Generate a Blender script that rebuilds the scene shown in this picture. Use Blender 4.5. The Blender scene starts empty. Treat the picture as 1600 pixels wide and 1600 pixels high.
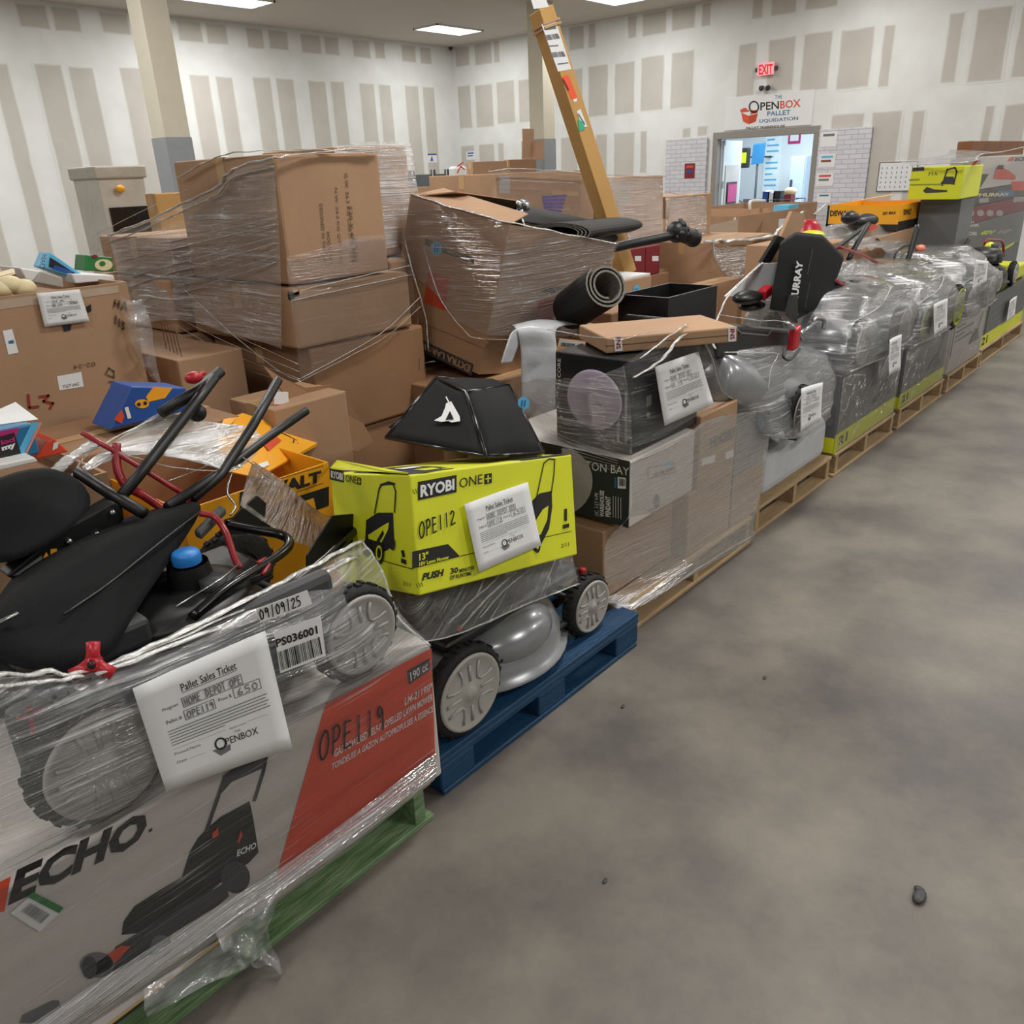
import bpy, bmesh, math, random
from mathutils import Vector as V, Matrix, noise
random.seed(7)
SC = bpy.context.scene
COL = SC.collection

# ---------------------------------------------------------------- camera, world, light, exposure
EYE = V((0, 0, 1.66))
FPX = 1259.99
PITCH, ROLL, YAW = math.radians(22.7355), math.radians(-2.3953), math.radians(41.922)
_cy, _sy, _cp, _sp = math.cos(YAW), math.sin(YAW), math.cos(PITCH), math.sin(PITCH)
_F = V((_cy * _cp, _sy * _cp, -_sp)); _R = V((_sy, -_cy, 0)); _U = _R.cross(_F)
CR = _R * math.cos(ROLL) + _U * math.sin(ROLL); CU = -_R * math.sin(ROLL) + _U * math.cos(ROLL); CF = _F
cam = bpy.data.cameras.new('camera'); camo = bpy.data.objects.new('camera', cam); COL.objects.link(camo)
cam.sensor_width = 36; cam.lens = FPX / 1600 * 36; cam.clip_start = 0.05; cam.clip_end = 200
camo.matrix_world = Matrix(((CR.x, CU.x, -CF.x, EYE.x), (CR.y, CU.y, -CF.y, EYE.y), (CR.z, CU.z, -CF.z, EYE.z), (0, 0, 0, 1)))
SC.camera = camo
SC.view_settings.view_transform = 'Standard'; SC.view_settings.look = 'None'
SC.view_settings.gamma = 1; SC.view_settings.use_curve_mapping = False
SC.view_settings.exposure = 0.0
SC.cycles.transparent_max_bounces = 24
SC.cycles.max_bounces = 8
W = bpy.data.worlds.new('world'); SC.world = W; W.use_nodes = True
W.node_tree.nodes['Background'].inputs[0].default_value = (0.75, 0.85, 1, 1)
W.node_tree.nodes['Background'].inputs[1].default_value = 0.35

def area(loc, sx, sy, power, col=(1, 0.985, 0.95), rot=(0, 0, 0)):
    l = bpy.data.lights.new('panel_light', 'AREA'); l.shape = 'RECTANGLE'; l.size = sx; l.size_y = sy
    l.energy = power; l.color = col
    o = bpy.data.objects.new('panel_light', l); COL.objects.link(o); o.location = loc; o.rotation_euler = rot
    return o

CEIL = 4.36
PANELS = [(x, y) for x in (-1.5, 3.4, 8.3, 13.2) for y in (13.0, 9.15, 5.2, 1.2, -2.8)]
for (x, y) in PANELS:
    area((x, y, CEIL - 0.035), 1.2, 0.58, {-1.5: 48, 3.4: 102, 8.3: 92, 13.2: 58}[x] * (1.25 if y < 0 else 1.0))
area((17.2, 7.0, 2.95), 2.5, 4.0, 300, (0.80, 0.92, 1.0))     # daylit office beyond the doorway

# ---------------------------------------------------------------- helpers
def ray(px, py):
    return CR * ((px - 800) / FPX) - CU * ((py - 800) / FPX) + CF
def at(px, py, x=None, y=None, z=None):
    d = ray(px, py)
    if x is not None: t = (x - EYE.x) / d.x
    elif y is not None: t = (y - EYE.y) / d.y
    else: t = (z - EYE.z) / d.z
    return EYE + d * t

def lin(c):
    if isinstance(c, str):
        c = tuple(int(c[i:i + 2], 16) / 255 for i in (0, 2, 4))
    return tuple((v / 12.92 if v <= 0.04045 else ((v + 0.055) / 1.055) ** 2.4) for v in c[:3]) + (1,)

MATS = {}
def mat(name, col, rough=0.6, metal=0.0, var=0.06, scale=8.0, bump=0.0, bscale=60.0, emit=None, estr=1.0, coat=0.0, stretch=(1, 1, 1), col2=None, spec=0.5):
    if name in MATS: return MATS[name]
    m = bpy.data.materials.new(name); m.use_nodes = True; nt = m.node_tree; b = nt.nodes['Principled BSDF']
    N = nt.nodes.new; L = nt.links.new
    b.inputs['Roughness'].default_value = rough; b.inputs['Metallic'].default_value = metal
    b.inputs['Coat Weight'].default_value = coat; b.inputs['Specular IOR Level'].default_value = spec
    tc = N('ShaderNodeTexCoord'); mp = N('ShaderNodeMapping'); mp.inputs['Scale'].default_value = stretch
    L(tc.outputs['Object'], mp.inputs['Vector'])
    n = N('ShaderNodeTexNoise'); n.inputs['Scale'].default_value = scale; n.inputs['Detail'].default_value = 5
    L(mp.outputs[0], n.inputs['Vector'])
    r = N('ShaderNodeValToRGB'); c = lin(col); c2 = lin(col2) if col2 else None
    r.color_ramp.elements[0].position = 0.3; r.color_ramp.elements[1].position = 0.7
    r.color_ramp.elements[0].color = tuple(v * (1 - var) for v in c[:3]) + (1,)
    r.color_ramp.elements[1].color = c2 or tuple(min(1, v * (1 + var)) for v in c[:3]) + (1,)
    L(n.outputs['Fac'], r.inputs[0]); L(r.outputs[0], b.inputs['Base Color'])
    if bump:
        n2 = N('ShaderNodeTexNoise'); n2.inputs['Scale'].default_value = bscale; n2.inputs['Detail'].default_value = 4
        L(mp.outputs[0], n2.inputs['Vector'])
        bp = N('ShaderNodeBump'); bp.inputs['Strength'].default_value = bump; bp.inputs['Distance'].default_value = 0.01
        L(n2.outputs['Fac'], bp.inputs['Height']); L(bp.outputs[0], b.inputs['Normal'])
    if emit:
        b.inputs['Emission Color'].default_value = lin(emit); b.inputs['Emission Strength'].default_value = estr
    MATS[name] = m; return m

def film_mat(name, base=0.10, gain=0.75, lo=0.52, hi=0.72, rot=0.0, scl=(2.0, 2.0, 55.0), tint='e6e8ea', bump=0.6, rough=0.16, fine=0.55, gloss=0.05, fres=0.8, patch=0.45):
    """clear plastic film: mostly transparent, milky where it is bunched into streaks, always glossy"""
    m = bpy.data.materials.new(name); m.use_nodes = True; nt = m.node_tree; nt.nodes.remove(nt.nodes['Principled BSDF'])
    N = nt.nodes.new; L = nt.links.new; out = nt.nodes['Material Output']
    tc = N('ShaderNodeTexCoord'); mp = N('ShaderNodeMapping'); mp.inputs['Scale'].default_value = scl
    r0 = N('ShaderNodeMapping'); r0.inputs['Rotation'].default_value = (0, rot, 0)
    wn = N('ShaderNodeTexNoise'); wn.inputs['Scale'].default_value = 3.0
    L(tc.outputs['Object'], wn.inputs['Vector'])
    va = N('ShaderNodeVectorMath'); va.operation = 'MULTIPLY_ADD'; va.inputs[1].default_value = (0.05, 0.05, 0.03)
    L(wn.outputs['Color'], va.inputs[0]); L(tc.outputs['Object'], va.inputs[2])
    L(va.outputs[0], r0.inputs['Vector']); L(r0.outputs[0], mp.inputs['Vector'])
    n = N('ShaderNodeTexNoise'); n.inputs['Scale'].default_value = 1.0; n.inputs['Detail'].default_value = 6; n.inputs['Roughness'].default_value = 0.62
    L(mp.outputs[0], n.inputs['Vector'])
    mr = N('ShaderNodeMapRange'); mr.interpolation_type = 'SMOOTHSTEP'
    mr.inputs['From Min'].default_value = lo; mr.inputs['From Max'].default_value = hi
    mr.inputs['To Min'].default_value = 0; mr.inputs['To Max'].default_value = gain
    L(n.outputs['Fac'], mr.inputs['Value'])
    b = N('ShaderNodeBsdfPrincipled'); b.inputs['Base Color'].default_value = lin(tint); b.inputs['Roughness'].default_value = rough
    b.inputs['Specular IOR Level'].default_value = 0.8
    mp2 = N('ShaderNodeMapping'); mp2.inputs['Scale'].default_value = (scl[0] * 2.2, scl[1] * 2.2, scl[2] * 3.2); L(r0.outputs[0], mp2.inputs['Vector'])
    nf = N('ShaderNodeTexNoise'); nf.inputs['Scale'].default_value = 1.0; nf.inputs['Detail'].default_value = 3; L(mp2.outputs[0], nf.inputs['Vector'])
    mf = N('ShaderNodeMapRange'); mf.inputs['From Min'].default_value = 0.60; mf.inputs['From Max'].default_value = 0.70; mf.inputs['To Max'].default_value = fine; L(nf.outputs['Fac'], mf.inputs['Value'])
    s0 = N('ShaderNodeMath'); s0.operation = 'ADD'; s0.use_clamp = True; L(mr.outputs[0], s0.inputs[0]); L(mf.outputs[0], s0.inputs[1])
    pn = N('ShaderNodeTexNoise'); pn.inputs['Scale'].default_value = 6.5; pn.inputs['Detail'].default_value = 2; L(tc.outputs['Object'], pn.inputs['Vector'])
    pm = N('ShaderNodeMapRange'); pm.interpolation_type = 'SMOOTHSTEP'; pm.inputs['From Min'].default_value = 0.42; pm.inputs['From Max'].default_value = 0.64; pm.inputs['To Min'].default_value = patch; pm.inputs['To Max'].default_value = 1.0; L(pn.outputs['Fac'], pm.inputs['Value'])
    sm = N('ShaderNodeMath'); sm.operation = 'MULTIPLY_ADD'; sm.use_clamp = True; sm.inputs[2].default_value = base; L(s0.outputs[0], sm.inputs[0]); L(pm.outputs[0], sm.inputs[1])
    hh = N('ShaderNodeMath'); hh.operation = 'ADD'; L(n.outputs['Fac'], hh.inputs[0]); L(nf.outputs['Fac'], hh.inputs[1])
    bp = N('ShaderNodeBump'); bp.inputs['Strength'].default_value = bump; bp.inputs['Distance'].default_value = 0.02
    L(hh.outputs[0], bp.inputs['Height']); L(bp.outputs[0], b.inputs['Normal'])
    g = N('ShaderNodeBsdfGlossy'); g.inputs['Roughness'].default_value = 0.08; L(bp.outputs[0], g.inputs['Normal'])
    t = N('ShaderNodeBsdfTransparent'); t.inputs['Color'].default_value = (0.97, 0.97, 0.97, 1)
    lw = N('ShaderNodeFresnel'); lw.inputs['IOR'].default_value = 1.35
    fm = N('ShaderNodeMath'); fm.operation = 'MULTIPLY_ADD'; fm.inputs[1].default_value = fres; fm.inputs[2].default_value = gloss; fm.use_clamp = True
    L(lw.outputs[0], fm.inputs[0])
    m1 = N('ShaderNodeMixShader'); L(sm.outputs[0], m1.inputs[0]); L(t.outputs[0], m1.inputs[1]); L(b.outputs[0], m1.inputs[2])
    m2 = N('ShaderNodeMixShader'); L(fm.outputs[0], m2.inputs[0]); L(m1.outputs[0], m2.inputs[1]); L(g.outputs[0], m2.inputs[2])
    L(m2.outputs[0], out.inputs['Surface'])
    MATS[name] = m; return m

def tag(o, label=None, cat=None, group=None, kind=None):
    if label: o['label'] = label
    if cat: o['category'] = cat
    if group: o['group'] = group
    if kind: o['kind'] = kind
    return o

class MB:
    """collects faces; build() links them as ONE mesh object"""
    def __init__(s): s.v = []; s.f = []; s.m = []; s.sm = []
    def add(s, vs, fs, m=0, smooth=False):
        k = len(s.v); s.v += [V(p) for p in vs]
        for f in fs: s.f.append(tuple(i + k for i in f)); s.m.append(m); s.sm.append(smooth)
        return s
    def poly(s, pts, m=0): return s.add(pts, [tuple(range(len(pts)))], m)
    def hexa(s, o, a, b, c, m=0):
        o, a, b, c = V(o), V(a), V(b), V(c)
        vs = [o, o + a, o + a + b, o + b, o + c, o + a + c, o + a + b + c, o + b + c]
        fs = [(0, 3, 2, 1), (4, 5, 6, 7), (0, 1, 5, 4), (1, 2, 6, 5), (2, 3, 7, 6), (3, 0, 4, 7)]
        if a.cross(b).dot(c) < 0: fs = [f[::-1] for f in fs]
        return s.add(vs, fs, m)
    def box(s, x0, x1, y0, y1, z0, z1, m=0):
        return s.hexa((x0, y0, z0), (x1 - x0, 0, 0), (0, y1 - y0, 0), (0, 0, z1 - z0), m)
    def tube(s, path, r, m=0, seg=8, closed=False, rr=None, flat=1.0):
        P = [V(p) for p in path]; n = len(P); rings = []; prev = None
        for i, p in enumerate(P):
            if closed: d = P[(i + 1) % n] - P[i - 1]
            else: d = P[min(i + 1, n - 1)] - P[max(i - 1, 0)]
            if d.length < 1e-9: d = V((0, 0, 1))
            d.normalize()
            if prev is None:
                prev = d.orthogonal().normalized()
                if abs(d.z) < 0.9: prev = d.cross(V((0, 0, 1))).normalized()
            a = (prev - d * prev.dot(d))
            a = a.normalized() if a.length > 1e-6 else d.orthogonal().normalized()
            prev = a; b = d.cross(a); q = rr[i] if rr else r
            rings.append([p + a * q * math.cos(2 * math.pi * k / seg) + b * q * flat * math.sin(2 * math.pi * k / seg) for k in range(seg)])
        vs = [q for rg in rings for q in rg]; fs = []
        for i in range(n if closed else n - 1):
            j = (i + 1) % n
            for k in range(seg):
                fs.append((i * seg + k, i * seg + (k + 1) % seg, j * seg + (k + 1) % seg, j * seg + k))
        if not closed: fs += [tuple(range(seg))[::-1], tuple((n - 1) * seg + k for k in range(seg))]
        return s.add(vs, fs, m, True)
    def lathe(s, prof, o, axis, m=0, seg=32, xdir=None, sx=1.0, a0=0.0, a1=2 * math.pi):
        """prof: (radius, height along axis) pairs"""
        o, ax = V(o), V(axis).normalized(); a = (V(xdir) if xdir else ax.orthogonal()).normalized(); b = ax.cross(a)
        full = abs(a1 - a0 - 2 * math.pi) < 1e-6; ns = seg if full else seg + 1
        vs = []
        for (r, h) in prof:
            for k in range(ns):
                t = a0 + (a1 - a0) * k / seg
                vs.append(o + ax * h + a * r * sx * math.cos(t) + b * r * math.sin(t))
        fs = []
        for i in range(len(prof) - 1):
            for k in range(seg):
                k2 = (k + 1) % ns
                fs.append((i * ns + k, i * ns + k2, (i + 1) * ns + k2, (i + 1) * ns + k))
        return s.add(vs, fs, m, True)
    def prism(s, pts, d, m=0):
        n = len(pts); P = [V(p) for p in pts]; d = V(d)
        vs = P + [p + d for p in P]
        fs = [tuple(range(n))[::-1], tuple(range(n, 2 * n))] + [(i, (i + 1) % n, n + (i + 1) % n, n + i) for i in range(n)]
        return s.add(vs, fs, m)
    def ball(s, c, r, m=0, nu=14, nv=9, sc=(1, 1, 1)):
        c = V(c); vs = []; fs = []
        for i in range(nv + 1):
            t = math.pi * i / nv
            for k in range(nu):
                p = 2 * math.pi * k / nu
                vs.append(c + V((r * sc[0] * math.sin(t) * math.cos(p), r * sc[1] * math.sin(t) * math.sin(p), r * sc[2] * math.cos(t))))
        for i in range(nv):
            for k in range(nu): fs.append((i * nu + k, (i + 1) * nu + k, (i + 1) * nu + (k + 1) % nu, i * nu + (k + 1) % nu))
        return s.add(vs, fs, m, True)
    def grid(s, rows, m=0, smooth=True):
        n = len(rows[0]); vs = [p for r in rows for p in r]
        fs = [(i * n + k, i * n + k + 1, (i + 1) * n + k + 1, (i + 1) * n + k) for i in range(len(rows) - 1) for k in range(n - 1)]
        return s.add(vs, fs, m, smooth)
    def build(s, name, mats, parent=None, label=None, cat=None, group=None, kind=None, bevel=0, bseg=2, solid=0, sub=0, fix=True):
        mats = mats if isinstance(mats, (list, tuple)) else [mats]
        off = V((0, 0, 0)); q = parent
        while q: off += q.location; q = q.parent
        if parent is None and s.v:
            lo = [min(p[i] for p in s.v) for i in range(3)]; hi = [max(p[i] for p in s.v) for i in range(3)]
            loc = V(((lo[0] + hi[0]) / 2, (lo[1] + hi[1]) / 2, lo[2]))
        else: loc = V((0, 0, 0))
        me = bpy.data.meshes.new(name); me.from_pydata([tuple(p - off - loc) for p in s.v], [], s.f)
        for mm in mats: me.materials.append(mm)
        for p, a, b in zip(me.polygons, s.m, s.sm): p.material_index = a; p.use_smooth = b
        if fix and len(s.f) > 1:
            bm = bmesh.new(); bm.from_mesh(me); bmesh.ops.recalc_face_normals(bm, faces=bm.faces); bm.to_mesh(me); bm.free()
        me.update()
        o = bpy.data.objects.new(name, me); COL.objects.link(o); o.location = loc
        if parent: o.parent = parent
        if bevel:
            md = o.modifiers.new('bevel', 'BEVEL'); md.width = bevel; md.segments = bseg; md.limit_method = 'ANGLE'; md.angle_limit = 0.7
        if solid:
            md = o.modifiers.new('solid', 'SOLIDIFY'); md.thickness = solid; md.offset = 0
        if sub:
            md = o.modifiers.new('sub', 'SUBSURF'); md.levels = sub; md.render_levels = sub
        return tag(o, label, cat, group, kind)

def thing(name, loc, label, cat, group=None):
    o = bpy.data.objects.new(name, None); COL.objects.link(o); o.location = loc; o.empty_display_size = 0.1
    return tag(o, label, cat, group)

def bez(pts, n=8):
    """smooth open path through points (Catmull-Rom)"""
    P = [V(p) for p in pts]; P = [P[0] * 2 - P[1]] + P + [P[-1] * 2 - P[-2]]; out = []
    for i in range(1, len(P) - 2):
        for k in range(n):
            t = k / n; a, b, c, d = P[i - 1], P[i], P[i + 1], P[i + 2]
            out.append(0.5 * ((2 * b) + (c - a) * t + (2 * a - 5 * b + 4 * c - d) * t * t + (3 * b - a - 3 * c + d) * t ** 3))
    return out + [P[-2]]

_TX = {}
def glyphs(s, bold=0.0, shear=0.0):
    k = (s, bold, shear)
    if k not in _TX:
        c = bpy.data.curves.new('lettering', 'FONT'); c.body = s; c.offset = bold; c.shear = shear; c.resolution_u = 2
        o = bpy.data.objects.new('lettering', c); COL.objects.link(o)
        dg = bpy.context.evaluated_depsgraph_get(); me = bpy.data.meshes.new_from_object(o.evaluated_get(dg))
        vs = [(v.co.x, v.co.y) for v in me.vertices]; fs = [tuple(p.vertices) for p in me.polygons]
        bpy.data.objects.remove(o); bpy.data.curves.remove(c); bpy.data.meshes.remove(me)
        x0 = min(v[0] for v in vs); x1 = max(v[0] for v in vs); y0 = min(v[1] for v in vs); y1 = max(v[1] for v in vs)
        _TX[k] = ([((x - x0) / (x1 - x0), (y - y0) / (y1 - y0)) for x, y in vs], fs, (x1 - x0) / (y1 - y0))
    return _TX[k]

class Face:
    """a flat side of something: origin, right, up; N points outward"""
    def __init__(s, o, u, v, flip=False):
        s.o = V(o); s.u = V(u).normalized(); s.v = V(v); s.v = (s.v - s.u * s.v.dot(s.u)).normalized(); s.n = s.u.cross(s.v) * (-1 if flip else 1)
    def px(s, px, py, e=1):
        d = ray(px, py); o = s.o + s.n * (0.0012 * e)
        return EYE + d * ((o - EYE).dot(s.n) / d.dot(s.n))
    def uv(s, a, b, e=1): return s.o + s.u * a + s.v * b + s.n * (0.0012 * e)
    def text(s, mb, t, q, m=0, bold=0.0, shear=0.0, e=2):
        """q: corners (lower left, lower right, upper right, upper left), in picture points or as (u, v) of the face"""
        P = [p if isinstance(p, V) else s.px(p[0], p[1], e) for p in q]
        vs, fs, _ = glyphs(t, bold, shear)
        mb.add([(P[0] * (1 - x) + P[1] * x) * (1 - y) + (P[3] * (1 - x) + P[2] * x) * y for x, y in vs], fs, m)
    def tuv(s, mb, t, u0, v0, h, m=0, bold=0.0, shear=0.0, e=2, w=None, rot=0):
        vs, fs, asp = glyphs(t, bold, shear); w = w or h * asp
        R = [(1, 0), (0, 1), (-1, 0), (0, -1)][rot]
        def q(x, y):
            x *= w; y *= h
            return s.uv(u0 + R[0] * x - R[1] * y, v0 + R[1] * x + R[0] * y, e)
        mb.add([q(x, y) for x, y in vs], fs, m)
    def pp(s, mb, pts, m=0, e=1): mb.poly([s.px(a, b, e) for a, b in pts], m)
    def pu(s, mb, pts, m=0, e=1): mb.poly([s.uv(a, b, e) for a, b in pts], m)
    def rect(s, mb, u0, u1, v0, v1, m=0, e=1): s.pu(mb, [(u0, v0), (u1, v0), (u1, v1), (u0, v1)], m, e)
    def line(s, mb, pts, w, m=0, e=2, px=True):
        P = [s.px(a, b, e) if px else s.uv(a, b, e) for a, b in pts]
        for a, b in zip(P, P[1:]):
            d = b - a
            if d.length < 1e-7: continue
            d.normalize(); t = s.n.cross(d) * (w / 2); d = d * (w / 3)
            mb.poly([a - d - t, b + d - t, b + d + t, a - d + t], m)

STROKE = {'O': [[(.5, 1), (.1, .7), (.05, .3), (.3, 0), (.7, .1), (.9, .5), (.75, .9), (.45, 1)]], 'P': [[(.15, 0), (.25, 1)], [(.1, .95), (.6, 1), (.85, .75), (.6, .5), (.2, .45)]],
          'E': [[(.8, .95), (.2, 1), (.15, 0), (.8, .02)], [(.18, .52), (.7, .55)]], '1': [[(.5, 1), (.45, 0)]], '9': [[(.75, .8), (.4, 1), (.2, .75), (.45, .55), (.75, .8), (.7, 0)]],
          '2': [[(.15, .8), (.5, 1), (.8, .75), (.15, .05), (.9, .05)]], '0': [[(.5, 1), (.15, .6), (.3, .05), (.7, .1), (.85, .6), (.5, 1)]], '/': [[(.6, 1.1), (.4, -.1)]],
          '5': [[(.8, 1), (.3, 1), (.25, .6), (.7, .55), (.75, .15), (.15, .02)]], '6': [[(.7, 1), (.25, .5), (.25, .1), (.7, .05), (.75, .4), (.25, .4)]], 'S': [[(.8, .9), (.3, 1), (.2, .65), (.75, .4), (.6, 0), (.15, .1)]],
          'H': [[(.15, 0), (.15, 1)], [(.8, 0), (.8, 1)], [(.15, .5), (.8, .5)]], 'M': [[(.1, 0), (.2, 1), (.5, .4), (.8, 1), (.9, 0)]], 'D': [[(.2, 0), (.2, 1), (.7, .85), (.8, .3), (.2, 0)]],
          'T': [[(.1, 1), (.9, 1)], [(.5, 1), (.5, 0)]], 'A': [[(.1, 0), (.5, 1), (.9, 0)], [(.25, .4), (.75, .4)]], '3': [[(.2, .95), (.7, .9), (.45, .55), (.8, .3), (.2, .02)]], 'L': [[(.3, 1), (.25, 0), (.8, .03)]],
          '4': [[(.3, 1), (.2, .45), (.85, .5)], [(.7, 1), (.65, 0)]], '-': [[(.2, .5), (.8, .5)]], '+': [[(.2, .5), (.8, .5)], [(.5, .8), (.5, .2)]], 'G': [[(.8, .85), (.4, 1), (.15, .5), (.4, 0), (.8, .2), (.75, .5), (.5, .5)]], 'C': [[(.8, .85), (.4, 1), (.15, .5), (.4, 0), (.8, .15)]], ' ': []}
def hand(face, mb, t, q, w, m=0, e=3):
    """hand-drawn marker letters inside the quad q (picture points on the face)"""
    P = [p if isinstance(p, V) else face.px(p[0], p[1], e) for p in q]; n = len(t)
    for i, ch in enumerate(t):
        for st in STROKE.get(ch, []):
            pts = [V((x, y, 0)) for x, y in st]
            pts = bez(pts, 4) if len(pts) > 2 and ch not in 'EHMTAL4' else pts
            X = []
            for p in pts:
                x = (i + 0.08 + p.x * 0.84) / n; y = p.y
                X.append((P[0] * (1 - x) + P[1] * x) * (1 - y) + (P[3] * (1 - x) + P[2] * x) * y)
            for a, b in zip(X, X[1:]):
                d = b - a
                if d.length < 1e-7: continue
                d.normalize(); tt = face.n.cross(d) * (w / 2); d = d * (w / 3)
                mb.poly([a - d - tt, b + d - tt, b + d + tt, a - d + tt], m)

def arc(cx, cy, rx, ry, a0=0, a1=360, n=20):
    return [(cx + rx * math.cos(math.radians(a0 + (a1 - a0) * k / n)), cy + ry * math.sin(math.radians(a0 + (a1 - a0) * k / n))) for k in range(n + (0 if a1 - a0 == 360 else 1))]

# ---------------------------------------------------------------- materials
M = {}
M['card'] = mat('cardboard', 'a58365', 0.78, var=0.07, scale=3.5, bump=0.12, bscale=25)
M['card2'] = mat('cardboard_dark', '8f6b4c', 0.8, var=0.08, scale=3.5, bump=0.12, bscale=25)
M['card3'] = mat('cardboard_yellow', 'bf9558', 0.75, var=0.06, scale=3.0, bump=0.08, bscale=25)
M['cardin'] = mat('cardboard_edge', 'cfae84', 0.85, var=0.1, scale=40)
M['tape'] = mat('tape_tan', 'b9966b', 0.3, var=0.05, scale=10, bump=0.1, bscale=40)
M['tapeclear'] = mat('tape_pale', 'b5a28e', 0.25, var=0.06, scale=10)
M['ink'] = mat('ink_black', '1c1b1a', 0.6, var=0.1)
M['inkbrown'] = mat('ink_brown', '5b4632', 0.7, var=0.15, scale=40)
M['inkgrey'] = mat('ink_grey', '6d6f72', 0.6, var=0.1)
M['paper'] = mat('paper_white', 'dfe0e0', 0.65, var=0.015, scale=6)
M['boxwhite'] = mat('box_white', 'c6c1bb', 0.45, var=0.03, scale=3)
M['white'] = mat('white_plastic', 'dedfdd', 0.4, var=0.02)
M['orange'] = mat('print_orange', 'd24a2e', 0.45, var=0.05, scale=4)
M['red'] = mat('red_paint', '8e1f26', 0.3, var=0.08, scale=20)
M['redknob'] = mat('red_plastic', 'b01a28', 0.35, var=0.05)
M['lime'] = mat('print_lime', 'd6db2c', 0.4, var=0.03, scale=3)
M['limedk'] = mat('print_olive', '8f9a2a', 0.45, var=0.05)
M['yellow'] = mat('print_yellow', 'eba420', 0.45, var=0.04, scale=4)
M['black'] = mat('black_plastic', '141415', 0.42, var=0.15, scale=20)
M['blacksteel'] = mat('black_steel', '0c0c0d', 0.22, var=0.1, scale=20)
M['cloth'] = mat('black_fabric', '101113', 0.85, spec=.3, var=0.12, scale=6, bump=0.2, bscale=400)
M['rubber'] = mat('black_rubber', '121212', 0.75, var=0.2, scale=40, bump=0.3, bscale=80)
M['mattop'] = mat('grey_felt', '77746c', 0.9, var=0.2, scale=60, bump=0.3, bscale=200)
M['hub'] = mat('hub_grey', 'a5a29c', 0.5, var=0.03, scale=8)
M['silver'] = mat('silver_paint', '8f9194', 0.28, metal=0.35, var=0.04, scale=6, coat=0.4)
M['steel'] = mat('bare_steel', 'a8abad', 0.25, metal=0.9, var=0.06, scale=20)
M['dkgrey'] = mat('dark_grey_plastic', '3a3b3d', 0.5, var=0.1, scale=10)
M['boxgrey'] = mat('box_charcoal', '656667', 0.42, var=0.12, scale=2.5)
M['boxblack'] = mat('box_black', '1d1e20', 0.35, var=0.2, scale=2.0)
M['boxgreen'] = mat('box_darkgreen', '2f3532', 0.4, var=0.1, scale=3)
M['maroon'] = mat('print_maroon', '7d2430', 0.45, var=0.06)
M['blue'] = mat('print_blue', '1f4f9c', 0.4, var=0.1)
M['teal'] = mat('print_teal', '2a6f9a', 0.4, var=0.1)
M['sky'] = mat('sticker_blue', '5fb4e0', 0.4, var=0.03)
M['pink'] = mat('print_pink', 'b42a72', 0.4, var=0.08)
M['green'] = mat('print_green', '2c7a3c', 0.4, var=0.06)
M['cream'] = mat('cream', 'e3d3a8', 0.6, var=0.06, scale=20)
M['lav'] = mat('lavender_fabric', 'b3a3b8', 0.7, var=0.12, scale=7, bump=0.4, bscale=14)
M['woodp'] = mat('pallet_wood', 'a68c69', 0.8, var=0.18, scale=5, bump=0.4, bscale=30, stretch=(1, 6, 6))
M['woodg'] = mat('pallet_green', '557a4c', 0.7, var=0.2, scale=9, bump=0.4, bscale=30, stretch=(1, 6, 6), col2='869f77')
M['woodb'] = mat('pallet_blue', '0b3c5f', 0.6, var=0.25, scale=7, bump=0.4, bscale=30, stretch=(1, 5, 5))
M['woodx'] = mat('wood_raw', '9a774f', 0.85, var=0.2, scale=7, bump=0.4, bscale=30)
M['brown'] = mat('brown_board', '7a4a24', 0.6, var=0.12, scale=6)
M['column'] = mat('column_paint', 'bfb8a6', 0.6, var=0.02)
M['colgrey'] = mat('column_grey_paint', '85898c', 0.5, var=0.03)
M['frame'] = mat('door_frame_grey', '8a8680', 0.45, var=0.03)
M['poly'] = mat('grey_poly_mailer', 'b9bcc0', 0.35, var=0.05, scale=9, bump=0.5, bscale=12)
FILM = film_mat('stretch_film', base=0.14, gain=0.6)
FILMD = film_mat('stretch_film_dense', base=0.30, gain=0.6, lo=0.46, hi=0.70)
FILMC = film_mat('stretch_film_clear', base=0.03, gain=0.6, lo=0.62, hi=0.80, fine=0.3, fres=0.6, patch=0.12, gloss=0.03, bump=0.45)
FILMG = film_mat('stretch_film_glossy', base=0.19, gain=0.5, lo=0.50, hi=0.70, fine=0.5, bump=0.5, rough=0.12)
FILMX = film_mat('stretch_film_taut', base=0.02, gain=0.35, lo=0.62, hi=0.8, fine=0.2, bump=0.3, gloss=0.01, fres=0.35)
FILMW = film_mat('stretch_film_white', base=0.62, gain=0.36, lo=0.42, hi=0.66, scl=(3, 3, 70), tint='dcdcd8', patch=1.0)
FILMR = film_mat('stretch_film_slant', base=0.06, gain=0.75, lo=0.54, hi=0.72, rot=0.5)

def film_grid(rows, n=10, wr=0.006, seed=0, tw=0.012, taut=1):
    """film stretched over rows of points: each row smoothed, rows smoothed between, wrinkled along"""
    R = [bez(r, n) for r in rows]
    cols = list(zip(*R)); C2 = [bez(c, n) for c in cols]; G = list(zip(*C2)); out = []
    for i, r in enumerate(G):
        q = []
        for k, p in enumerate(r):
            p = V(p); a = noise.noise(V((p.x * 3 + seed, p.y * 3, p.z * 26))) + 0.6 * noise.noise(V((p.x * 8 + seed, p.y * 8, p.z * 60)))
            b = noise.noise(V((p.x * 4 + seed, p.y * 4, p.z * 6 + 9)))
            q.append(p + V((-0.45, -0.8, 0.25)) * (a * wr + b * tw * 0.5))
        out.append(q)
    return out

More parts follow.
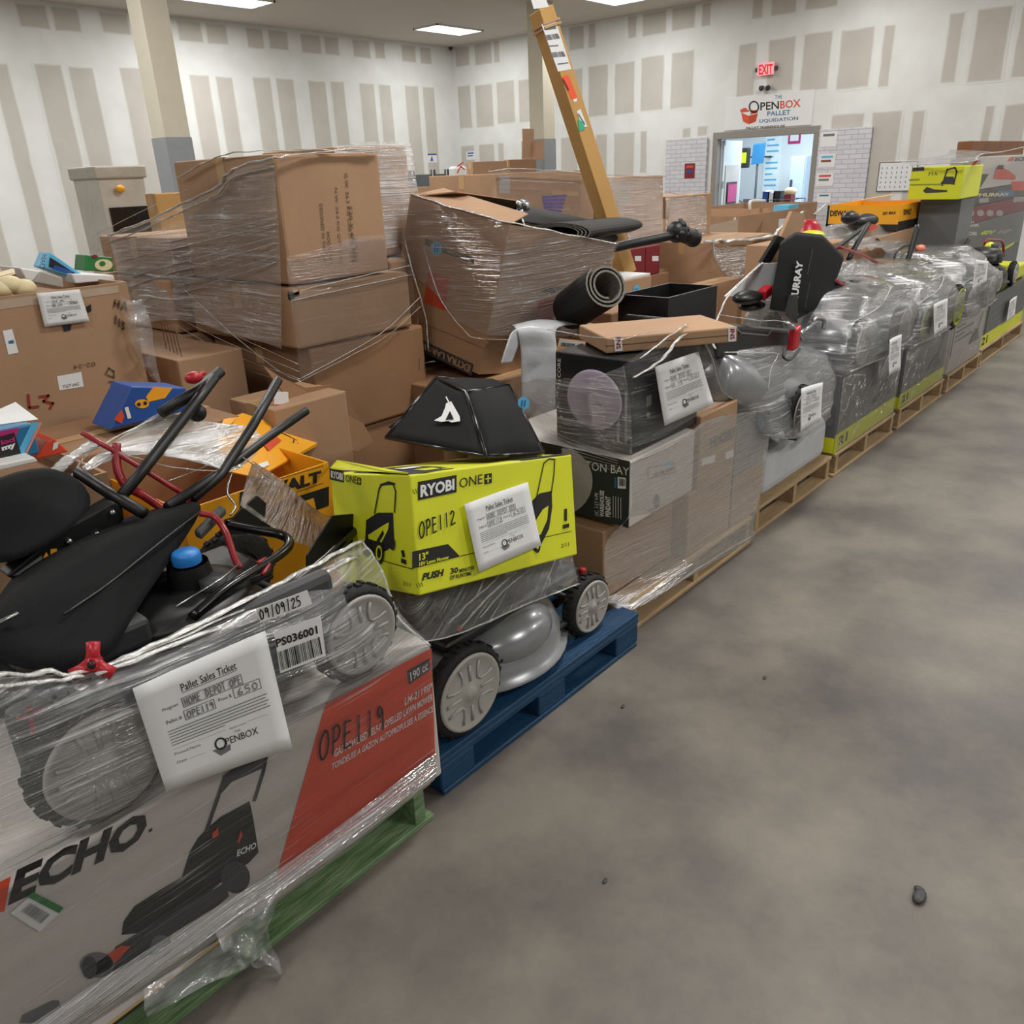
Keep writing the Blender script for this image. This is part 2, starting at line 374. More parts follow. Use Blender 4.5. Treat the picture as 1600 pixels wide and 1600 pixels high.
def film_strand(mb, pts, w, seed=0):
    """a rope or ribbon of bunched film"""
    P = bez(pts, 10)
    P = [p + V((noise.noise(V((k * .3, seed, 1))), noise.noise(V((k * .3, seed, 5))), noise.noise(V((k * .3, seed, 9))))) * w * 0.5 for k, p in enumerate(P)]
    rr = [w * (0.6 + 0.5 * abs(noise.noise(V((k * .35, seed, 3))))) for k in range(len(P))]
    mb.tube(P, w, rr=rr, seg=6, flat=0.35)

def film_hull(pts, wr=0.008, cuts=3, seed=0, keep=None, grow=0.012, fn=None):
    """film pulled tight over a set of points"""
    bm = bmesh.new()
    for p in pts: bm.verts.new(V(p))
    r = bmesh.ops.convex_hull(bm, input=bm.verts)
    bmesh.ops.delete(bm, geom=[v for v in bm.verts if not v.link_faces], context='VERTS')
    for _ in range(cuts):
        bmesh.ops.subdivide_edges(bm, edges=bm.edges[:], cuts=1, use_grid_fill=True)
        bmesh.ops.triangulate(bm, faces=[f for f in bm.faces if len(f.verts) > 4])
    bmesh.ops.smooth_vert(bm, verts=bm.verts, factor=0.5, use_axis_x=True, use_axis_y=True, use_axis_z=True)
    bm.normal_update()
    for v in bm.verts:
        p = v.co; a = noise.noise(V((p.x * 3 + seed, p.y * 3, p.z * 24))) + 0.6 * noise.noise(V((p.x * 9 + seed, p.y * 9, p.z * 30)))
        v.co = p + v.normal * (grow + a * wr)
    bm.normal_update()
    if keep:
        bmesh.ops.delete(bm, geom=[f for f in bm.faces if not keep(f.calc_center_median(), f.normal)], context='FACES')
    mb = MB(); bm.verts.index_update()
    mb.add([v.co.copy() for v in bm.verts], [tuple(v.index for v in f.verts) for f in bm.faces], 0, True)
    bm.free(); return mb

# ================================================================ the setting
YL, XF, XB, YR = 14.73, 15.0, -5.0, -7.5
def floor_material():
    m = bpy.data.materials.new('polished_concrete'); m.use_nodes = True; nt = m.node_tree; b = nt.nodes['Principled BSDF']
    N = nt.nodes.new; L = nt.links.new
    tc = N('ShaderNodeTexCoord')
    def nz(s, d=6, ro=0.55):
        n = N('ShaderNodeTexNoise'); n.inputs['Scale'].default_value = s; n.inputs['Detail'].default_value = d; n.inputs['Roughness'].default_value = ro
        L(tc.outputs['Object'], n.inputs['Vector']); return n
    n1, n2, n3 = nz(0.9), nz(2.6, 8), nz(45, 3)
    r1 = N('ShaderNodeValToRGB'); e = r1.color_ramp.elements
    e[0].position = 0.36; e[0].color = lin('59534e'); e[1].position = 0.66; e[1].color = lin('888176')
    L(n1.outputs['Fac'], r1.inputs[0])
    r2 = N('ShaderNodeValToRGB'); e = r2.color_ramp.elements
    e[0].position = 0.38; e[0].color = lin('535150'); e[1].position = 0.62; e[1].color = lin('898277')
    L(n2.outputs['Fac'], r2.inputs[0])
    mx = N('ShaderNodeMix'); mx.data_type = 'RGBA'; mx.inputs[0].default_value = 0.5
    L(r1.outputs[0], mx.inputs[6]); L(r2.outputs[0], mx.inputs[7])
    r3 = N('ShaderNodeValToRGB'); e = r3.color_ramp.elements
    e[0].position = 0.3; e[0].color = (0.93, 0.93, 0.93, 1); e[1].position = 0.6; e[1].color = (1, 1, 1, 1)
    L(n3.outputs['Fac'], r3.inputs[0])
    mm = N('ShaderNodeMix'); mm.data_type = 'RGBA'; mm.blend_type = 'MULTIPLY'; mm.inputs[0].default_value = 1
    L(mx.outputs[2], mm.inputs[6]); L(r3.outputs[0], mm.inputs[7]); L(mm.outputs[2], b.inputs['Base Color'])
    mr = N('ShaderNodeMapRange'); mr.inputs['To Min'].default_value = 0.34; mr.inputs['To Max'].default_value = 0.6
    L(n2.outputs['Fac'], mr.inputs['Value']); L(mr.outputs[0], b.inputs['Roughness'])
    b.inputs['Specular IOR Level'].default_value = 0.35
    return m
MFLOOR = floor_material()

def drywall_material():
    """joint compound over bare grey board; the 'bare' attribute says where the board shows"""
    m = bpy.data.materials.new('taped_drywall'); m.use_nodes = True; nt = m.node_tree; b = nt.nodes['Principled BSDF']
    N = nt.nodes.new; L = nt.links.new
    a = N('ShaderNodeAttribute'); a.attribute_name = 'bare'
    tc = N('ShaderNodeTexCoord'); n = N('ShaderNodeTexNoise'); n.inputs['Scale'].default_value = 2.2; n.inputs['Detail'].default_value = 6
    L(tc.outputs['Object'], n.inputs['Vector'])
    ad = N('ShaderNodeMath'); ad.operation = 'MULTIPLY_ADD'; ad.inputs[1].default_value = 0.5; ad.inputs[2].default_value = -0.25
    L(n.outputs['Fac'], ad.inputs[0])
    su = N('ShaderNodeMath'); su.operation = 'ADD'; L(a.outputs['Fac'], su.inputs[0]); L(ad.outputs[0], su.inputs[1])
    mr = N('ShaderNodeMapRange'); mr.interpolation_type = 'SMOOTHSTEP'; mr.inputs['From Min'].default_value = 0.15; mr.inputs['From Max'].default_value = 0.8
    L(su.outputs[0], mr.inputs['Value'])
    r = N('ShaderNodeValToRGB'); e = r.color_ramp.elements; e[0].position = 0.3; e[0].color = lin('d6d7d4'); e[1].position = 0.75; e[1].color = lin('e2e4e2')
    L(n.outputs['Fac'], r.inputs[0])
    r2 = N('ShaderNodeValToRGB'); e = r2.color_ramp.elements; e[0].position = 0.3; e[0].color = lin('b9b4ad'); e[1].position = 0.7; e[1].color = lin('c2bdb6')
    L(n.outputs['Fac'], r2.inputs[0])
    mx = N('ShaderNodeMix'); mx.data_type = 'RGBA'; L(mr.outputs[0], mx.inputs[0]); L(r.outputs[0], mx.inputs[6]); L(r2.outputs[0], mx.inputs[7])
    L(mx.outputs[2], b.inputs['Base Color']); b.inputs['Roughness'].default_value = 0.85
    return m
MDRY = drywall_material()
MCEIL = mat('ceiling_paint', 'c6bfb5', 0.9, var=0.015, scale=1.2)
MWHITEW = mat('white_wall', 'd8d8d6', 0.85, var=0.015)

fl = MB(); fl.box(XB, XF + 5, YR, YL, -0.1, 0, 0); fl.build('floor', MFLOOR, kind='structure')
ce = MB(); ce.box(XB, XF, YR, YL, CEIL, CEIL + 0.1); ce.build('ceiling', MCEIL, kind='structure')
w = MB(); w.box(XB, XF, YR - 0.12, YR, 0, CEIL); w.build('wall_right', MWHITEW, kind='structure')
w = MB(); w.box(XB - 0.12, XB, YR, YL, 0, CEIL); w.build('wall_back', MWHITEW, kind='structure')

def wall_with_bare(name, slabs, patches, axis):
    """slabs: boxes of the wall; patches: (s0, s1, z0, z1, lean) bare-board areas just proud of its face"""
    mb = MB()
    for b in slabs: mb.box(*b)
    bare = [0.0] * len(mb.v); rnd = random.Random(5)
    for (s0, s1, z0, z1, ln) in patches:
        if s0 > s1: s0, s1 = s1, s0
        f = min(0.035, (s1 - s0) * 0.2); e = 0.002 + rnd.random() * 0.0015
        def ring(g):
            out = []; K = 10
            for a, bq in (((s0 - g, z0 - g), (s1 + g, z0 - g)), ((s1 + g, z0 - g), (s1 + g, z1 + g)), ((s1 + g, z1 + g), (s0 - g, z1 + g)), ((s0 - g, z1 + g), (s0 - g, z0 - g))):
                for k in range(K):
                    t = k / K; s = a[0] + (bq[0] - a[0]) * t; z = a[1] + (bq[1] - a[1]) * t
                    j = 0.012 * noise.noise(V((s * 4, z * 4, s0 * 7)))
                    s = s + j + ln * (z - z0)
                    out.append((XF - e, s, z + j) if axis == 'x' else (s, YL - e, z + j))
            return out
        r0, r1 = ring(f), ring(-f); n = len(r0); k = len(mb.v)
        mb.add(r0 + r1, [(i, (i + 1) % n, n + (i + 1) % n, n + i) for i in range(n)] + [tuple(range(n, 2 * n))])
        bare += [0.0] * n + [1.0] * n
    o = mb.build(name, MDRY, kind='structure', fix=False)
    at_ = o.data.attributes.new('bare', 'FLOAT', 'POINT')
    at_.data.foreach_set('value', bare)
    return o
# left wall: narrow strips between wide and narrow bands of compound
lw = []
top = [(33, 77, 43), (88, 127, 48), (162, 203, 52), (281, 317, 65), (326, 356, 68), (388, 413, 75), (422, 451, 77), (473, 502, 83), (509, 530, 85), (553, 579, 90), (587, 602, 91), (629, 650, 96), (658, 674, 99)]
for a, b, yb in top:
    lw.append((at(a, yb, y=YL).x, at(b, yb, y=YL).x, at((a + b) / 2, yb, y=YL).z, CEIL - 0.06, 0))
mid = [(-14, 12, 100), (55, 95, 101), (108, 145, 106), (188, 222, 107), (297, 326, 118), (338, 363, 121), (396, 422, 122), (432, 458, 124), (482, 508, 127), (517, 537, 128), (562, 584, 131), (592, 610, 133), (633, 653, 135), (661, 678, 137)]
for a, b, yb in mid:
    lw.append((at(a, yb + 6, y=YL).x, at(b, yb + 6, y=YL).x, 0.15, at((a + b) / 2, yb, y=YL).z, 0))
for k in range(5):
    lw.append((4.4 - k * 1.22, 4.8 - k * 1.22, 0.15, 3.25, 0)); lw.append((4.95 - k * 1.22, 5.3 - k * 1.22, 0.15, 3.25, 0)) if k else None
wall_with_bare('wall_left', [(XB, XF + 0.12, YL, YL + 0.12, 0, CEIL)], [p for p in lw if p], 'y')
fw = []
for a, b, t, u in [(712, 733, 72, 103), (742, 768, 66, 100), (772, 780, 64, 97), (890, 912, 38, 77), (920, 930, 33, 74), (982, 994, 20, 58), (1005, 1041, 15, 54), (1051, 1086, 5, 45), (1097, 1110, 0, 40), (1177, 1192, -20, 28), (1207, 1245, -26, 22), (1261, 1310, -36, 12),
                   (717, 736, 134, 200), (744, 770, 133, 198), (777, 804, 127, 192), (811, 836, 124, 190), (893, 910, 108, 185), (920, 949, 103, 181), (961, 991, 98, 177), (1002, 1036, 89, 172), (1049, 1083, 81, 168), (1153, 1180, 69, 150), (1200, 1240, 61, 141), (1254, 1296, 52, 140), (1312, 1361, 46, 137), (1378, 1393, 41, 134), (1478, 1499, 22, 128), (1521, 1572, 14, 125), (1590, 1640, 8, 118),
                   (721, 741, 228, 330), (749, 772, 226, 330), (779, 787, 224, 330), (877, 902, 215, 330), (932, 948, 211, 330), (960, 991, 208, 330), (1001, 1010, 206, 270), (1067, 1079, 201, 215), (1091, 1105, 198, 212), (1300, 1349, 179, 330), (1363, 1408, 175, 330), (1426, 1444, 174, 330), (1540, 1552, 166, 330), (1570, 1605, 163, 330)]:
    p, q = at(a, (t + u) / 2 if u < 300 else t + 10, x=XF), at(b, (t + u) / 2 if u < 300 else t + 10, x=XF)
    fw.append((q.y, p.y, max(0.12, at((a + b) / 2, u, x=XF).z if u < 300 else 0.12), min(CEIL - 0.03, at((a + b) / 2, t, x=XF).z), 0))
DY0, DY1, DZ = 6.06, 7.97, 2.15
wall_with_bare('wall_far', [(XF, XF + 0.12, DY1, YL, 0, CEIL), (XF, XF + 0.12, YR, DY0, 0, CEIL), (XF, XF + 0.12, DY0, DY1, DZ, CEIL)], fw, 'x')
# doorway frame
d = MB(); d.box(XF - 0.03, XF + 0.14, DY1 - 0.05, DY1 + 0.05, 0, DZ - 0.05); d.box(XF - 0.03, XF + 0.14, DY0 - 0.05, DY0 + 0.05, 0, DZ - 0.05); d.box(XF - 0.03, XF + 0.14, DY0 - 0.05, DY1 + 0.05, DZ - 0.05, DZ + 0.07)
d.build('trim_1', M['frame'], kind='structure', bevel=0.006)
# daylit office behind the doorway
OX = 20.0
MOFF = mat('office_wall', 'dfe6ea', 0.8, var=0.01)
o = MB(); o.box(OX, OX + 0.1, 3.6, 12, 0, 3.1); o.build('wall_office', MOFF, kind='structure')
o = MB(); o.box(XF + 0.12, OX, 3.5, 3.6, 0, 3.1); o.build('wall_office_right', MOFF, kind='structure')
o = MB(); o.box(XF + 0.12, OX, 12, 12.1, 0, 3.1); o.build('wall_office_left', MOFF, kind='structure')
o = MB(); o.box(XF + 0.12, OX, 3.5, 12.1, 3.1, 3.2); o.build('ceiling_office', MOFF, kind='structure')

# square columns, grey up to head height
def column(cx, cy, lab):
    mb = MB(); mb.box(cx - .16, cx + .16, cy - .16, cy + .16, 2.22, CEIL, 0); mb.box(cx - .17, cx + .17, cy - .17, cy + .17, 0, 2.22, 1)
    mb.build('column', [M['column'], M['colgrey']], label=lab, cat='column', kind='structure')
a = at(258, 212, y=10.0); column(a.x + 0.16, 10.16, 'square cream column with grey lower part left of the tall carton stack')
a = at(850, 218, y=10.0); column(a.x + 0.16, 10.16, 'square cream column with grey lower part behind the long tan box')

# ceiling troffers
G_L = 'flat ceiling light panels'
MDIFF = mat('light_diffuser', 'ffffff', 0.5, var=0.0, emit='f4fbff', estr=4.0)
first = None
for (x, y) in PANELS:
    if x < 8 or y < 8: continue
    t = thing('ceiling_light', (x, y, CEIL), {(13.2, 13.0): 'bright rectangular ceiling light nearest the corner of the two drywall walls', (8.3, 13.0): 'bright ceiling light cut by the top edge near the cream column', (13.2, 9.15): 'bright ceiling light at the top edge beside the long tan box', (8.3, 9.15): 'bright ceiling light above the middle of the room'}[(x, y)], 'ceiling light', G_L)
    mb = MB()
    for b in ((-.65, .65, -.34, -.31), (-.65, .65, .31, .34), (-.65, -.62, -.34, .34), (.62, .65, -.34, .34)): mb.box(x + b[0], x + b[1], y + b[2], y + b[3], CEIL - 0.03, CEIL - 0.001)
    mb.build('frame', M['white'], t)
    mb = MB(); mb.box(x - .62, x + .62, y - .31, y + .31, CEIL - 0.02, CEIL - 0.002); mb.build('diffuser', MDIFF, t)

# ---------------------------------------------------------------- things on the far wall
# shop sign above the doorway
FW = Face((XF - 0.03, 8, 2), (0, -1, 0), (0, 0, 1))     # plane of signs on the far wall, seen from the room
def wall_panel(name, label, cat, corners, matl, th=0.02, x=XF, group=None):
    P = [at(a, b, x=x - th) for a, b in corners]
    y0 = (P[0].y + P[3].y) / 2; y1 = (P[1].y + P[2].y) / 2; z0 = (P[0].z + P[1].z) / 2; z1 = (P[2].z + P[3].z) / 2
    mb = MB(); mb.box(x - th, x - 0.002, min(y0, y1), max(y0, y1), z0, z1)
    o = mb.build(name, matl, label=label, cat=cat, group=group, bevel=0.003)
    return o, Face((x - th, max(y0, y1), z0), (0, -1, 0), (0, 0, 1)), abs(y0 - y1), z1 - z0
o, f, w_, h_ = wall_panel('shop_sign', 'white shop sign with orange box logo above the doorway', 'sign', [(1132, 206), (1270, 193), (1270, 141), (1132, 153)], M['paper'])
pr = MB()
f.text(pr, 'THE', [(1211, 154.5), (1222, 153.5), (1222, 148), (1211, 149)], 2)
f.text(pr, 'PEN', [(1188, 172.5), (1217, 170.3), (1217, 158), (1188, 160)], 0, bold=.015)
f.text(pr, 'BOX', [(1219, 170), (1251, 167), (1251, 154.5), (1219, 157.7)], 1, bold=.015)
f.text(pr, 'PALLET', [(1199, 181), (1235, 179.2), (1235, 171.4), (1199, 174)], 2, bold=.015)
f.text(pr, 'LIQUIDATION', [(1186.6, 192.7), (1247, 188.5), (1247, 181.7), (1186.6, 186.5)], 2, bold=.015)
f.text(pr, 'PALLET WAREHOUSE', [(1165, 202.3), (1227, 198.6), (1227, 194.6), (1165, 198.6)], 0, bold=0.02, shear=0.2)
ring = arc(1178, 167, 8.2, 9.5); rin = arc(1178, 167, 6.0, 7.3)
for i in range(20): f.pp(pr, [ring[i], ring[(i + 1) % 20], rin[(i + 1) % 20], rin[i]], 0, 3)
f.pp(pr, [(1158, 176), (1170, 181), (1170, 194), (1161, 190)], 1, 2); f.pp(pr, [(1170, 181), (1184, 177), (1181, 190), (1170, 194)], 3, 2)
f.pp(pr, [(1156, 172), (1164, 168), (1172, 174), (1158, 176)], 1, 3); f.pp(pr, [(1172, 179), (1184, 176), (1182, 172), (1174, 172)], 1, 3)
pr.build('printed_logo', [M['ink'], M['orange'], M['teal'], mat('print_rust', 'b4441f', .5)], o)
# mirrored exit sign with a small bracket and an emergency lamp head below
t = thing('exit_sign', at(1195, 108, x=XF), 'red and white lit EXIT sign high on the far wall above the shop sign', 'exit sign')
mb = MB(); P0 = at(1183, 119, x=XF - .06); P1 = at(1210, 96, x=XF - .06); mb.box(XF - .07, XF - .03, P1.y, P0.y, P0.z, P1.z); mb.build('housing', mat('exit_face', 'f4b9bd', .4, emit='ff9aa2', estr=0.25), t, bevel=0.004)
ef = Face((XF - .07, P0.y, P0.z), (0, -1, 0), (0, 0, 1)); mb = MB()
ef.text(mb, 'EXIT', [(1185.5, 117), (1207.5, 115), (1207.5, 99.5), (1185.5, 101.5)], 0, bold=0.03)
mb.build('lettering', mat('exit_red', 'd8202c', .4, emit='e02030', estr=0.3), t)
mb = MB(); mb.box(XF - .05, XF - .002, P1.y - .05, P0.y + .05, (P0.z + P1.z) / 2 - .03, (P0.z + P1.z) / 2 + .03); mb.build('bracket', M['dkgrey'], t)
p = at(1198, 136, x=XF); t = thing('emergency_lamp', p, 'small grey twin emergency lamp between the exit sign and the shop sign', 'emergency lamp')
mb = MB(); mb.box(XF - .04, XF - .002, p.y - .07, p.y + .07, p.z - .03, p.z + .03); mb.build('base', M['white'], t, bevel=.004)
for s in (-1, 1):
    mb = MB(); mb.lathe([(0.0, 0), (.03, 0), (.045, .06), (.035, .07), (0, .065)], (XF - .04, p.y + s * .05, p.z), (-1, s * .3, -.4), seg=14); mb.build('lamp_head', M['dkgrey'], t)
# corner camera
p = at(704, 75, x=XF - .12); t = thing('security_camera', p, 'tiny dome security camera under the ceiling in the room corner', 'camera')
mb = MB(); mb.box(p.x - .05, p.x + .05, p.y - .05, p.y + .05, p.z + .02, p.z + .05); mb.build('base', M['white'], t); mb = MB(); mb.ball(p, .05); mb.build('dome', M['dkgrey'], t)

# white brick-pattern panels either side of the doorway
def brick_mat():
    m = bpy.data.materials.new('white_brick_print'); m.use_nodes = True; nt = m.node_tree; b = nt.nodes['Principled BSDF']; N = nt.nodes.new; L = nt.links.new
    tc = N('ShaderNodeTexCoord'); mp = N('ShaderNodeMapping'); mp.inputs['Rotation'].default_value = (0, math.radians(90), math.radians(90))
    sep = N('ShaderNodeSeparateXYZ'); cb = N('ShaderNodeCombineXYZ'); L(tc.outputs['Object'], sep.inputs[0]); L(sep.outputs['Y'], cb.inputs[0]); L(sep.outputs['Z'], cb.inputs[1])
    br = N('ShaderNodeTexBrick'); br.inputs['Scale'].default_value = 1.0; br.inputs['Brick Width'].default_value = 0.22; br.inputs['Row Height'].default_value = 0.075
    br.inputs['Mortar Size'].default_value = 0.006; br.inputs['Color1'].default_value = lin('d0d0d6'); br.inputs['Color2'].default_value = lin('c6c6cd'); br.inputs['Mortar'].default_value = lin('a9a9b1')
    L(cb.outputs[0], br.inputs['Vector']); L(br.outputs['Color'], b.inputs['Base Color']); b.inputs['Roughness'].default_value = 0.7
    return m
MBR = brick_mat()
def fpanel(name, label, y0, y1, z0, z1, x):
    mb = MB(); mb.box(x, x + .04, y0, y1, z0, z1); return mb.build(name, MBR, label=label, cat='panel', bevel=.004)
fpanel('brick_panel', 'white brick-pattern panel left of the doorway with one purple poster', 8.12, 9.0, .02, 2.15, XF - .06)
fpanel('brick_panel', 'white brick-pattern panel right of the doorway covered in notices', 5.12, 6.0, .02, 2.15, XF - .06)
def notice(lab, q, cols, name='notice', x=XF - .06):
    P = [at(a, b, x=x - .004) for a, b in q]; ff = Face(P[0], (0, -1, 0), (0, 0, 1))
    mb = MB(); y0 = max(P[0].y, P[3].y); y1 = min(P[1].y, P[2].y); z0 = P[0].z; z1 = P[2].z
    mb.box(x - .004, x - .001, y1, y0, z0, z1); o = mb.build(name, M[cols[0]], label=lab, cat='notice')
    pr = MB(); W_, H_ = y0 - y1, z1 - z0; f = Face((x - .004, y0, z0), (0, -1, 0), (0, 0, 1))
    for k, c in enumerate(cols[1:]):
        v = H_ * (0.78 - 0.6 * k / max(1, len(cols) - 1)); f.rect(pr, W_ * .15, W_ * (.85 - .1 * (k % 2)), v - H_ * .08, v + H_ * .08, k)
    if cols[1:]: pr.build('print', [M[c] for c in cols[1:]], o)
    return o
notice('purple poster with an orange shape on the left brick panel', [(1070, 279), (1085, 278), (1085, 255), (1070, 256)], ['maroon', 'orange', 'blue'], 'poster')
notice('white notice at the top of the right brick panel', [(1283, 230), (1306, 228), (1306, 205), (1283, 207)], ['paper', 'inkgrey'])
notice('white notice with a blue square in the middle of the right brick panel', [(1280, 262), (1304, 260), (1304, 240), (1280, 242)], ['paper', 'sky', 'brown'])
notice('orange-framed notice on the right brick panel', [(1276, 291), (1301, 288), (1301, 270), (1276, 272)], ['paper', 'orange', 'inkgrey'])
notice('white notice lowest on the right brick panel with a blue figure', [(1277, 317), (1297, 315), (1297, 302), (1277, 304)], ['paper', 'teal'])
notice('small white and blue notice on the left wall beside the room corner', [(670, 253), (683, 253), (683, 240), (670, 240)], ['paper', 'blue', 'teal'], x=XF - .06) if False else None
for (q, lab) in (([(669, 254), (683, 254), (683, 240), (669, 240)], 'small white and blue notice left of the room corner'),):
    P = [at(a, b, y=YL - .006) for a, b in q]; mb = MB(); mb.box(P[0].x, P[1].x, YL - .006, YL - .001, P[0].z, P[2].z); o = mb.build('notice', M['paper'], label=lab, cat='notice')
    pr = MB(); pr.box(P[0].x, P[1].x, YL - .008, YL - .006, P[2].z - .03, P[2].z); pr.prism([(P[0].x + .07, YL - .008, P[0].z + .03), (P[0].x + .17, YL - .008, P[0].z + .03), (P[0].x + .13, YL - .008, P[0].z + .14)], (0, .002, 0)); pr.build('print', M['blue'], o)
P = [at(a, b, y=YL - .006) for a, b in [(487, 240), (504, 240), (504, 232), (487, 232)]]; mb = MB(); mb.box(P[0].x, P[1].x, YL - .006, YL - .001, P[0].z - .2, P[2].z); mb.build('notice', M['paper'], label='small white notice on the left wall just above the tall carton stack', cat='notice')
notice('small white and blue notice right of the room corner on the far wall', [(729, 250), (742, 249), (742, 236), (729, 237)], ['paper', 'blue', 'teal'], x=XF)
# wall calendar board
o, f, w_, h_ = wall_panel('calendar_board', 'large white wall calendar board right of the brick panel', 'calendar', [(1369, 300), (1432, 298), (1432, 250), (1374, 255)], M['paper'])
pr = MB()
for r in range(5):
    for c in range(7): f.rect(pr, w_ * (.08 + .13 * c), w_ * (.08 + .13 * c) + .012, h_ * (.12 + .16 * r), h_ * (.12 + .16 * r) + .03, 0)
for b in ((0, w_, 0, .012), (0, w_, h_ - .012, h_), (0, .012, 0, h_), (w_ - .012, w_, 0, h_)): f.rect(pr, *b, 1)
pr.build('printed_grid', [M['teal'], M['dkgrey']], o)

# ---------------------------------------------------------------- office seen through the doorway
def opt(px, py, x): return at(px, py, x=x)
q = opt(1110, 262, 15.35)   # open half door with frames on it, hinged at the left jamb
mb = MB(); d0 = V((XF + .14, DY1 - .06, 0)); dv = V((.93, .10, 0)); dn = V((-.10, .93, 0)).normalized() * -.045
mb.hexa(d0, dv, dn, (0, 0, 2.08)); dr = mb.build('door_1', mat('door_pale', 'c5cdd2', .5, var=.02), kind='structure', bevel=.003)
mb = MB(); mb.hexa(d0 + dn * 1.02 + V((.10, .01, .2)), dv * .78, dn * .3, (0, 0, 1.45)); mb.build('door_pane', mat('door_window', 'b7b0ac', .3), dr)
mb = MB()
for zz in (.3, 1.25, 2.0): mb.hexa(d0 + dn * 1.05 + V((-.02, 0, zz)), (0.05, 0, 0), dn * .3, (0, 0, .12))
mb.build('hinge', M['steel'], dr)
for k, (zz, mm) in enumerate(((.95, 'pink'), (.45, 'paper'))):
    t = MB(); t.hexa(d0 + dn * 1.4 + V((.18, .02, zz)), dv * .56, dn * .2, (0, 0, .4)); o = t.build('picture_frame', M['black'], label=('black picture frame on the open door with a pink card' if k == 0 else 'black picture frame lower on the open door with a white card'), cat='frame')
    t = MB(); t.hexa(d0 + dn * 1.65 + V((.22, .02, zz + .04)), dv * .48, dn * .05, (0, 0, .32)); t.build('card', M['paper' if k else 'pink'], o)
# partition with lettering, posters
OF = Face((OX - .01, 9, 0), (0, -1, 0), (0, 0, 1))
def opanel(name, lab, cat, q, m, x=OX, th=.02):
    P = [at(a, b, x=x - th) for a, b in q]; mb = MB(); mb.box(x - th, x - .001, min(P[0].y, P[1].y), max(P[0].y, P[1].y), P[0].z, P[2].z)
    return mb.build(name, m, label=lab, cat=cat), Face((x - th, max(P[0].y, P[1].y), P[0].z), (0, -1, 0), (0, 0, 1)), abs(P[0].y - P[1].y), P[2].z - P[0].z
o, f, w_, h_ = opanel('window_poster', 'tall white poster with rows of blue lettering inside the office', 'poster', [(1190, 300), (1214, 298), (1214, 210), (1190, 212)], mat('poster_bright', 'e8f4f8', .5))
pr = MB()
for k in range(9): f.rect(pr, w_ * .12, w_ * (.9 if k % 3 else .6), h_ * (.9 - .1 * k), h_ * (.93 - .1 * k), 0)
pr.build('print', M['sky'], o)
o, f, w_, h_ = opanel('red_poster', 'pink-edged white poster high on the office wall', 'poster', [(1231, 225), (1250, 223), (1250, 203), (1231, 205)], M['pink']); pr = MB(); f.rect(pr, w_ * .15, w_ * .85, h_ * .2, h_, 0); pr.build('print', M['paper'], o)
p = at(1163, 246, x=18.6); t = thing('hanging_first_aid_box', p, 'dark green and yellow hanging case on the office wall', 'case')
mb = MB(); mb.box(p.x - .06, p.x + .06, p.y - .13, p.y + .13, p.z - .22, p.z + .2); mb.build('shell', M['boxgreen'], t, bevel=.03); mb = MB(); mb.box(p.x - .08, p.x - .05, p.y - .08, p.y + .08, p.z - .12, p.z + .1); mb.build('yellow_front', M['lime'], t); mb = MB(); mb.box(p.x, OX, p.y - .02, p.y + .02, p.z - .02, p.z + .02); mb.build('wall_hook', M['dkgrey'], t)
p = at(1183, 242, x=18.4); t = thing('display_screen', (p.x, p.y, 0), 'blue display screen on a tall thin stand in the office', 'screen')
mb = MB(); mb.hexa((p.x, p.y + .13, p.z - .2), (.06, 0, .03), (0.03, -.26, .02), (0, -.02, .4)); mb.build('screen', mat('screen_blue', '2b6f9c', .3, emit='3b86b8', estr=.15), t); mb = MB(); mb.tube([(p.x + .05, p.y, 0), (p.x + .05, p.y, p.z)], .025); mb.box(p.x - .15, p.x + .25, p.y - .2, p.y + .2, 0, .03); mb.build('stand', M['dkgrey'], t)
P0 = at(1232, 290, x=18.8); P1 = at(1261, 243, x=18.8); t = thing('refrigerator', (18.8, (P0.y + P1.y) / 2, 0), 'pale blue-grey refrigerator at the right of the office', 'refrigerator')
mb = MB(); mb.box(18.8, 19.4, P1.y, P0.y, 0, P1.z); mb.build('body', mat('fridge_grey', 'a9b7c9', .35, var=.01), t, bevel=.015); mb = MB(); mb.box(18.76, 18.8, P1.y + .02, P0.y - .02, .1, P1.z - .02); mb.build('door', mat('fridge_door', 'b3c0d0', .35, var=.01), t, bevel=.01); mb = MB(); mb.box(18.72, 18.76, P0.y - .1, P0.y - .06, .7, 1.3); mb.build('handle', M['dkgrey'], t)
# blue chairs
for px, lab in ((1190, 'blue plastic chair in the office left of the wire cart'), (1200, 'second blue plastic chair in the office behind the wire cart')):
    p = at(px, 292, x=18.1 + (px - 1190) * .05); t = thing('plastic_chair', (p.x, p.y, 0), lab, 'chair', 'blue office chairs')
    z = .45; mb = MB(); mb.box(p.x - .2, p.x + .2, p.y - .2, p.y + .2, z, z + .03); mb.build('seat', M['blue'], t, bevel=.01)
    mb = MB(); mb.hexa((p.x + .18, p.y - .2, z + .12), (.03, 0, 0), (0, .4, 0), (.06, 0, .36)); mb.build('backrest', M['blue'], t, bevel=.01)
    for sx in (-.17, .17):
        for sy in (-.17, .17): mb = MB(); mb.tube([(p.x + sx, p.y + sy, 0), (p.x + sx, p.y + sy, z)], .012, seg=6); mb.build('leg', M['steel'], t)
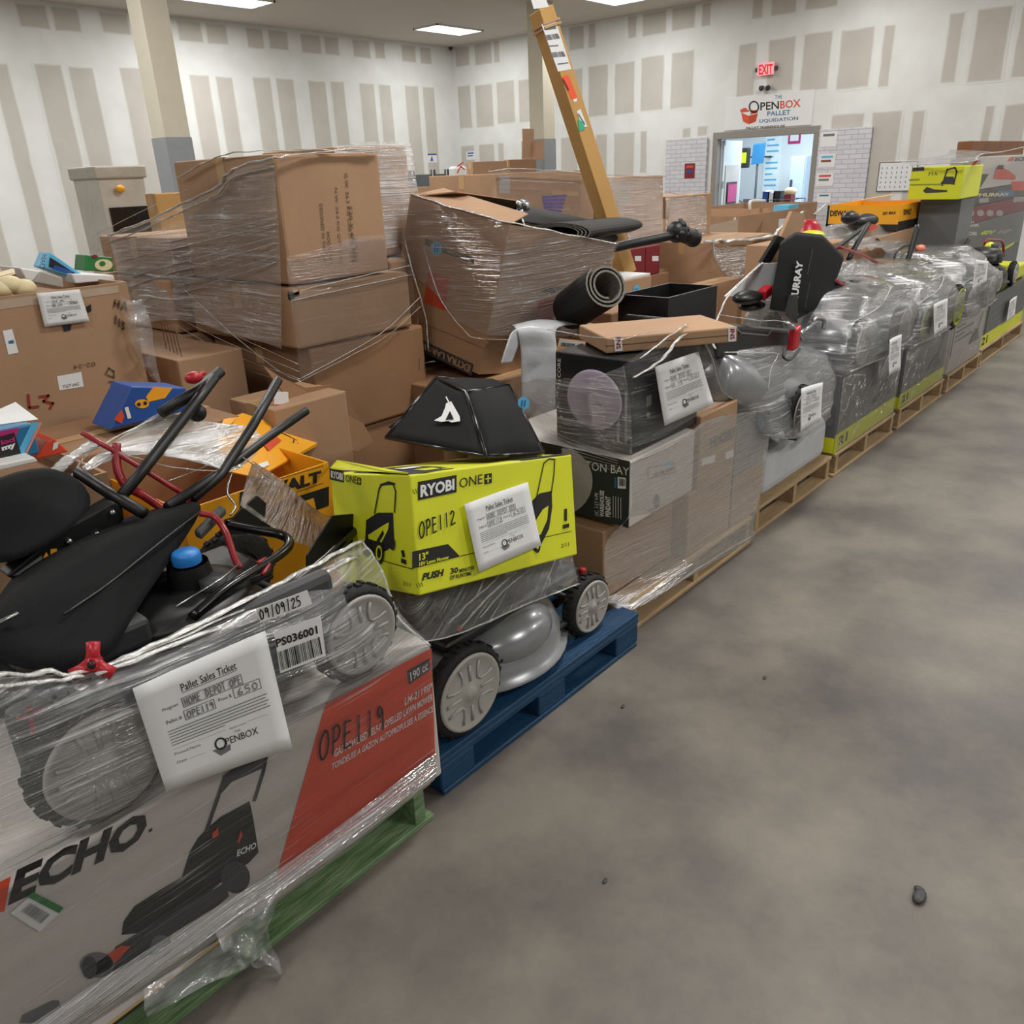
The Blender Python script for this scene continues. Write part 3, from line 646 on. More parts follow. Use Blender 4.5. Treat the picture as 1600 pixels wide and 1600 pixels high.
# desk and wire cart with goods
p = at(1160, 320, x=17.0); mb = MB(); mb.box(16.7, 17.5, p.y - .25, p.y + .3, 0, .02); t = thing('office_desk', (17.1, p.y, 0), 'grey office desk piled with dark things inside the doorway', 'desk')
mb = MB(); mb.box(16.8, 17.4, p.y - .55, p.y + .5, .70, .74); mb.build('top', M['dkgrey'], t, bevel=.005)
for sy in (-.5, .45):
    mb = MB(); mb.box(16.82, 17.38, p.y + sy, p.y + sy + .04, 0, .70); mb.build('side_panel', M['dkgrey'], t)
for k, (dx, dy, c, nm) in enumerate(((.1, .2, 'black', 'black bag slumped on the office desk'), (.2, -.15, 'boxgrey', 'dark box on the office desk right of the black bag'))):
    mb = MB(); mb.ball((16.95 + dx, p.y + dy, .86), .14, sc=(1, 1.3, .85)) if k == 0 else mb.box(16.95, 17.2, p.y + dy - .15, p.y + dy + .12, .74, .98); mb.build('bag' if k == 0 else 'dark_box', M[c], label=nm, cat='bag' if k == 0 else 'box')
c0 = at(1215, 300, x=16.2); t = thing('wire_cart', (16.2, c0.y, 0), 'black wire cart heaped with goods just inside the doorway', 'cart'); mb = MB()
for z in (.35, .75, 1.0):
    for s in (0, 1): mb.tube([(15.9, c0.y - .4 + .8 * s, z), (16.6, c0.y - .4 + .8 * s, z)], .008, seg=5); mb.tube([(15.9 + .7 * s, c0.y - .4, z), (15.9 + .7 * s, c0.y + .4, z)], .008, seg=5)
for k in range(9): mb.tube([(15.9, c0.y - .4 + .1 * k, .75), (15.9, c0.y - .4 + .1 * k, 1.0)], .004, seg=4)
for k in range(9): mb.tube([(15.9, c0.y - .4 + .1 * k, .75), (16.6, c0.y - .4 + .1 * k, .75)], .004, seg=4)
mb.build('basket', M['blacksteel'], t)
for sx in (15.9, 16.6):
    for sy in (-.4, .4): mb = MB(); mb.tube([(sx, c0.y + sy, 0), (sx, c0.y + sy, 1.0)], .01, seg=6); mb.build('leg', M['blacksteel'], t)
rn = random.Random(3)
for k, (c, lab) in enumerate((('white', 'white plush lump topmost on the wire cart'), ('blue', 'blue packet on the wire cart left end'), ('paper', 'white packet standing in the wire cart'), ('boxblack', 'black pack in the wire cart right half'), ('cream', 'cream bundle drooping at the right end of the wire cart'), ('maroon', 'maroon packet upright in the wire cart'))):
    y = c0.y + .3 - .11 * k; z = .96 + rn.random() * .12
    mb = MB()
    if c in ('white', 'cream'): mb.ball((16.25, y - .1, z + .10), .10, sc=(1, 1.2, .8))
    else: mb.box(16.1, 16.3, y - .07, y + .07, .76, z + .12)
    mb.build({'white': 'plush_toy', 'cream': 'plush_toy'}.get(c, 'packet'), M[c], label=lab, cat='toy' if c in ('white', 'cream') else 'packet')

# ================================================================ builders used along the row
def carton(name, label, o, a, b, c, mats, cat='box', group=None, bevel=0.006, tape=False, seam=True):
    o, a, b, c = V(o), V(a), V(b), V(c)
    mb = MB(); mb.hexa(o, a, b, c, 0)
    ob = mb.build(name, mats, label=label, cat=cat, group=group, bevel=bevel, bseg=2)
    front = Face(o, a, c); left = Face(o + b, -b, c); top = Face(o + c, a, b)
    if tape:
        pr = MB(); la, lb, lc = a.length, b.length, c.length
        top.rect(pr, 0, la, lb * .5 - .03, lb * .5 + .03, 0, 1); left.rect(pr, lb * .5 - .03, lb * .5 + .03, lc - .1, lc, 0, 1); front.rect(pr, la * .48, la * .48 + .002, 0, lc, 0, 1) if False else None
        pr.build('packing_tape', M['tape'], ob)
    return ob, front, left, top
def abox(name, label, x0, x1, y0, y1, z0, z1, m='card', yaw=0, cat='box', group=None, tape=True, bevel=0.006):
    c_, s_ = math.cos(math.radians(yaw)), math.sin(math.radians(yaw))
    a = V((c_, s_, 0)) * (x1 - x0); b = V((-s_, c_, 0)) * (y1 - y0)
    return carton(name, label, (x0, y0, z0), a, b, (0, 0, z1 - z0), M[m], cat, group, bevel, tape)

def pallet(label, x0, x1, y0, y1, m, style='stringer', nb=7, raw=False):
    t = thing('pallet', ((x0 + x1) / 2, (y0 + y1) / 2, 0), label, 'pallet', 'pallets along the aisle')
    rn = random.Random(int(x0 * 100)); D = y1 - y0
    def boards(z0, z1, n, w, nm):
        for k in range(n):
            y = y0 + (D - w) * k / (n - 1); j = rn.uniform(-.006, .006)
            mb = MB(); mb.box(x0 + j, x1 + rn.uniform(-.006, .006), y, y + w, z0, z1); mb.build(nm, M['rawpine' if raw and k == 0 and nm == 'deck_board' else m], t, bevel=.003, bseg=1)
    if style == 'stringer':
        boards(.121, .14, nb, .09, 'deck_board'); boards(0.0, .018, 4, .09, 'bottom_board')
        for s in (x0 + .02, (x0 + x1) / 2 - .019, x1 - .058):
            mb = MB(); mb.box(s, s + .038, y0 + .004, y1 - .004, .0185, .1205); mb.build('stringer', M[m], t, bevel=.002, bseg=1)
    else:
        boards(.121, .142, nb, .10, 'deck_board'); boards(0.0, .018, 3, .12, 'bottom_board')
        for s in (x0, (x0 + x1) / 2 - .07, x1 - .14):
            for yy in (y0 + .002, (y0 + y1) / 2 - .06, y1 - .142):
                mb = MB(); mb.box(s, s + .14, yy, yy + .14, .0185, .098); mb.build('block', M[m], t, bevel=.004, bseg=1)
        for yy in (y0, (y0 + y1) / 2 - .05, y1 - .1):
            mb = MB(); mb.box(x0, x1, yy, yy + .1, .0985, .1205); mb.build('stringer_board', M[m], t, bevel=.003, bseg=1)
    return t

def wheel(parent, c, r, w, axis, hub='hub', detail=True, treads=36):
    """tyre (part) with hubcap (sub-part); c is the centre of the outer face, axis points outward"""
    ax = V(axis).normalized(); c = V(c); up = V((0, 0, 1)); rt = up.cross(ax).normalized(); up = ax.cross(rt)
    mb = MB(); prof = [(r * .55, -w), (r * .92, -w), (r, -w * .8), (r, -w * .15), (r * .93, 0), (r * .86, .004), (r * .84, -.006)]
    mb.lathe(prof, c, ax, seg=36, xdir=rt)
    for k in range(treads):
        t = 2 * math.pi * k / treads; d = rt * math.cos(t) + up * math.sin(t); s = ax.cross(d)
        mb.hexa(c + d * (r - .003) - s * .006 - ax * w * (.8 if k % 2 else .55), s * .012, d * .008, ax * w * .38)
    ty = mb.build('wheel', M['rubber'], parent)
    mb = MB(); R = r * .85
    mb.lathe([(0, .012), (R * .16, .012), (R * .2, .006), (R * .86, .003), (R * .93, .010), (R, .008), (R, -.01)], c, ax, seg=36, xdir=rt)
    if detail:
        def P(a, q, e=.006): t = math.radians(a); return c + rt * q * R * math.cos(t) + up * q * R * math.sin(t) + ax * e
        for a in (45, 135, 225, 315):
            mb.tube([P(a - 22, .82), P(a - 20, .6), P(a - 9, .42), P(a + 9, .42), P(a + 20, .6), P(a + 22, .82)], .0045, seg=6)
        for a in (0, 90, 180, 270): mb.tube([P(a, .35), P(a, .78)], .005, seg=6)
    mb.build('hubcap', M[hub], ty)
    return ty

def mower(label, O, yaw, wheels, deck=('silver', .27), eng='black', name='lawn_mower', hub='hub', cat='lawn mower', group=None, dz=.09, handle=None, detail=True, dc=(0, 0), es=1.0):
    """wheels: (along, across, radius, side) from the mower's middle on the surface it stands on"""
    O = V(O); c_, s_ = math.cos(math.radians(yaw)), math.sin(math.radians(yaw))
    u = V((c_, s_, 0)); v = V((-s_, c_, 0)); T = lambda a, b, z: O + u * a + v * b + V((0, 0, z))
    t = thing(name, O, label, cat, group)
    for (a, b, r, s) in wheels: wheel(t, T(a, b, r), r, .05, v * s, hub, detail)
    R = deck[1]; mb = MB()
    mb.lathe([(R + .02, dz - .01), (R + .02, dz), (R, dz + .004), (R - .004, dz + .06), (R - .03, dz + .11), (R - .09, dz + .145), (R - .15, dz + .155), (0, dz + .16)], T(dc[0], dc[1], 0), (0, 0, 1), seg=40, xdir=u, sx=1.12)
    dk = mb.build('deck', M[deck[0]], t)
    for a in (-1, 1):
        mb = MB(); ws = [w_ for w_ in wheels if w_[0] * a > 0]
        if len(ws) == 2: mb.tube([T(ws[0][0], ws[0][1], ws[0][2]), T(ws[1][0], ws[1][1], ws[1][2])], .011, seg=8); mb.build('axle', M['dkgrey'], t)
    mb = MB(); z = dz + .155; mb.lathe([(.15, z), (.155, z + .05 * es), (.15, z + .10 * es), (.12, z + .15 * es), (.05, z + .17 * es), (0, z + .172 * es)], T(.02, 0, 0), (0, 0, 1), seg=24, xdir=u, sx=1.2)
    en = mb.build('engine', M[eng], t)
    mb = MB(); mb.box(-.07, .07, -.05, .05, 0, .06); mb.v = [T(p.x - .15, p.y - .08, p.z + z + .03 * es) for p in mb.v]; mb.build('air_filter', M['dkgrey'], en, bevel=.012)
    mb = MB(); mb.lathe([(0, z + .02 + .17 * es), (.03, z + .02 + .17 * es), (.03, z + .16 * es)], T(.1, -.06, 0), (0, 0, 1), seg=12); mb.build('fuel_cap', M['dkgrey'], en)
    if handle:
        for path, r, nm, mm in handle: mb = MB(); mb.tube(bez(path, 6), r, seg=8); mb.build(nm, M[mm], t)
    return t

def mailer(*a): pass

def ticket(label, q, prog, num, price, y=None, face=None, big=False, name='sales_ticket', curl=0.0, group=None):
    """paper sales ticket; q: its corners in the picture (lower left, lower right, upper right, upper left)"""
    f = face or Face(at(*q[0], y=y), (1, 0, 0), (0, 0, 1))
    P = [f.px(*p, 0) for p in q]
    def B(x, yv, e=0):
        bend = curl * ((2 * x - 1) ** 2 * .6 + (1 - yv) ** 2 * .6)
        return (P[0] * (1 - x) + P[1] * x) * (1 - yv) + (P[3] * (1 - x) + P[2] * x) * yv + f.n * (0.0008 * e + bend)
    mb = MB(); n = 8
    mb.grid([[B(i / n, j / n) for i in range(n + 1)] for j in range(n + 1)])
    o = mb.build(name, M['paper'], label=label, cat='ticket', group=group, solid=.0006, fix=False)
    pr = MB()
    def tx(s, x0, x1, y0, y1, m=0, **k):
        vs, fs, _ = glyphs(s, k.get('bold', 0), k.get('shear', 0)); pr.add([B(x0 + (x1 - x0) * a, y0 + (y1 - y0) * b, 2) for a, b in vs], fs, m)
    def rc(x0, x1, y0, y1, m=0): pr.poly([B(x0, y0, 1.6), B(x1, y0, 1.6), B(x1, y1, 1.6), B(x0, y1, 1.6)], m)
    def fr(x0, x1, y0, y1, w=.004):
        rc(x0, x1, y0, y0 + w); rc(x0, x1, y1 - w, y1); rc(x0, x0 + w, y0, y1); rc(x1 - w, x1, y0, y1)
    tx('Pallet Sales Ticket', .30, .72, .805, .87, bold=.004); rc(.30, .72, .793, .797)
    tx('Program', .14, .25, .70, .735); fr(.28, .74, .67, .755); 
    tx('Pallet #', .14, .25, .585, .62); fr(.27, .50, .56, .645); tx('Price $', .53, .63, .60, .63); fr(.65, .87, .58, .665)
    for k in range(6): rc(.13, .90 - (.35 if k == 5 else 0) - .02 * (k % 2), .52 - .026 * k, .527 - .026 * k, 1)
    tx('Approved', .55, .68, .34, .36, 1); rc(.13, .52, .355, .357, 1); rc(.70, .86, .355, .357, 1)
    tx('Printed Name', .13, .32, .30, .325, 1); tx('Date', .13, .2, .22, .245, 1); rc(.22, .34, .225, .227, 1)
    tx('PENBOX', .50, .76, .225, .285); ring_o, ring_i = arc(.46, .255, .045, .055, n=16), arc(.46, .255, .032, .04, n=16)
    for k in range(16): pr.poly([B(*ring_o[k], 2), B(*ring_o[(k + 1) % 16], 2), B(*ring_i[(k + 1) % 16], 2), B(*ring_i[k], 2)], 0)
    pr.poly([B(.39, .22, 1.6), B(.44, .15, 1.6), B(.52, .17, 1.6), B(.53, .22, 1.6)], 1); tx('THE', .58, .63, .30, .32, 1)
    pr.build('printed_form', [M['ink'], M['inkgrey']], o)
    if prog:
        hw = MB()
        w = 0.0022 if big else 0.0016
        for s, x0, x1, y0, y1 in ((prog, .29, .73, .685, .745), (num, .285, .49, .575, .63), (price, .67, .85, .595, .65)):
            if s: hand(f, hw, s, [B(x0, y0, 3), B(x1, y0, 3), B(x1, y1, 3), B(x0, y1, 3)], w, 0)
        hw.build('handwriting', M['inkgrey'], o)
    return o

def barcode(f, mb, q, m=0, n=26, seed=1, e=2):
    rn = random.Random(seed); P = [f.px(a, b, e) for a, b in q]; x = 0.0
    while x < .97:
        w_ = rn.choice((.012, .02, .035)); 
        mb.poly([P[0].lerp(P[1], x), P[0].lerp(P[1], min(1, x + w_)), P[3].lerp(P[2], min(1, x + w_)), P[3].lerp(P[2], x)], m); x += w_ + rn.choice((.012, .02, .03))

def sticker_round(label, f, cx, cy, rx, ry, group='round blue stickers'):
    mb = MB(); mb.poly([f.px(a, b, 3) for a, b in arc(cx, cy, rx, ry, n=20)]); o = mb.build('round_sticker', M['sky'], label=label, cat='sticker', group=group, solid=.0005, fix=False)
    pr = MB()
    for dx in (-.35, .15): f.pp(pr, [(cx + rx * (dx - .12), cy + ry * .5), (cx + rx * (dx + .12), cy + ry * .6), (cx + rx * (dx + .3), cy - ry * .4), (cx + rx * (dx + .06), cy - ry * .55)], 0, 4)
    pr.build('print', M['teal'], o); return o

# ================================================================ nearest pallet: boxed mower with a wrapped mower on top
M['rawpine'] = mat('raw_pine', 'c9a869', .8, var=.15, scale=6, bump=.3, stretch=(1, 6, 6))
pallet('green painted pallet nearest the camera under the white and orange mower box', -.02, 1.135, 1.365, 2.45, 'woodg', raw=True)
mb = MB()
A1Y = 1.352
o, f, fl_, tp = carton('mower_box', 'large white and orange boxed lawn mower, marked OPE119, nearest the camera', (.0, A1Y, .142), (1.172, 0, 0), (0, .60, 0), (0, 0, .425), M['boxwhite'])
pr = MB(); OR, IK, WH, GY, DG, GN = range(6)
f.pp(pr, [(509, 1099), (674, 1013), (681, 1208), (428, 1382)], OR)
f.pp(pr, [(0, 1378), (17, 1369), (7, 1424), (-8, 1428)], OR)
f.text(pr, 'ECHO', [(12, 1416), (222, 1317), (237, 1262), (27, 1358)], IK, bold=.05, shear=.0)
f.pp(pr, [(232, 1297), (238, 1293), (238, 1298), (233, 1301)], IK)
f.pp(pr, [(636, 1048), (671, 1029), (672, 1047), (639, 1070)], DG, 2)
f.text(pr, '190 cc', [(642, 1065), (669, 1046), (668.5, 1033), (640.5, 1051)], WH, bold=.03, e=3)
f.text(pr, 'LM-2119SP', [(632, 1103), (675, 1078), (675, 1066), (632, 1091)], WH, bold=.02, shear=.15)
f.text(pr, 'GAS-POWERED SELF-PROPELLED LAWN MOWER', [(522, 1184), (676, 1094), (676, 1083), (523, 1171)], WH, bold=.02)
f.text(pr, 'TONDEUSE A GAZON AUTOPROPULSEE A ESSENCE', [(518, 1204), (677, 1112), (677, 1102), (519, 1193)], WH, bold=.02)
# printed picture of the mower
f.pp(pr, [(190, 1461), (193, 1440), (210, 1416), (248, 1392), (284, 1371), (296, 1332), (309, 1310), (322, 1296), (345, 1276), (390, 1252), (396, 1280), (401, 1312), (404, 1332), (389, 1348), (350, 1375), (330, 1392), (290, 1415), (215, 1458)], IK)
f.pp(pr, [(180, 1480), (215, 1458), (290, 1415), (330, 1392), (352, 1378), (358, 1400), (330, 1425), (268, 1462), (258, 1485), (228, 1495), (175, 1525)], DG)
f.pp(pr, arc(152, 1508, 27, 20, n=18), GY, 2); f.pp(pr, arc(140, 1512, 12, 18, n=14), DG, 3)
f.pp(pr, arc(368, 1371, 23, 25, n=18), DG, 2); f.pp(pr, arc(252, 1478, 17, 17, n=14), GY, 2)
f.pp(pr, [(150, 1505), (188, 1478), (205, 1478), (170, 1515), (150, 1525)], OR, 2)
f.line(pr, [(323, 1298), (352, 1213), (362, 1205), (416, 1181), (412, 1205), (398, 1250)], .009, DG); f.line(pr, [(352, 1216), (410, 1192)], .016, DG, 3)
f.pp(pr, [(346, 1240), (356, 1208), (418, 1178), (416, 1198), (362, 1222)], DG, 2)
f.pp(pr, [(331, 1303), (341, 1293), (341, 1305), (333, 1310)], OR, 3); f.pp(pr, [(371, 1315), (377, 1297), (379, 1305), (373, 1318)], OR, 3)
f.text(pr, 'ECHO', [(370, 1339), (400, 1325), (401, 1315), (371, 1328)], WH, bold=.03, e=3)
f.pp(pr, [(30, 1598), (35, 1586), (82, 1563), (92, 1563), (97, 1581), (60, 1600)], GY, 1)
f.rect(pr, .0, .0, 0, 0, GY) if False else None
pr.build('printed_picture', [M['orange'], M['ink'], M['white'], M['inkgrey'], M['dkgrey'], M['green']], o)
hw = MB(); hand(f, hw, 'OPE119', [(497, 1190), (604, 1137), (602, 1100), (499, 1146)], .0052, 0, 5); hw.build('handwriting', M['ink'], o)
lb = MB(); f.pp(lb, [(16, 1427), (62, 1456), (100, 1420), (52, 1396)], 0, 3); f.pp(lb, [(42, 1401), (92, 1427), (100, 1419), (52, 1394)], 1, 4); barcode(f, lb, [(33, 1424), (66, 1444), (80, 1430), (47, 1411)], 2, seed=4, e=5)
lb.build('shipping_label', [M['paper'], M['green'], M['inkgrey']], o)

# wrapped mower lying on that box
A1Z = .569
tA = mower('film-wrapped lawn mower with grey wheels on top of the white and orange box', (.66, 1.66, A1Z), 0, [(-.28, -.29, .125, -1), (.31, -.30, .115, -1), (-.28, .26, .125, 1), (.31, .27, .115, 1)], deck=('dkgrey', .25), eng='black', dz=.06, es=.25,
           handle=[([at(570, 815, y=1.72), at(545, 838, y=1.68), at(500, 880, y=1.62), at(440, 925, y=1.58)], .012, 'side_bracket', 'blacksteel')])
mb = MB(); s = at(565, 808, y=1.75); e = at(480, 880, y=1.6)
mb.prism([at(520, 806, y=1.7), at(556, 803, y=1.7), at(569, 822, y=1.7), at(566, 850, y=1.7), at(480, 895, y=1.7), at(480, 868, y=1.7)], (0, .006, 0)); mb.build('handle_bracket', M['black'], tA)
mb = MB(); mb.prism([at(378, 795, y=1.78), at(402, 775, y=1.78), at(416, 786, y=1.78), at(414, 812, y=1.78), at(385, 835, y=1.78), at(340, 835, y=1.78)], (0, .006, 0)); mb.build('handle_bracket', M['black'], tA)
# chrome-black lower handle loop and its red bail
mb = MB(); mb.tube(bez([at(300, 965, y=1.52), at(360, 915, y=1.55), at(430, 872, y=1.6), at(452, 850, y=1.64), at(440, 836, y=1.68), at(400, 828, y=1.72), at(350, 818, y=1.76)], 6), .012, seg=10); mb.build('lower_handle', M['blacksteel'], tA)
mb = MB(); mb.tube(bez([at(312, 802, y=1.72), at(335, 808, y=1.7), at(352, 830, y=1.66), at(366, 870, y=1.62), at(375, 888, y=1.6)], 6), .008, seg=8)
mb.tube(bez([at(410, 898, y=1.56), at(420, 882, y=1.58), at(415, 874, y=1.6), at(403, 880, y=1.58)], 5), .006, seg=6); mb.build('red_bail', M['red'], tA)
mb = MB(); mb.tube([at(375, 880, y=1.58), at(345, 905, y=1.55), at(275, 948, y=1.52)], .0022, seg=5); mb.build('cable', M['steel'], tA)
# upper handle: black tubes rising behind, red bail rods
hp = [([at(122, 738, y=1.95), at(170, 770, y=1.85), at(225, 802, y=1.75)], .014), ([at(345, 580, y=2.02), at(310, 610, y=2.0), at(252, 645, y=1.98)], .015), ([at(335, 590, y=1.98), at(305, 630, y=1.95), at(235, 720, y=1.88), at(190, 775, y=1.82)], .014),
      ([at(435, 593, y=2.0), at(395, 665, y=1.95), at(345, 742, y=1.88), at(300, 780, y=1.84)], .013), ([at(478, 642, y=2.0), at(420, 682, y=1.95), at(350, 735, y=1.9), at(262, 792, y=1.8)], .013)]
th = thing('folded_handlebar', at(260, 760, y=1.86), 'folded black mower handle with red bail rods sticking up behind the black bags', 'handle')
for p, r in hp: mb = MB(); mb.tube(p, r, seg=10); mb.build('handle_tube', M['black'], th)
mb = MB(); mb.tube([at(128, 676, y=1.98), at(180, 706, y=1.93), at(262, 757, y=1.86), at(293, 776, y=1.84)], .0065, seg=8); mb.build('bail_rod', M['red'], th)
mb = MB(); mb.tube(bez([at(182, 693, y=1.94), at(183, 730, y=1.92), at(196, 758, y=1.9), at(225, 775, y=1.87), at(258, 797, y=1.83)], 6), .011, seg=8); mb.build('bail_lever', M['red'], th)
mb = MB(); mb.tube(bez([at(280, 770, y=1.84), at(292, 772, y=1.83), at(294, 782, y=1.83), at(287, 784, y=1.83)], 5), .006, seg=6); mb.build('clip', M['red'], th)
mb = MB(); mb.tube(bez([at(262, 752, y=1.86), at(300, 738, y=1.9), at(340, 720, y=1.95)], 5), .002, seg=5); mb.tube(bez([at(362, 738, y=1.9), at(355, 770, y=1.88), at(368, 790, y=1.86), at(360, 805, y=1.84)], 5), .003, seg=5); mb.build('cable', M['steel'], th)
p = at(303, 590, y=1.99); mb = MB(); mb.ball(p, .016, sc=(1.6, 1, 1)); mb.tube([p, at(320, 582, y=1.99)], .006, seg=6); mb.build('knob', M['redknob'], th)
mb = MB(); mb.lathe([(0, .01), (.022, .01), (.024, 0), (.0, 0)], at(308, 645, y=1.97), (-.5, -.8, .2), seg=16); mb.build('knob', M['black'], th)
# red three-lobed knob at the wrap's edge
c = at(145, 1037, y=1.36); t = MB(); ax = V((-.45, -.8, .35)).normalized(); rt = V((0, 0, 1)).cross(ax).normalized(); up = ax.cross(rt)
kn = thing('clamp_knob', c, 'red three-lobed knob poking out of the film at the near end', 'knob')
for a in (80, 200, 320):
    d = rt * math.cos(math.radians(a)) + up * math.sin(math.radians(a)); t.tube([c, c + d * .02, c + d * .038], .011, rr=[.014, .011, .012], seg=10)
t.lathe([(0, .012), (.012, .012), (.016, .0), (.016, -.012), (0, -.012)], c, ax, seg=14); t.build('grip', M['redknob'], kn)
t = MB(); t.lathe([(0, .0135), (.007, .0135), (.007, .011)], c, ax, seg=12); t.build('bolt_recess', M['black'], kn)

# black grass bags on that mower
def cloth_bag(name, label, front, back, m='cloth', sub=2, wr=.006, cat='grass bag', lip=None):
    """closed soft bag between two outlines with the same number of points"""
    n = len(front); mb = MB(); F = [V(p) for p in front]; Bk = [V(p) for p in back]
    mid_ = [(a + b) / 2 + (V((0, 0, .012))) for a, b in zip(F, Bk)]
    def fan(R, flip):
        c = sum(R, V((0, 0, 0))) / n; k = len(mb.v); inner = [c.lerp(p, .55) for p in R]
        c = c + (V((-.3, -.7, .5)) * .02 if not flip else V((0, 0, 0)))
        mb.add([c] + inner + R, [(0, 1 + (i + 1) % n, 1 + i) if flip else (0, 1 + i, 1 + (i + 1) % n) for i in range(n)] + [((1 + i, 1 + n + i, 1 + n + (i + 1) % n, 1 + (i + 1) % n) if not flip else (1 + i, 1 + (i + 1) % n, 1 + n + (i + 1) % n, 1 + n + i)) for i in range(n)], 0, True)
    fan(F, False); fan(Bk, True)
    for R1, R2 in ((F, mid_), (mid_, Bk)):
        mb.add(R1 + R2, [(i, (i + 1) % n, n + (i + 1) % n, n + i) for i in range(n)], 0, True)
    o = mb.build(name, M[m], label=label, cat=cat)
    bm = bmesh.new(); bm.from_mesh(o.data); bmesh.ops.remove_doubles(bm, verts=bm.verts, dist=.0005); bmesh.ops.recalc_face_normals(bm, faces=bm.faces)
    cr = bm.edges.layers.float.new('crease_edge')
    fr = {tuple(round(x, 3) for x in (p - o.location)) for p in F}
    for e in bm.edges:
        if all(tuple(round(x, 3) for x in v.co) in fr for v in e.verts): e[cr] = .7
    bm.to_mesh(o.data); bm.free()
    if sub: md = o.modifiers.new('sub', 'SUBSURF'); md.levels = sub; md.render_levels = sub
    else: md = o.modifiers.new('bevel', 'BEVEL'); md.width = .012; md.segments = 3
    return o
q = lambda a, b, y: at(a, b, y=y)
b1 = cloth_bag('grass_bag', 'long black fabric grass bag lying across the nearest wrapped mower', [q(-25, 1050, 1.5), q(-25, 965, 1.56), q(60, 912, 1.62), q(130, 868, 1.66), q(200, 828, 1.70), q(262, 800, 1.74), q(312, 786, 1.78), q(321, 792, 1.78), q(290, 842, 1.72), q(240, 915, 1.62), q(205, 965, 1.55), q(176, 1035, 1.46), q(100, 1050, 1.45)],
               [q(-15, 1040, 1.85), q(-20, 925, 1.9), q(50, 870, 1.92), q(120, 826, 1.95), q(190, 806, 1.95), q(245, 794, 1.93), q(300, 784, 1.9), q(312, 792, 1.9), q(280, 842, 1.88), q(235, 905, 1.86), q(200, 950, 1.84), q(160, 1015, 1.8), q(95, 1035, 1.8)], sub=1)
mb = MB(); mb.tube(bez([q(-5, 975, 1.545), q(10, 967, 1.545), q(25, 960, 1.55), q(28, 957, 1.55)], 3), .004, seg=6); mb.build('zip_pull', M['steel'], b1)
mb = MB(); mb.tube(bez([q(100, 960, 1.545), q(170, 912, 1.60), q(250, 848, 1.67), q(312, 800, 1.755)], 5), .003, seg=6); mb.build('piping', M['black'], b1)
b2 = cloth_bag('grass_bag', 'rounded black fabric grass bag at the left edge behind the long one', [q(-30, 885, 1.75), q(-30, 755, 1.8), q(30, 740, 1.85), q(70, 731, 1.88), q(108, 738, 1.9), q(138, 762, 1.88), q(146, 786, 1.85), q(132, 812, 1.8), q(70, 858, 1.76), q(10, 884, 1.75)],
               [q(-25, 870, 2.05), q(-25, 757, 2.1), q(25, 744, 2.12), q(66, 735, 2.12), q(104, 742, 2.12), q(130, 766, 2.1), q(137, 786, 2.08), q(124, 808, 2.05), q(65, 848, 2.05), q(10, 868, 2.05)], sub=1)
# machine body between the bags: black side plate, warning labels, caps
t = thing('mower_chassis', q(110, 860, 1.8), 'black mower chassis plate with yellow warning labels between the two black bags', 'mower part')
mb = MB(); mb.prism([q(95, 830, 1.8), q(150, 800, 1.8), q(178, 784, 1.8), q(192, 792, 1.8), q(195, 812, 1.8), q(170, 835, 1.8), q(100, 868, 1.8), q(20, 905, 1.8), q(10, 900, 1.8)], (0, .05, 0)); mb.build('plate', M['black'], t, bevel=.004)
fc = Face(q(95, 830, 1.8), (1, 0, 0), (0, 0, 1)); mb = MB()
for k, (a, b) in enumerate(((72, 868), (84, 863), (73, 878), (86, 873))): fc.pp(mb, [(a - 5, b + 4), (a + 5, b + 2), (a + (5 if k == 1 else 0), b - 6), (a - (5 if k == 1 else 0), b - 5)], 0, 2)
fc.pp(mb, [(20, 900), (65, 868), (68, 880), (40, 896)], 1, 2); fc.pp(mb, [(54, 893), (82, 882), (85, 888), (58, 902)], 1, 2); mb.build('warning_label', [M['yellow'], M['inkgrey']], t)
mb = MB()
for a, b in ((176, 801), (152, 835), (108, 846)): mb.ball(q(a, b, 1.795), .007)
mb.build('bolt', M['steel'], t)
t = thing('engine_block', q(320, 880, 1.62), 'black engine with a bright blue fuel cap beside the long black bag', 'engine')
mb = MB(); mb.box(.69, .93, 1.62, 1.85, A1Z + .20, .80); mb.build('cowl', M['black'], t, bevel=.03, bseg=3)
mb = MB(); mb.box(.72, .86, 1.5, 1.62, A1Z + .18, .75); mb.build('air_box', M['dkgrey'], t, bevel=.02, bseg=3)
c = q(290, 866, 1.66); mb = MB(); mb.lathe([(.0, .008), (.026, .008), (.031, .004), (.033, -.008), (.032, -.02)], c, (0, 0, 1), seg=20); mb.build('fuel_cap', mat('cap_blue', '2a7fd0', .4), t, bevel=.003)
mb = MB(); mb.lathe([(.045, -.02), (.05, -.05), (.05, -.09)], c, (0, 0, 1), seg=20); mb.build('fuel_neck', M['black'], t)
mb = MB(); mb.hexa(q(315, 845, 1.68), (.10, .05, .02), (0, .03, 0), (0, 0, .02)); mb.build('pull_handle', M['dkgrey'], t, bevel=.006)
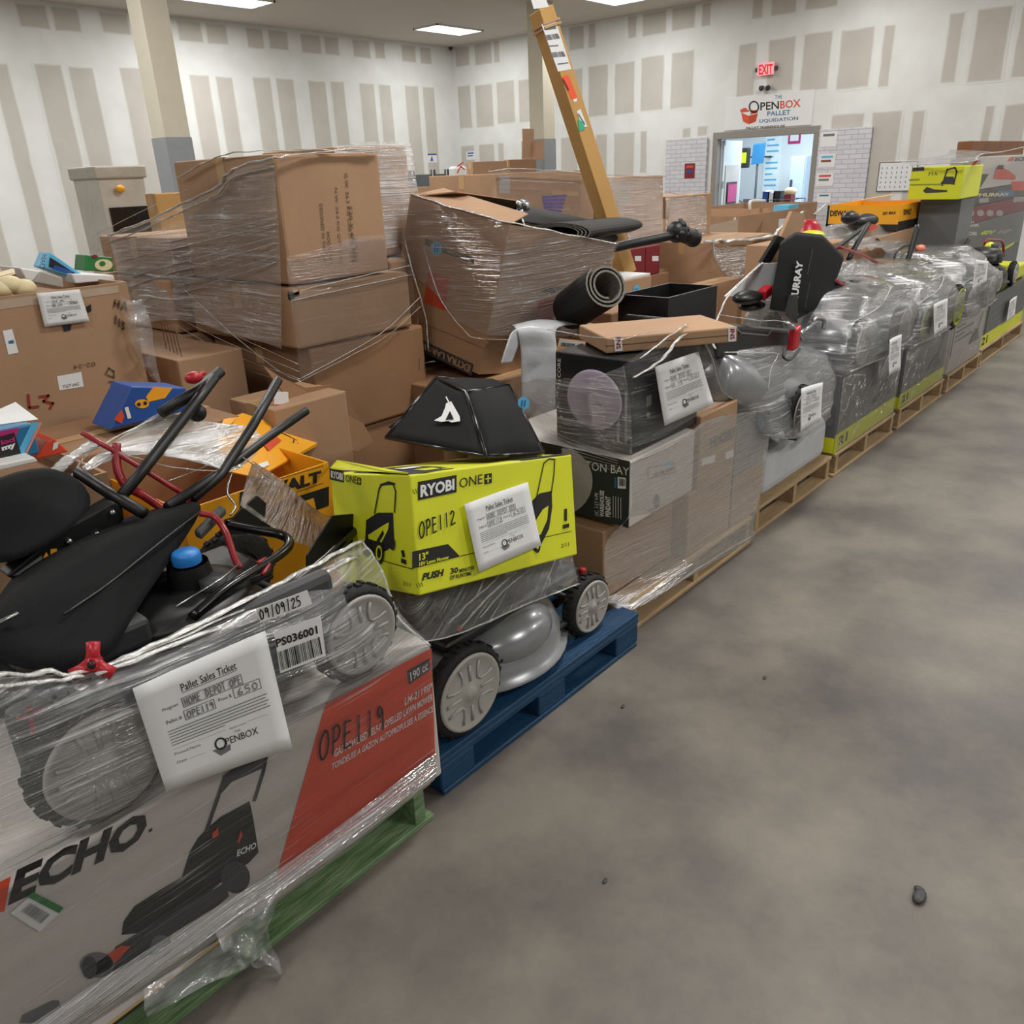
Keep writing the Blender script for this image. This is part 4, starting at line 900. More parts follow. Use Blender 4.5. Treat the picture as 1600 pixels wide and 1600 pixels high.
# deck decal text seen under the film
fc = Face((0, 1.372, .8), (1, 0, 0), (0, 0, 1)); mb = MB(); mb.box(.26, .93, 1.374, 1.42, .70, .865); 
sp = mb.build('mower_side_skirt', M['dkgrey'], tA, bevel=.02)
pr = MB()
for (a, b) in ((88, 1090), (113, 1075), (127, 1068)): fc.line(pr, [(a - 6, b - 12), (a + 2, b + 14)], .008, 0); fc.line(pr, [(a - 10, b + 2), (a + 14, b - 6)], .008, 0)
fc.line(pr, [(45, 1105), (52, 1145)], .008, 1); fc.line(pr, [(30, 1122), (65, 1108)], .008, 1); pr.build('decal', [M['inkgrey'], M['red']], sp)

# film around mower and box
FILMH = film_mat('stretch_film_handles', base=0.45, gain=0.5, lo=0.42, hi=0.66, scl=(3, 60, 45), tint='dcdcd8', bump=0.7, patch=0.8)
FILMT = film_mat('stretch_film_loose', base=0.18, gain=0.5, scl=(9, 9, 22), bump=0.25, fine=0.3)
FILMA = film_mat('stretch_film_layered', base=0.13, gain=0.6, lo=0.52, hi=0.74, fine=0.5, rot=-.08)
rows = [[q(-40, 1062, 1.37), q(60, 1055, 1.37), q(150, 1048, 1.37), q(250, 1005, 1.38), q(400, 932, 1.42), q(480, 890, 1.46), q(566, 846, 1.52)],
        [q(-40, 1120, 1.325), q(60, 1112, 1.325), q(160, 1092, 1.325), q(260, 1040, 1.33), q(400, 975, 1.34), q(500, 925, 1.37), q(596, 885, 1.45)],
        [q(-40, 1215, 1.318), q(50, 1205, 1.318), q(170, 1170, 1.318), q(280, 1120, 1.318), q(410, 1055, 1.318), q(540, 985, 1.325), q(618, 945, 1.40)],
        [q(-40, 1300, 1.325), q(50, 1290, 1.318), q(170, 1250, 1.318), q(290, 1180, 1.322), q(410, 1100, 1.325), q(570, 1045, 1.318), q(640, 975, 1.38)],
        [q(-40, 1405, 1.346), q(60, 1342, 1.344), q(170, 1290, 1.34), q(290, 1215, 1.344), q(420, 1150, 1.344), q(570, 1070, 1.34), q(674, 1008, 1.344)]]
mb = MB(); mb.grid(film_grid(rows, 9, .006, 3)); wrapA = thing('stretch_wrap', (.6, 1.34, .14), 'clear film wrapped around the nearest mower and its white and orange box', 'plastic wrap')
mb.build('film_sheet', FILMA, wrapA)
rows = [[q(674, 1008, 1.346), q(677, 1060, 1.346), q(680, 1140, 1.345), q(681, 1212, 1.345)], [q(520, 1088, 1.345), q(526, 1130, 1.345), q(540, 1220, 1.344), q(548, 1310, 1.343)], [q(300, 1215, 1.345), q(305, 1280, 1.345), q(315, 1380, 1.344), q(318, 1468, 1.343)], [q(60, 1355, 1.346), q(62, 1400, 1.346), q(70, 1500, 1.345), q(75, 1610, 1.344)], [q(-80, 1440, 1.346), q(-80, 1500, 1.346), q(-75, 1600, 1.345), q(-70, 1700, 1.344)]]
mb = MB(); mb.grid(film_grid(rows, 8, .0015, 8, .002)); mb.build('film_sheet', FILMC, wrapA)
mb = MB()   # rolled top edge of the film and a few bunched ropes
film_strand(mb, [q(-40, 1058, 1.36), q(60, 1052, 1.36), q(150, 1046, 1.36), q(250, 1003, 1.37), q(400, 930, 1.41), q(480, 888, 1.45), q(566, 845, 1.52)], .014, 1); film_strand(mb, [q(150, 1054, 1.34), q(270, 1008, 1.35), q(420, 945, 1.385), q(556, 868, 1.47)], .012, 22); film_strand(mb, [q(-40, 1075, 1.33), q(60, 1066, 1.33), q(130, 1056, 1.34)], .012, 23)
film_strand(mb, [q(150, 1046, 1.35), q(260, 1004, 1.365), q(420, 934, 1.40), q(545, 868, 1.48)], .008, 2)
film_strand(mb, [q(566, 846, 1.52), q(590, 880, 1.48), q(610, 930, 1.44), q(625, 968, 1.40), q(672, 1008, 1.345)], .006, 5)
film_strand(mb, [q(-30, 1382, 1.342), q(80, 1322, 1.342), q(140, 1288, 1.342)], .008, 7)
film_strand(mb, [q(-30, 1365, 1.338), q(80, 1308, 1.338), q(135, 1280, 1.338)], .006, 9)
mb.build('film_rope', FILMW, wrapA)
mb = MB()   # film pulled round under the box edge
rows = [[q(681, 1175, 1.342), q(560, 1268, 1.342), q(440, 1355, 1.342), q(300, 1440, 1.342), q(150, 1535, 1.342), q(0, 1630, 1.342)], [q(682, 1212, 1.335), q(560, 1305, 1.333), q(440, 1395, 1.335), q(310, 1478, 1.335), q(170, 1565, 1.335), q(0, 1670, 1.335)], [q(668, 1228, 1.352), q(555, 1318, 1.35), q(440, 1405, 1.35), q(310, 1490, 1.35), q(175, 1580, 1.35), q(0, 1690, 1.35)]]
mb.grid(film_grid(rows, 8, .003, 12, .003)); mb.build('film_hem', FILMD, wrapA)
mb = MB(); mb.grid(film_grid([[q(330, 1455, 1.335), q(375, 1425, 1.335), q(415, 1400, 1.335), q(440, 1380, 1.335)], [q(345, 1480, 1.30), q(380, 1462, 1.33), q(410, 1440, 1.30), q(430, 1420, 1.33)], [q(368, 1500, 1.33), q(388, 1490, 1.29), q(408, 1478, 1.33), q(420, 1462, 1.30)], [q(378, 1512, 1.29), q(398, 1512, 1.32), q(425, 1512, 1.28), q(448, 1522, 1.30)]], 8, .02, 15, .05)); mb.grid(film_grid([[q(225, 1545, 1.335), q(300, 1500, 1.335), q(360, 1462, 1.335)], [q(225, 1575, 1.31), q(300, 1535, 1.325), q(372, 1490, 1.31)], [q(230, 1592, 1.33), q(305, 1552, 1.30), q(384, 1515, 1.32)]], 8, .012, 18, .03)); mb.build('loose_film_tail', FILMT, wrapA)
# film pulled over the handle tops
rows = [[q(118, 738, 1.96), q(165, 700, 1.98), q(215, 665, 2.0), q(252, 642, 2.0)], [q(150, 730, 1.93), q(200, 705, 1.95), q(260, 672, 1.99), q(300, 655, 2.0)], [q(190, 705, 1.92), q(250, 710, 1.92), q(310, 690, 1.95), q(350, 662, 2.0)], [q(260, 712, 1.9), q(310, 720, 1.9), q(360, 705, 1.93), q(395, 668, 1.98)], [q(320, 722, 1.88), q(362, 736, 1.88), q(395, 715, 1.92), q(412, 690, 1.95)]]
mb = MB(); mb.grid(film_grid(rows, 8, .005, 31, .006)); w2 = mb.build('stretch_wrap', FILMH, label='milky film pulled tight over the black mower handles', cat='plastic wrap', fix=False)
mb = MB(); film_strand(mb, [q(85, 740, 1.93), q(110, 715, 1.95), q(150, 690, 1.97)], .022, 33); film_strand(mb, [q(380, 715, 1.9), q(440, 760, 1.95), q(505, 812, 1.95)], .005, 35); film_strand(mb, [q(110, 745, 1.95), q(150, 700, 1.97), q(250, 650, 2.0)], .006, 36); film_strand(mb, [q(180, 705, 1.94), q(270, 730, 1.9), q(362, 737, 1.88)], .005, 38); mb.build('film_rope', FILMW, w2)
rows = [[q(395, 720, 1.95), q(440, 750, 1.97), q(500, 800, 1.97), q(548, 815, 1.9)], [q(385, 750, 1.85), q(430, 785, 1.86), q(490, 820, 1.84), q(540, 830, 1.8)], [q(375, 790, 1.76), q(420, 820, 1.76), q(470, 850, 1.72), q(520, 855, 1.7)]]
mb = MB(); mb.grid(film_grid(rows, 8, .002, 41, .004)); mb.build('film_sheet', FILM, w2)

ticket('large sales ticket priced 650 on the nearest wrapped mower', [(258, 1236), (455, 1168), (413, 985), (206, 1075)], 'HOME DEPOT OPE', 'OPE119', '650', y=1.308, big=True, curl=.004)
f = Face(q(430, 1050, 1.306), (1, 0, 0), (0, 0, 1))
def label_sheet(label, q4, f):
    mb = MB(); mb.poly([f.px(a, b, 0) for a, b in q4]); return mb.build('barcode_label', M['paper'], label=label, cat='label', solid=.0006, fix=False)
o = label_sheet('white barcode label PS036001 on the nearest film wrap', [(438, 1052), (509, 1025), (501, 962), (428, 988)], f)
pr = MB(); f.text(pr, 'PS036001', [(432, 1012), (497, 990), (495, 977), (430, 999)], 0, bold=.03); barcode(f, pr, [(440, 1048), (504, 1022), (499, 995), (435, 1019)], 0, seed=8); pr.build('printed_barcode', M['ink'], o)
o = label_sheet('white strip with the handwritten date 09/09/25 above the barcode label', [(407, 973), (488, 944), (480, 922), (400, 952)], f)
hw = MB(); hand(f, hw, '09/09/25', [(406, 969), (472, 946), (469, 931), (403, 954)], .0028); hand(f, hw, '+ 3', [(445, 981), (482, 968), (480, 958), (443, 971)], .0022) if False else None; hw.build('handwriting', M['ink'], o)

# ================================================================ blue pallet: bare mower, yellow-green box, black grass catcher
def along(P, d, px, py):
    """how far along P + d*t the picture point's line of sight passes nearest"""
    r = ray(px, py).normalized(); d = d.normalized(); w0 = P - EYE; b = d.dot(r)
    return (b * r.dot(w0) - d.dot(w0)) / (1 - b * b)
def open_carton(name, label, o, a, b, c, m, cat='box', group=None, th=.006, flaps=(), inner=None):
    o, a, b, c = V(o), V(a), V(b), V(c); ua, ub = a.normalized() * th, b.normalized() * th
    mb = MB(); mb.hexa(o, a, ub, c); mb.hexa(o + b - ub, a, ub, c); mb.hexa(o + ub, ua, b - ub * 2, c); mb.hexa(o + a - ua + ub, ua, b - ub * 2, c); mb.hexa(o + ua + ub, a - ua * 2, b - ub * 2, c.normalized() * th)
    ob = mb.build(name, m, label=label, cat=cat, group=group)
    for fl in flaps:
        mb = MB(); n = (fl[1] - fl[0]).cross(fl[2] - fl[0]).normalized() * .005; mb.prism(fl, n); mb.build('flap', m, ob)
    return ob, Face(o, a, c), Face(o + b, -b, c)

BX0, BX1 = 1.215, 2.245
pallet('blue painted pallet under the silver-wheeled mower', BX0, BX1, 1.405, 2.5, 'woodb', 'block')
m2 = mower('bare lawn mower with grey wheels and silver deck on the blue pallet', (1.68, 1.70, .143), 0, [(-.325, -.29, .142, -1), (.335, -.245, .112, -1), (-.325, .29, .142, 1), (.335, .245, .112, 1)], deck=('silver', .265), eng='black', dz=.05, dc=(.0, -.02))
mb = MB()   # side chute bulge of the deck
c = V((1.665, 1.555, .29)); mb.ball(c, .15, nu=28, nv=14, sc=(1.25, .95, .62)); o = mb.build('side_chute', M['silver'], m2)
mb = MB(); mb.box(1.36, 2.02, 1.50, 1.92, .36, .40); mb.build('upper_shroud', M['black'], m2, bevel=.02, bseg=3)
mb = MB(); mb.tube(bez([at(780, 1030, y=1.46), at(830, 1010, y=1.47), at(880, 975, y=1.48), at(905, 950, y=1.5)], 5), .012, seg=8); mb.build('height_lever', M['black'], m2)
mb = MB(); p = at(908, 905, y=1.5); mb.tube(bez([p + V((-.05, 0, -.03)), p, p + V((.01, 0, .04))], 4), .012, seg=8); mb.build('red_lever', M['redknob'], m2)
mb = MB(); mb.tube([at(716, 985, y=1.42), at(720, 978, y=1.42)], .007, seg=6); mb.build('red_lever', M['redknob'], m2)

P = at(640, 742, y=1.46)
da = ray(2093, 556).normalized(); db = ray(-30, 700).normalized(); db = (db - da * db.dot(da)).normalized(); dc_ = da.cross(db)
if dc_.z < 0: dc_ = -dc_
la, lb, lc = along(P, da, 893, 708), along(P, db, 515, 735), -along(P, dc_, 647, 932)
RO = P - dc_ * lc
ry, f, fl_, tp = carton('mower_box', 'yellow-green boxed mower, marked OPE112, on top of the silver-decked mower', RO, da * la, db * max(lb, .3), dc_ * lc, M['lime'], bevel=.005)
pr = MB(); K, WH, LM, OL = 0, 1, 2, 3
f.pp(pr, [(653, 782), (713.5, 769), (713.5, 742), (653, 753)], K)
f.text(pr, 'RYOBI', [(657, 777.5), (710, 765.5), (710, 747.5), (657, 758)], WH, bold=.04, e=2)
f.text(pr, 'ONE', [(718, 763), (754, 755.5), (754, 740.5), (718, 747.5)], K)
f.pp(pr, [(757, 757), (768.5, 754.5), (768.5, 739), (757, 741)], K); f.pp(pr, [(761.6, 754), (763.8, 753.6), (763.8, 742), (761.6, 742.4)], LM, 2); f.pp(pr, [(758.5, 749.6), (767, 748), (767, 746), (758.5, 747.6)], LM, 2)
f.pp(pr, [(644, 889), (719, 869.5), (700, 850), (644, 862)], K)
f.text(pr, '13"', [(655, 876.5), (670, 872.5), (669, 861.5), (655, 865)], LM, bold=.03); f.text(pr, '18V Lawn Mower', [(655, 885), (702, 873), (701, 867.5), (655, 878.5)], LM, bold=.03)
f.line(pr, [(719, 869), (893, 830)], .002, K)
f.text(pr, 'PUSH', [(659, 908), (694, 899.5), (694, 888.5), (660, 896)], K, bold=.05, shear=.2)
f.text(pr, '30', [(704, 897.5), (716, 894.5), (716, 885.5), (704, 888)], K, bold=.03); f.text(pr, 'MINUTES', [(718, 895), (741, 889.5), (741, 884), (718, 889)], K, bold=.03); f.text(pr, 'OF RUNTIME', [(703, 906.5), (737, 898.5), (737, 892.5), (703, 899.5)], K, bold=.03)
f.line(pr, [(836, 790), (850, 724), (858, 717), (867, 718), (866, 740), (861, 775)], .004, K)
f.pp(pr, [(832, 782), (843, 771), (862, 767), (863, 792), (858, 826), (846, 850), (836, 862), (828, 850)], K); f.pp(pr, [(836, 815), (848, 796), (857, 790), (855, 812), (845, 835), (838, 838)], LM, 2); f.pp(pr, arc(840, 850, 5, 14), K, 3); f.pp(pr, arc(840, 850, 2.5, 8), LM, 4)
f.line(pr, [(884, 797), (884, 812)], .012, K); f.line(pr, [(881, 823), (888, 821)], .012, K); f.text(pr, '2/11', [(877, 856), (889, 853), (889, 847), (877, 850)], K)
for k in range(3): f.line(pr, [(645 + 4 * k, 765 - k), (648 + 4 * k, 772 - k)], .002, K); f.line(pr, [(650 + 4 * k, 912 - k), (653 + 4 * k, 918 - k)], .002, K)
g = fl_
g.pp(pr, [(515, 749), (537, 754), (537, 736), (515, 732)], K); g.text(pr, 'RYOBI', [(517, 746.5), (535.5, 751), (535.5, 739), (517, 735)], WH, bold=.04); g.text(pr, 'ONE', [(540, 752.5), (557, 756), (557, 744.5), (540, 741.5)], K)
g.pp(pr, [(558, 757), (564, 758), (564, 747), (558, 746)], K); g.pp(pr, [(560.4, 756), (561.6, 756.2), (561.6, 748), (560.4, 747.8)], LM, 2); g.pp(pr, [(558.7, 752.6), (563.4, 753.4), (563.4, 752), (558.7, 751.2)], LM, 2)
g.line(pr, [(585, 802), (592, 764), (596, 757), (608, 756), (614, 756)], .005, K); g.line(pr, [(614, 756), (618, 768), (616, 800)], .005, K); g.line(pr, [(594, 758), (607, 753), (617, 756)], .004, K)
g.pp(pr, [(572, 813), (590, 801), (614, 801), (616, 853), (600, 862), (578, 866), (570, 853)], K); g.pp(pr, [(575, 836), (600, 820), (608, 816), (606, 828), (596, 848), (576, 842)], LM, 2); g.pp(pr, [(588, 845), (598, 828), (600, 834), (592, 848)], K, 3)
g.pp(pr, arc(592, 864, 8, 18), K, 3); g.pp(pr, arc(592, 864, 5, 12), LM, 4); g.pp(pr, arc(592, 864, 3, 8), K, 5); g.pp(pr, arc(573, 856, 8, 13), K, 3); g.pp(pr, arc(613, 850, 4, 10), K, 3)
g.line(pr, [(570, 868), (644, 889)], .002, K); g.line(pr, [(629, 862), (630, 868)], .012, K); g.line(pr, [(628, 876), (633, 878)], .012, K); g.text(pr, '3/11', [(630, 914), (641, 917), (641, 911), (630, 908)], K)
t_ = tp
t_.pu(pr, [(.0, .01), (.05, .0), (.16, .015), (.20, .12), (.24, .30), (.12, .33), (.03, .30)], K, 1)
t_.pu(pr, [(.03, .20), (.10, .20), (.10, .28), (.04, .28)], LM, 2); t_.pu(pr, [(.11, .17), (.18, .17), (.19, .23), (.12, .23)], WH, 3); t_.pu(pr, [(.09, .05), (.14, .05), (.17, .12), (.11, .13)], LM, 2); t_.pu(pr, arc(.15, .03, .015, .02), LM, 2)
t_.pu(pr, [(.40, .0), (.61, .0), (.61, .05), (.40, .05)], K, 1)
pr.build('printed_graphics', [M['ink'], M['paper'], M['lime'], M['limedk']], ry)
hw = MB(); hand(f, hw, 'OPE112', [(655, 842), (713, 817), (711, 797), (654, 817)], .0042, 0, 4); hw.build('handwriting', M['ink'], ry)
mb = MB(); A_, B_ = tp.px(516, 733, 1), tp.px(638, 741, 1); up = dc_ * .045
mb.prism([A_, B_, B_ + db * .10 + up * .1, A_ + db * .05 + da * .06 + up * .45], dc_ * .004); mb.build('flap', M['lime'], ry)
ticket('sales ticket marked OPE112, taped across the yellow-green box', [(746, 894), (843, 852), (823, 753), (724, 788)], 'HOME DEPOT OPE', 'OPE112', '650', face=Face(f.o + f.n * .012, f.u, f.v), big=False, curl=.006)

# film around box and mower
q = lambda a, b, y: at(a, b, y=y)
rows = [[q(600, 925, 1.62), q(650, 925, 1.46), q(720, 912, 1.44), q(800, 890, 1.43), q(895, 862, 1.44)], [q(600, 965, 1.58), q(650, 962, 1.44), q(720, 945, 1.42), q(800, 915, 1.41), q(898, 885, 1.43)], [q(610, 1004, 1.52), q(660, 1003, 1.42), q(730, 985, 1.40), q(820, 945, 1.395), q(905, 912, 1.42)]]
wB = thing('stretch_wrap', (1.7, 1.42, .3), 'clear film stretched from the yellow-green box down over the bare mower', 'plastic wrap')
mb = MB(); mb.grid(film_grid(rows, 9, .006, 51, .01)); mb.build('film_sheet', FILMR, wB)
mb = MB(); film_strand(mb, rows[2], .006, 52); film_strand(mb, [q(700, 975, 1.42), q(735, 940, 1.42), q(775, 905, 1.43), q(790, 880, 1.44)], .005, 53); film_strand(mb, [q(720, 980, 1.41), q(765, 930, 1.42), q(810, 890, 1.43)], .006, 54); film_strand(mb, [q(750, 965, 1.41), q(790, 920, 1.42), q(840, 880, 1.43)], .004, 55)
mb.build('film_rope', FILMW, wB)

# black grass catcher on the yellow-green box
A_, B_, C_, D_, E_, F_ = q(682, 590, 1.95), q(603, 684, 1.92), q(760, 714, 1.49), q(728, 613, 1.72), q(795, 602, 1.95), q(849, 707, 1.47)
pl_ = Face(B_, C_ - B_, A_ - B_); D_ = pl_.px(728, 613, 0)
t = thing('grass_catcher', tp.px(740, 700, 2), 'black fabric grass catcher with a white emblem on the yellow-green box', 'grass bag')
def panel(name, P, m='cloth', n=8, sag=.02, mats=None):
    """four-sided cloth panel that sags a little"""
    nrm = (P[1] - P[0]).cross(P[3] - P[0]).normalized(); mb = MB()
    mb.grid([[(P[0] * (1 - i / n) + P[1] * i / n) * (1 - j / n) + (P[3] * (1 - i / n) + P[2] * i / n) * j / n + nrm * (sag * math.sin(math.pi * i / n) * math.sin(math.pi * j / n) + .004 * noise.noise(V((i * .6, j * .6, sag * 90)))) for i in range(n + 1)] for j in range(n + 1)])
    return mb.build(name, M[m], t, solid=.003, fix=False)
pf = panel('front_panel', [B_, C_, D_, A_], sag=0); panel('side_panel', [C_, F_, E_, D_], sag=.05); panel('top_panel', [A_, D_, E_, q(770, 592, 2.05)], sag=.01); panel('back_panel', [q(846, 700, 1.60), B_ + V((.08, .08, .0)), q(700, 600, 2.1), E_], sag=0.02); panel('bottom_panel', [C_, F_, q(846, 700, 1.60), B_], sag=0)
fr_ = [([A_, B_], .006), ([A_, D_, C_], .007), ([D_, E_, F_], .006), ([C_, F_], .006), ([B_, C_], .005), ([A_, E_], .005)]
for p, r in fr_: mb = MB(); mb.tube(p, r, seg=8); mb.build('frame_rod', M['blacksteel'], t)
fc = Face(B_, C_ - B_, A_ - B_, (C_ - B_).cross(A_ - B_).dot(EYE - B_) < 0); fc.o = fc.o + fc.n * .008
pr = MB(); e = 1
fc.pp(pr, [(691, 655), (697, 630), (705, 627), (718, 650), (719, 658), (706, 660)], 0, e); fc.pp(pr, [(678, 657), (690, 650), (694, 640), (700, 634), (708, 646), (706, 657), (690, 659)], 0, e + 1); fc.pp(pr, [(696, 656), (703, 642), (709, 655)], 1, e + 2); fc.line(pr, [(697, 620), (703, 632)], .004, 0, e)
pr.build('emblem', [M['paper'], M['cloth']], pf)
sf = Face(q(820, 630, 1.76), (1, 0, 0), (0, 0, 1)); sticker_round('round blue sticker hanging behind the black grass catcher', sf, 818, 630, 9, 10)

# open yellow tool box behind
DWY = 2.06; dx0, dx1 = .93, at(513, 722, y=DWY).x; dz = at(513, 722, y=DWY).z
q = lambda a, b, y: at(a, b, y=y)
dw, f, fl_ = open_carton('tool_box', 'open yellow cardboard tool box with black band left of the yellow-green box', (dx0, DWY, .38), (dx1 - dx0, 0, 0), (0, .5, 0), (0, 0, dz - .38), M['yellow'],
    flaps=[[q(402, 746, 2.10), q(352, 735, 2.15), q(340, 690, 2.25), q(378, 645, 2.5), q(506, 686, 2.5), q(495, 697, 2.45)], [q(350, 735, 2.4), q(340, 680, 2.4), q(352, 655, 2.5), q(380, 646, 2.52), q(370, 700, 2.45)]])
pr = MB(); f.text(pr, 'DEWALT', [(375, 795), (502, 752.5), (502, 735), (375, 769)], 0, bold=.05); f.pp(pr, [(350, 812), (514, 760), (514, 790), (350, 850)], 0); f.pp(pr, [(440, 796), (490, 778), (495, 800), (470, 815), (440, 822)], 1, 2)
f.line(pr, [(380, 765), (505, 728)], .002, 0); f.line(pr, [(380, 798), (505, 755)], .002, 0); pr.build('printed_band', [M['ink'], M['yellow']], dw)
fc = Face(q(402, 746, 2.10), q(495, 697, 2.45) - q(402, 746, 2.10), q(378, 645, 2.5) - q(402, 746, 2.10))
if fc.n.dot(EYE - fc.o) < 0: fc.n = -fc.n
pr = MB(); fc.line(pr, [(425, 668), (468, 690)], .008, 0, 6); fc.line(pr, [(440, 664), (482, 684)], .006, 0, 6); fc.pp(pr, [(412, 694), (432, 682), (440, 688), (420, 704)], 1, 6); fc.pp(pr, [(401, 726), (418, 720), (421, 726), (404, 734)], 2, 6); fc.text(pr, '10', [(457, 692), (472, 696), (474, 690), (459, 686)], 0, e=6); pr.build('printed_band', [M['ink'], M['orange'], M['paper']], dw)
mb = MB(); mb.prism([q(411, 571, 2.55), q(440, 590, 2.55), q(478, 606, 2.55), q(520, 601, 2.55), q(545, 632, 2.55), q(568, 662, 2.55), q(584, 690, 2.55), q(560, 705, 2.53), q(520, 694, 2.52), q(480, 660, 2.53), q(450, 625, 2.54)], (0, .006, 0)); mb.build('cardboard_flap', M['card2'], label='loose brown cardboard flap standing behind the open yellow tool box', cat='cardboard')
mb = MB(); mb.hexa(q(430, 645, 2.5), q(452, 645, 2.5) - q(430, 645, 2.5), (0, .004, 0), q(428, 612, 2.5) - q(430, 645, 2.5)); o = mb.build('paper_leaflet', M['paper'], label='white and orange leaflet wedged behind the open yellow tool box', cat='leaflet'); 
mb = MB(); mb.hexa(q(431, 643, 2.49), q(450, 643, 2.49) - q(431, 643, 2.49), (0, .003, 0), q(430, 632, 2.49) - q(431, 643, 2.49)); mb.build('print', M['orange'], o)
# a mailing sack and steel hub lying under the yellow flap
# ================================================================ wood pallet with white and black cartons
pallet('bare wood pallet under the white and black ceiling-light cartons', 2.285, 3.325, 1.47, 2.6, 'woodp')
G3 = 'brown cartons on the wood pallet'
o, f, fl_, tp = abox('cardboard_box', 'wide brown carton at the near corner of the bare wood pallet', 2.235, 2.735, 1.56, 2.3, .142, .43, 'card', group=G3)
o, f, fl_, tp = abox('cardboard_box', 'brown carton in the lower middle of the wood pallet under the HDK carton', 2.74, 3.12, 1.492, 2.1, .142, .43, 'card', group=G3)
pr = MB(); f.pp(pr, [(1108, 762), (1130, 742), (1147, 738), (1128, 756), (1112, 768)], 0, 2); pr.build('torn_patch', M['card2'], o)
o, f, fl_, tp = abox('cardboard_box', 'brown carton handwritten HDK on the wood pallet beside the sales ticket', 2.80, 3.12, 1.488, 2.0, .433, .745, 'card', group=G3)
pr = MB(); f.text(pr, 'HDKSIRY', [(1110, 701), (1150, 682), (1150, 666), (1110, 685)], 0, bold=.06, e=4); pr.build('printed_lettering', M['ink'], o); pr = MB(); f.pp(pr, [(1096, 728), (1117, 722), (1118, 710), (1097, 717)], 1); f.pp(pr, [(1134, 718), (1146, 714), (1146, 702), (1134, 707)], 1); f.text(pr, '031', [(1130, 728), (1146, 722), (1146, 717), (1130, 722)], 2); f.pp(pr, [(1110, 664), (1132, 655), (1132, 650), (1110, 658)], 3); pr.build('shipping_label', [M['ink'], M['paper'], M['inkbrown'], M['tapeclear']], o)
o, f, fl_, tp = abox('cardboard_box', 'grey-printed carton with a line drawing at the far end of the wood pallet', 3.13, 3.43, 1.492, 2.3, .142, .625, 'boxgrey', group=G3)
mb = MB(); mb.box(3.129, 3.431, 1.489, 1.4935, .142, .38); mb.build('lower_half', M['card'], o)
pr = MB(); f.pp(pr, [(1168, 716), (1200, 700), (1203, 652), (1168, 664)], 0); f.line(pr, [(1170, 712), (1186, 690), (1202, 678)], .006, 1); f.line(pr, [(1172, 676), (1186, 690)], .008, 1); f.line(pr, [(1158, 680), (1178, 678)], .008, 1, 3); pr.build('printed_drawing', [M['inkgrey'], M['dkgrey']], o)
sticker_round('round blue sticker on the grey-printed carton', f, 1189, 660, 4.5, 10)
# lamp carton
hb, f, g, tp = abox('lamp_carton', 'white-fronted lamp carton with dark green lettered side on the wood pallet', 2.275, 2.735, 1.475, 2.12, .455, .712, 'boxwhite', tape=False)
pr = MB(); L_, H_ = g.o, .257
g.rect(pr, .0, .645, 0, H_, 0)
g.text(pr, 'HAMPTON BAY', [(876, 728.5), (983, 743), (983, 731), (876, 714)], 1, e=2)
P0 = g.px(985, 722, 1)
g.pp(pr, arc(878, 752, 48, 52, -90, 90, 14), 2, 3)
g.text(pr, 'LIC. 3-LT 4-PK', [(935, 806), (935, 770), (929, 769), (929, 805)], 1, e=2); g.text(pr, 'WAREHOUSE', [(944, 808), (944, 767), (937, 766), (937, 807)], 1, bold=.03, e=2); g.text(pr, 'PENDANT', [(954, 808), (954, 776), (946, 775), (946, 807)], 1, bold=.03, e=2)
for k in range(4): g.line(pr, [(958 + 4 * k, 808 + k), (958 + 4 * k, 775 + k)], .002, 1)
g.pp(pr, [(965, 763), (978, 764), (978, 747), (965, 745)], 1, 3); barcode(g, pr, [(967, 759), (977, 760), (977, 749), (967, 747)], 0, n=8, seed=2, e=4); g.pp(pr, [(960, 762), (963, 762), (963, 746), (960, 746)], 3, 3)
f.pp(pr, [(1012, 749), (1055, 738), (1055, 722), (1012, 731)], 4, 1); f.pp(pr, [(1013, 747.5), (1054, 737), (1054, 723), (1013, 732)], 5, 2); f.text(pr, 'ALD 806 WH07', [(1020, 745), (1053, 735), (1053, 729), (1020, 739)], 4, bold=.03, e=3); f.pp(pr, arc(1044, 727, 8, 5, 180, 360, 10), 6, 3); f.pp(pr, arc(1026, 783, 5, 11), 7, 2)
pr.build('printed_sides', [M['boxgreen'], M['white'], M['hub'], M['teal'], M['dkgrey'], M['boxwhite'], M['sky'], M['inkgrey']], hb)
bk = at(868, 600, x=2.325).y
bb, f, g, tp = abox('black_carton', 'tall black wrapped carton with an oval lavender cushion on its side', 2.325, 2.80, 1.505, min(bk, 2.15), .714, 1.055, 'boxblack', tape=False)
pr = MB(); g.text(pr, 'CORE', [(876, 590), (876, 560), (871, 560), (871, 590)], 0, e=2); g.line(pr, [(966, 610), (966, 690)], .012, 1); g.line(pr, [(978, 612), (978, 692)], .010, 1); f.pp(pr, [(1010, 636), (1018, 632), (1018, 616), (1010, 620)], 2); f.pp(pr, arc(1013, 648, 3, 5), 2); pr.build('printed_marks', [M['white'], M['inkgrey'], M['hub']], bb)
c = g.px(928, 625, 12); mb = MB(); mb.ball(c, .105, nu=24, nv=14, sc=(.13, 1.15, 1.05)); mb.build('oval_cushion', M['lav'], label='oval lavender cushion held under the film against the black carton', cat='cushion')
fz = 1.062; Pc, Pr, Pl = at(947, 553, z=fz), at(1152, 534, z=fz), at(850, 540, z=fz)
fa, fb_ = Pr - Pc, Pl - Pc; fb_ = fb_ - fa.normalized() * fb_.dot(fa.normalized())
fb_ = fb_.normalized() * max(fb_.length, .3)
fbx, f, g, tp = carton('flat_carton', 'flat brown carton with a yellow label lying on the black carton', Pc, fa, fb_, (0, 0, .055), M['card'], tape=False)
